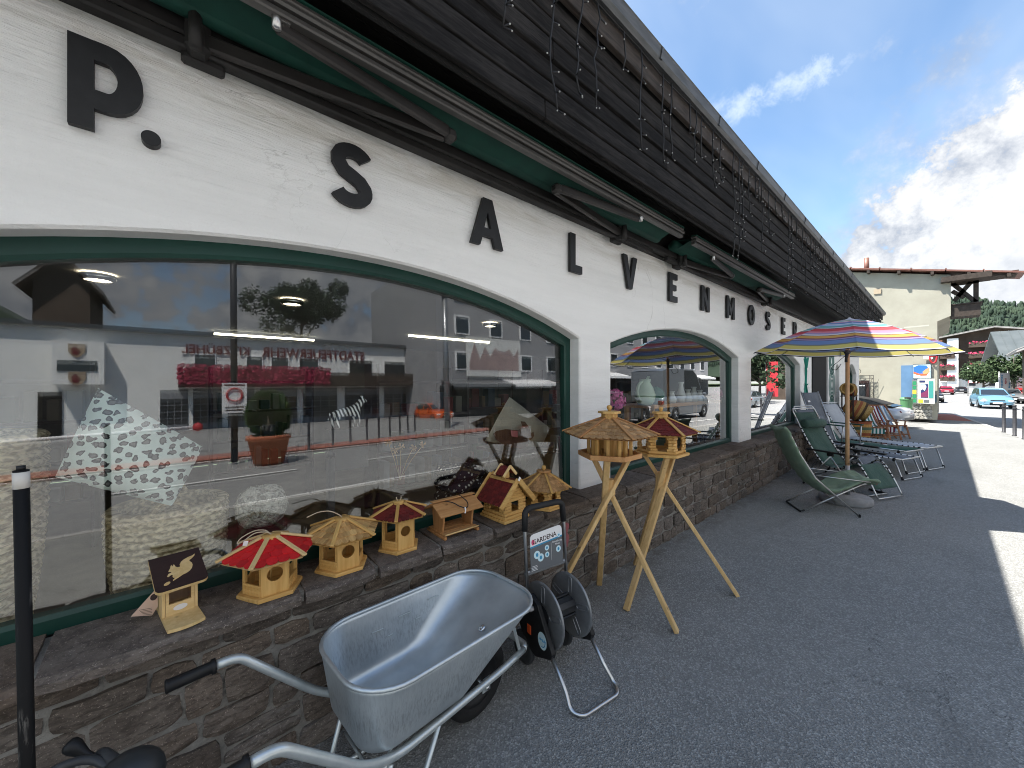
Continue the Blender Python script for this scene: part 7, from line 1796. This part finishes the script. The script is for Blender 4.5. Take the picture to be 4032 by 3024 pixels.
zo.modifiers.new('skin', 'SKIN'); 
for v_, r_ in zip(me.skin_vertices[0].data, RAD): v_.radius = (r_, r_)
me.skin_vertices[0].data[0].use_root = True; su = zo.modifiers.new('sub', 'SUBSURF'); su.levels = su.render_levels = 2
mb = MB(); mb.box((0, 0, -.14), (.26, .09, .28)); mb.build('stand', 'black_plastic', zb_)
# shelves with goods deep in the shop
rsf = random.Random(8)
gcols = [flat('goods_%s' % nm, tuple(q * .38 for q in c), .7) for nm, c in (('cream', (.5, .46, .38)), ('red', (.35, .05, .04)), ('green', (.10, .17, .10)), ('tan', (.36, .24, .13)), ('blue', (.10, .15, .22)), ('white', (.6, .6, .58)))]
for k, (x0, y0) in enumerate(((2.3, 4.3), (3.6, 4.9), (1.0, 6.5), (5.2, 4.6), (7.2, 4.5), (-1.2, 6.0))):
    t = thing('shop_shelf', ('dark shelf of boxed goods', 'tall shelf of books and cards', 'far shelf of goods', 'shelf behind the white pier', 'shelf in the second window', 'shelf behind the rope baskets')[k] + ' inside the shop', 'shelf', (x0, y0, 0), 0, 'shelves inside the shop')
    mb = MB()
    for z in (.5, .9, 1.3, 1.7): mb.box((0, 0, z), (1.2, .36, .03))
    for x in (-.6, .6): mb.box((x, 0, .95), (.03, .36, 1.9))
    mb.build('frame', 'dark_stained_wood', t)
    for z in (.515, .915, 1.315):
        x = -.54
        while x < .5:
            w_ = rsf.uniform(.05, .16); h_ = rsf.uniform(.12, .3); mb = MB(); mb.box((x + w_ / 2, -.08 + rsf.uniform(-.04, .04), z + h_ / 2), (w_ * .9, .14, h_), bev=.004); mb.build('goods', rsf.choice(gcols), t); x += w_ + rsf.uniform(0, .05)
# dark patterned textiles stacked at the right of the big window
m, t_, b = base('flower_textile', (.02, .02, .03), .9, 0, .1); o_ = objco(t_); v1 = t_('ShaderNodeTexVoronoi', {'Vector': o_, 'Scale': 24})
t_.l.new(t_.mix(t_.ramp(v1.outputs['Distance'], .22, .30), (.55, .52, .45), (.022, .018, .026)), b.inputs['Base Color'])
p = iY(462, 505, 2.8); t = thing('textile_stack', 'dark flower patterned textiles stacked behind the cedar feeder', 'textiles', (p.x, p.y, .551), 0)
for i in range(4): mb = MB(); mb.box((rsf.uniform(-.02, .02), 0, .055 + i * .105), (.40 - i * .02, .34, .10), bev=.035); mb.build('fold', 'flower_textile', t)
# dried flowers
flat('dry_flower', (.45, .30, .14), .9)
df = thing('dried_flowers', 'dried flower heads on thin stems in the middle of the big window', 'dried flowers', iY(400, 480, 2.6)[:], 0); L0 = Vector(df.location)
for u, v in ((388, 442), (401, 447), (413, 448), (423, 445), (395, 450)):
    hd = iY(u, v, 2.6) - L0; mb = MB(); mb.tube([(0, 0, 0), hd * .5 + Vector((0, 0, .02)), hd], .002, 4); mb.build('stem', 'dry_flower', df)
    mb = MB()
    for k in range(26): d = Vector((rsf.gauss(0, 1), rsf.gauss(0, 1), rsf.gauss(0, 1))).normalized() * .028; mb.tube([hd, hd + d], [.001, .003], 3)
    mb.build('flower_head', 'dry_flower', df)
# second window: table, jug, vases, flowers
p = iY(677, 405, 2.9); tb_ = thing('display_table', 'wooden display table in the second window', 'table', (p.x, p.y, 0), 0)
a, b = iY(641, 409, 2.75), iY(712, 400, 2.75); zt_ = (a.z + b.z) / 2
mb = MB(); mb.box((0, 0, zt_), (b.x - a.x, .5, .05), bev=.005); mb.build('top', 'cedar', tb_)
for x in (-1, 1):
    for y in (-.2, .2): mb = MB(); mb.box((x * ((b.x - a.x) / 2 - .04), y, zt_ / 2), (.05, .05, zt_ - .05)); mb.build('leg', 'cedar_up', tb_)
flat('celadon', (.42, .55, .40), .25); flat('pale_ceramic', (.55, .58, .55), .3); flat('deep_green_glaze', (.03, .14, .09), .25)
def vase(label, u, prof_, mat, dy=0, cat='vase'):
    q = iY(u, 404, 2.75 + dy); t = thing('vase', label, cat, (q.x, 2.75 + dy, zt_ + .026), 0, 'ceramics on the display table'); mb = MB(); mb.lathe(prof_, 24); mb.build('body', mat, t); return t
jg = vase('pale green fish shaped ceramic jug on the display table', 645, [(0, 0), (.09, 0), (.13, .06), (.14, .14), (.11, .24), (.07, .31), (.08, .36), (.06, .36), (.05, .31), (0, .3)], 'celadon', cat='jug')
mb = MB(); mb.tube(smooth_path([(-.07, 0, .33), (-.17, 0, .27), (-.19, 0, .15), (-.12, 0, .07)], 6), .022, 8); mb.build('handle', 'celadon', jg)
mb = MB(); mb.prism([(.03, .34), (.10, .40), (.07, .36), (.12, .35), (.06, .32)], -.02, .02); mb.build('spout', 'celadon', jg)
vase('dark green lidded ceramic jar beside the green jug', 656, [(0, 0), (.08, 0), (.12, .08), (.12, .16), (.08, .22), (.03, .25), (0, .26)], 'deep_green_glaze')
for k, (u, lab) in enumerate(((672, 'short pale ceramic vase right of the green jar'), (681, 'tall pale ceramic vase in the middle of the display table'), (688, 'small pale ceramic vase right of the tall one'), (694, 'slim pale ceramic bottle near the right end of the display table'), (700, 'squat pale ceramic bottle at the right end of the display table'))):
    h_ = (.18, .32, .2, .24, .18)[k]; vase(lab, u, [(0, 0), (.05, 0), (.075, h_ * .3), (.04, h_ * .65), (.03, h_ * .85), (.045, h_), (.03, h_), (0, h_ * .9)], 'pale_ceramic')
flat('hydrangea', (.72, .16, .42), .8)
def bloom(label, u, v, r_, y):
    q = iY(u, v, y); t = thing('flower_bunch', label, 'flowers', q[:], 0); mb = MB()
    for i in range(260):
        d = Vector((rsf.gauss(0, 1), rsf.gauss(0, 1), rsf.gauss(0, 1))).normalized(); c = d * r_ * rsf.uniform(.85, 1.05); s_ = r_ * .16; a = d.cross(Vector((rsf.gauss(0, 1), rsf.gauss(0, 1), rsf.gauss(0, 1)))).normalized(); b = d.cross(a)
        mb.quad(c + a * s_, c + b * s_ + d * .004, c - a * s_, c - b * s_ + d * .004)
    mb.build('petals', 'hydrangea', t); mb = MB(); mb.tube([(0, 0, 0), (.01, .02, -r_ * 1.5), (0, .05, .55 - q.z)], .01, 6); mb.build('stem', 'leaf_dark', t)
bloom('bright pink round hydrangea bunch at the left edge of the second window', 614, 400, .125, 2.42)
bloom('pink flower bunch at the right end of the display table', 716, 394, .11, 2.75)
pn_ = thing('easel', 'dark round pan on a thin leaning easel in the second window', 'easel', (iY(706, 440, 2.7).x, 2.7, .551), 0)
mb = MB(); mb.lathe([(0, .01), (.11, .01), (.12, -.01), (0, -.01)], 24, (-.06, -.03, .42), Matrix.Rotation(R(78), 3, 'X')); mb.build('pan', 'black_plastic', pn_)
mb = MB(); mb.tube([(-.06, -.02, .5), (.02, 0, .78)], .02, 8); mb.build('handle', 'dark_stained_wood', pn_)
mb = MB(); mb.bar((.06, .04, 0), (.02, .02, .82), .025, .025); mb.bar((-.22, .04, 0), (-.02, .02, .5), .02, .02); mb.build('legs', 'dark_stained_wood', pn_)
# third window: garden figures
for k, (u, hh, mat, lab) in enumerate(((757, .55, 'flower_textile', 'dark patterned figure at the left of the third window'), (768, .62, 'slate_mesh', 'tall grey watering can shape in the third window'), (781, .22, 'goods_green', 'bright green bowl on the third window shelf'), (789, .42, 'brick_weave', 'striped woven fan in the third window'), (797, .2, 'mixed_weave', 'small woven basket at the right of the third window'))):
    q = iY(u, 440, 2.6); t = thing('window_display_item', lab, 'ornament', (q.x, 2.6, .551), 0, 'ornaments in the third window'); mb = MB()
    mb.lathe([(0, 0), (.16, 0), (.22, hh * .3), (.12, hh * .6), (.14, hh * .8), (.06, hh), (0, hh)], 20); mb.build('body', mat, t)
    mb = MB(); mb.tube(arcpts((0, 0, hh * .9), .1, 0, math.pi, 10), .012, 6); mb.build('handle', mat, t)

# =================================================================== across the street (seen in the glass)
FS = -30.0
zf = -.42
flat('station_red', (.13, .012, .016), .7); flat('door_panel', (.20, .21, .23), .5)
fs = thing('fire_station', 'white fire station with a row of glazed gates, mirrored in the big window', 'building', (4, FS, zf), 0)
def fx(u, v=400): return mirY(u, v, FS).x - 4          # local x of a column seen in the glass
def fz(u, v): return mirY(u, v, FS).z - zf
xl, xr = fx(-40), fx(424)                                   # local x runs the other way
ze_ = fz(254, 337)
mb = MB(); mb.box(((xl + xr) / 2, -6, ze_ / 2), (xr - xl, 12, ze_)); mb.build('wall', 'white_wall', fs)
mb = MB(); mb.box(((xl + xr) / 2, -6.4, ze_ + .95), (xr - xl + 1, 13.4, .16), Matrix.Rotation(R(-8), 3, 'X'))
mb.box(((xl + xr) / 2, .28, ze_ - .02), (xr - xl + 1, .16, .22))
for i in range(int((xr - xl) / .7)): mb.box((xl + i * .7, -6.4, ze_ + 1.04), (.05, 13.3, .05), Matrix.Rotation(R(-8), 3, 'X'))
mb.build('roof', 'grey_metal_sheet', fs)
zd = fz(340, 388); 
for (ua, ub) in ((228, 254), (260, 297), (303, 337), (345, 379), (384, 418), (160, 188), (193, 222)):
    a, b = sorted((fx(ua), fx(ub))); w_ = b - a
    mb = MB(); mb.box(((a + b) / 2, .03, zd / 2), (w_, .06, zd)); d_ = mb.build('gate', 'door_panel', fs)
    for i in range(4):
        for j in range(4): mb = MB(); mb.box((a + (i + .5) * w_ / 4, .065, zd * (.30 + .145 * j)), (w_ / 4 * .90, .02, zd * .12)); mb.build('pane', 'car_glass', d_)
zb0, zb1 = fz(260, 382), fz(260, 371)
xa, xb_ = sorted((fx(419), fx(178)))
mb = MB(); mb.box(((xa + xb_) / 2, .8, zb0 - .25), (xb_ - xa, 1.6, .22)); mb.box(((xa + xb_) / 2, 1.55, zb0 + .25), (xb_ - xa, .08, .9)); mb.build('balcony', 'old_beam', fs)
xa, xb_ = sorted((fx(324), fx(178))); fm = MB(); rf_ = random.Random(5)
for i in range(1700):
    c = Vector((rf_.uniform(xa, xb_), 1.7 + rf_.uniform(-.15, .2), zb0 + rf_.uniform(-.2, 1.05))); s_ = rf_.uniform(.07, .15); a = rf_.uniform(0, 3)
    fm.quad(*[c + Vector((s_ * math.cos(a + k), rf_.uniform(-.06, .06), s_ * math.sin(a + k))) for k in (0, 1.57, 3.14, 4.71)])
o = fm.build('geraniums', flat('geranium_deep', (.30, .02, .06), .8), fs); tag(o, kind='stuff')
for (ua, ub) in ((247, 262), (272, 288), (300, 318), (350, 372), (385, 405), (195, 215)):
    a, b = sorted((fx(ua), fx(ub))); z0, z1 = zb0 + .1, zb0 + 1.9
    mb = MB(); mb.box(((a + b) / 2, .03, (z0 + z1) / 2), (b - a + .15, .06, z1 - z0 + .15)); wf = mb.build('window', 'card_white', fs)
    mb = MB(); mb.box(((a + b) / 2, .07, (z0 + z1) / 2), (b - a, .03, z1 - z0)); mb.build('pane', 'car_glass', wf)
for txt, ua, ub in (('STADTFEUERWEHR', 262, 365), ('KITZBÜHEL', 182, 250)):
    a, b = sorted((fx(ua), fx(ub))); o = text_mesh('lettering', txt, 1.0, .05, 'station_red', fs, .012)
    dm = o.dimensions; bpy.context.view_layer.update(); wd_ = max(v_.co.x for v_ in o.data.vertices) - min(v_.co.x for v_ in o.data.vertices); hh = max(v_.co.z for v_ in o.data.vertices) - min(v_.co.z for v_ in o.data.vertices)
    ht = abs(fz(300, 350.5) - fz(300, 357.5)); o.scale = ((b - a) / wd_, 1, ht * 1.35 / hh); o.rotation_euler = (0, 0, R(180)); o.location = ((a + b) / 2, .08, fz(300, 354))
# emblem block at the left
a, b = sorted((fx(55), fx(106))); mb = MB(); mb.box(((a + b) / 2, .5, fz(80, 364)), (b - a, 1.0, abs(fz(80, 344) - fz(80, 386)))); mb.build('emblem_block', 'white_wall', fs)
for u, v, s_ in ((79.5, 352, .62), (80, 379, .62)):
    q = (fx(u), fz(u, v)); mb = MB(); mb.prism([(q[0] + s_ * x, q[1] + s_ * z) for x, z in ((-.55, .6), (-.55, -.1), (-.3, -.5), (0, -.7), (.3, -.5), (.55, -.1), (.55, .6))], 1.02, 1.06); mb.build('crest', flat('crest_tan', (.34, .26, .18), .7) if 'crest_tan' not in MATS else 'crest_tan', fs)
    mb = MB(); mb.prism([(q[0] + s_ * x, q[1] + s_ * z) for x, z in ((-.1, .4), (-.35, .1), (-.3, -.3), (0, -.45), (.25, -.1), (.1, .1))], 1.06, 1.09); mb.build('crest_charge', 'station_red', fs)
a, b = sorted((fx(55), fx(104))); mb = MB(); mb.box(((a + b) / 2, 1.02, fz(80, 367)), (b - a - .4, .06, abs(fz(80, 362) - fz(80, 372)))); mb.build('dark_band', 'car_glass', fs)
a, b = sorted((fx(38), fx(62))); mb = MB(); mb.box(((a + b) / 2, .05, 1.5), (b - a, .1, 3.0)); mb.build('entrance', 'black_gap', fs)
mb = MB(); q = fx(417.5); mb.box((q, .6, ze_ / 2), (.5, .6, ze_)); mb.build('corner_pillar', 'white_wall', fs)
chm = MB(); q = mirY(412, 318, FS - 3); chm.box(((q.x - 4), -3, ze_ + 1.4), (1.1, 1.0, 1.8)); chm.box(((q.x - 4), -3, ze_ + 2.45), (1.5, 1.4, .3)); chm.build('chimney', 'white_wall', fs)
# brown chalet on the slope behind, and a church like vent
p0, p1 = mirY(32, 322, -55), mirY(90, 322, -55)
gable_house('brown_chalet', 'dark brown timber chalet behind the fire station, mirrored at the left of the big window', ((p0.x + p1.x) / 2, -55, p0.z - 5), R(-90), p1.x - p0.x, 10, 9.5, 2.4, 1.0, 'dark_timber', 'dark_timber', [])
p = mirY(302, 334, -44)
tree('leafy_tree', 'big dark leafy tree rising behind the fire station roof, mirrored in the big window', (p.x, -44, -1), p.z + 11.5, 3.7, 11, 'leaf_dark', n=9000, group='trees behind the fire station', cz=.66, lsz=.15)
p = mirY(378, 330, -60); tree('leafy_tree', 'smaller leafy tree behind the fire station to the right of the big one', (p.x, -60, -1), 14, 3.0, 12, 'leaf_dark', n=3000, group='trees behind the fire station', cz=.66, lsz=.17)
# wooded slope far behind
bh = MB(); bh.smooth = True
def bz(x, y): return -2 + max(0, 95 * math.exp(-((x + 170) / 120) ** 2) * math.exp(-((y + 330) / 130) ** 2) * (1 + .15 * math.sin(x / 30)) + 30 * math.exp(-((y + 420) / 100) ** 2))
bh.grid(lambda a, b: (-420 + a * 800, -560 + b * 460, bz(-420 + a * 800, -560 + b * 460)), 50, 30)
tag(bh.build('back_hill', 'hill_grass'), kind='structure')
# kerb bollards, planter, sign post, barrier
for k, (u, v) in enumerate(((309, 450), (333, 445.5), (350.5, 442.5), (367, 440.5), (379, 438.5), (390, 436), (400, 434.5), (408, 433), (415, 431.5))):
    q = mirZ(u, v, -.12); dup(b0, (q.x, max(q.y, -19), -.12), 0, ('first', 'second', 'third', 'fourth', 'fifth', 'sixth', 'seventh', 'eighth', 'ninth')[k] + ' dark bollard from the left in the row mirrored in the big window')
q = mirZ(269, 462, -.1)
pt = thing('planter', 'terracotta pot with a clipped green shrub across the street, mirrored in the big window', 'planter', (q.x, q.y, -.1), 0)
k_ = (q - Vector((0, 0, 0))).length; D_ = abs(q.y) + 2 * GY
s_ = 27 / 384 * (D_ / 1.17)
mb = MB(); mb.lathe([(0, 0), (s_ * .48, 0), (s_ * .66, s_ * .85), (s_ * .72, s_ * .86), (s_ * .72, s_ * 1.0), (s_ * .62, s_ * 1.0), (s_ * .58, s_ * .9), (0, s_ * .9)], 28); mb.build('pot', flat('terracotta_pot', (.42, .13, .06), .8), pt)
rp_ = random.Random(2); lm = MB()
for i in range(4500):
    d = Vector((rp_.gauss(0, 1), rp_.gauss(0, 1), rp_.gauss(0, 1))).normalized(); r_ = rp_.uniform(.6, 1.0) ** .5 * (1 + .12 * noise.noise(d * 3)); c = Vector((d.x * s_ * .68 * r_, d.y * s_ * .68 * r_, s_ * 1.75 + d.z * s_ * .85 * r_)); a = d.cross(Vector((rp_.gauss(0, 1), rp_.gauss(0, 1), rp_.gauss(0, 1)))).normalized() * .05; b = (d + Vector((0, 0, .6))).normalized() * .10
    lm.quad(c - a, c + b * .4 - a * .2, c + b, c + a)
lm.build('shrub', mottled('box_leaf', (.035, .075, .022), (.06, .12, .035), 9, .7, 30, .2), pt); mb = MB(); mb.tube([(0, 0, s_ * .9), (0, 0, s_ * 1.7)], .04, 6); mb.build('stem', 'bark', pt)
q = mirZ(234.5, 462, -.1); sg2 = thing('sign_post', 'tall grey post with a white no driving sign, mirrored in the big window', 'sign', (q.x, q.y, -.1), 0)
mb = MB(); mb.tube([(0, 0, 0), (0, 0, 9)], .085, 10); mb.build('post', 'bollard_paint', sg2)
zz_ = mirY(234, 398, q.y).z + .1; hs2 = 15 / 384 * ((abs(q.y) + 4.4) / 1.23)
mb = MB(); mb.box((0, .10, zz_), (hs2 * 1.36, .03, hs2 * 2.0)); mb.build('board', 'card_white', sg2)
mb = MB(); mb.tube([(hs2 * .42 * math.cos(a), .125, zz_ + hs2 * .2 + hs2 * .42 * math.sin(a)) for a in [2 * math.pi * i / 24 for i in range(24)]], hs2 * .075, 6, closed=True); mb.build('red_ring', 'print_red', sg2)
mb = MB(); mb.box((0, .118, zz_ - hs2 * .62), (hs2 * 1.0, .006, hs2 * .10)); mb.box((0, .118, zz_ - hs2 * .80), (hs2 * .9, .006, hs2 * .08)); mb.box((0, .118, zz_ + hs2 * .85), (hs2 * 1.1, .006, hs2 * .10)); mb.build('print_lines', 'print_dark', sg2)
yb_ = -13.2; a, b = mirY(-8, 443, yb_), mirY(196, 427, yb_)
br_ = thing('boom_barrier', 'white boom barrier arm across the street, mirrored at the left of the big window', 'barrier', (b.x, yb_, -.4))
mb = MB(); mb.tube([a - Vector((b.x, yb_, -.4)), (0, 0, b.z + .4)], .055, 10); mb.build('arm', 'card_white', br_)
mb = MB(); mb.lathe([(0, -.16), (.12, -.1), (.16, 0), (.12, .1), (0, .16)], 14, (0.05, 0, b.z + .4)); mb.build('end_disc', 'print_red', br_); mb = MB(); mb.box((a.x - b.x - .3, 0, (a.z + .4) / 2), (.35, .35, a.z + .5)); mb.build('pedestal', 'grey_plastic', br_)
# pale corner building, tall lamp post, van
p = mirY(437, 350, -24)
wbld = thing('corner_building', 'tall pale building with shop awnings, mirrored at the right of the big window', 'building', (p.x, -24, -.4), 0)
mottled('grey_render', (.33, .33, .34), (.28, .28, .29), .4, .9, 20, .2, world=True)
mb = MB(); mb.box((28, -7, 7), (56, 14, 14)); mb.build('wall', 'grey_render', wbld)
mb = MB(); mb.box((28, .02, 1.5), (55.6, .06, 2.9)); mb.build('shop_front', 'car_glass', wbld)
for i in range(14):
    for z in (5.2, 8.4, 11.4):
        x = 2.6 + i * 3.9
        if z == 5.2 and 3 < x < 10: continue
        mb = MB(); mb.box((x, .05, z), (1.6, .1, 1.7)); wf = mb.build('window', 'card_white', wbld)
        mb = MB(); mb.box((x, .11, z), (1.3, .04, 1.4)); mb.build('pane', 'car_glass', wbld.children[-1] if False else wf)
for i in range(8):
    mb = MB(); mb.box((3.4 + i * 6.8, 1.0, 3.25), (6.2, 2.1, .10), Matrix.Rotation(R(-14), 3, 'X')); mb.box((3.4 + i * 6.8, 2.02, 2.88), (6.2, .06, .22)); mb.build('awning', 'card_white' if i % 2 else 'grey_plastic', wbld)
mb = MB(); mb.box((6.2, .16, 5.6), (6.6, .1, 3.6)); bb = mb.build('banner', flat('banner_white', (.66, .66, .64), .7), wbld)
mb = MB(); rb_ = random.Random(6); pts = [(3.2, 4.4)] + [(3.2 + i * .6, 5.0 + abs(math.sin(i * 1.7)) * 1.8 + rb_.uniform(-.2, .2)) for i in range(11)] + [(9.2, 4.4)]; mb.prism(pts, .215, .225); mb.build('picture', flat('rock_pink', (.36, .27, .26), .8), bb)
q = mirY(447, 400, -14); lp_ = thing('lamp_post', 'thick grey street lamp post mirrored near the right of the big window', 'lamp post', (q.x, -14, -.4), 0)
mb = MB(); mb.tube([(0, 0, 0), (0, 0, 8.2)], .16, 12); mb.build('post', 'grey_plastic', lp_); mb = MB(); mb.lathe([(0, .3), (.35, .1), (.4, -.2), (.15, -.4), (0, -.4)], 16, (-.2, 0, 8.3)); mb.build('lamp_head', 'bollard_paint', lp_)
car('camper_van', 'grey high roofed camper van parked across the road, mirrored in the second window', 'van', 'van', 'van_paint', (20.8, -5.6, -.2), R(0))
car('black_estate', 'black car parked behind the camper van, mirrored in the second window', 'car', 'hatch', 'black_paint', (15.2, -5.7, -.16), R(0))
car('orange_car', 'orange car by the fire station corner, mirrored in the big window', 'car', 'hatch', 'orange_paint', (mirY(428, 420, -26).x, -25, -.4), R(90))
car('dark_estate', 'dark car parked down the road, mirrored in the third window', 'car', 'hatch', 'grey_paint', (40, -7.5, -.5), R(0))
tree('street_tree', 'dark round tree across the road, mirrored in the third window', (50, -9.5, -.5), 6.5, 2.6, 14, 'leaf_dark', n=1800, lsz=.22)
rb2 = thing('banner', 'tall red banner across the road, mirrored in the third window', 'banner', (49, -8.0, -.5), R(60))
mb = MB(); mb.box((0, 0, 2.6), (1.1, .04, 3.8)); mb.build('cloth', 'print_red', rb2); mb = MB(); mb.tube([(-.58, 0, 0), (-.58, 0, 4.7)], .04, 6); mb.build('mast', 'aluminium_tube', rb2)
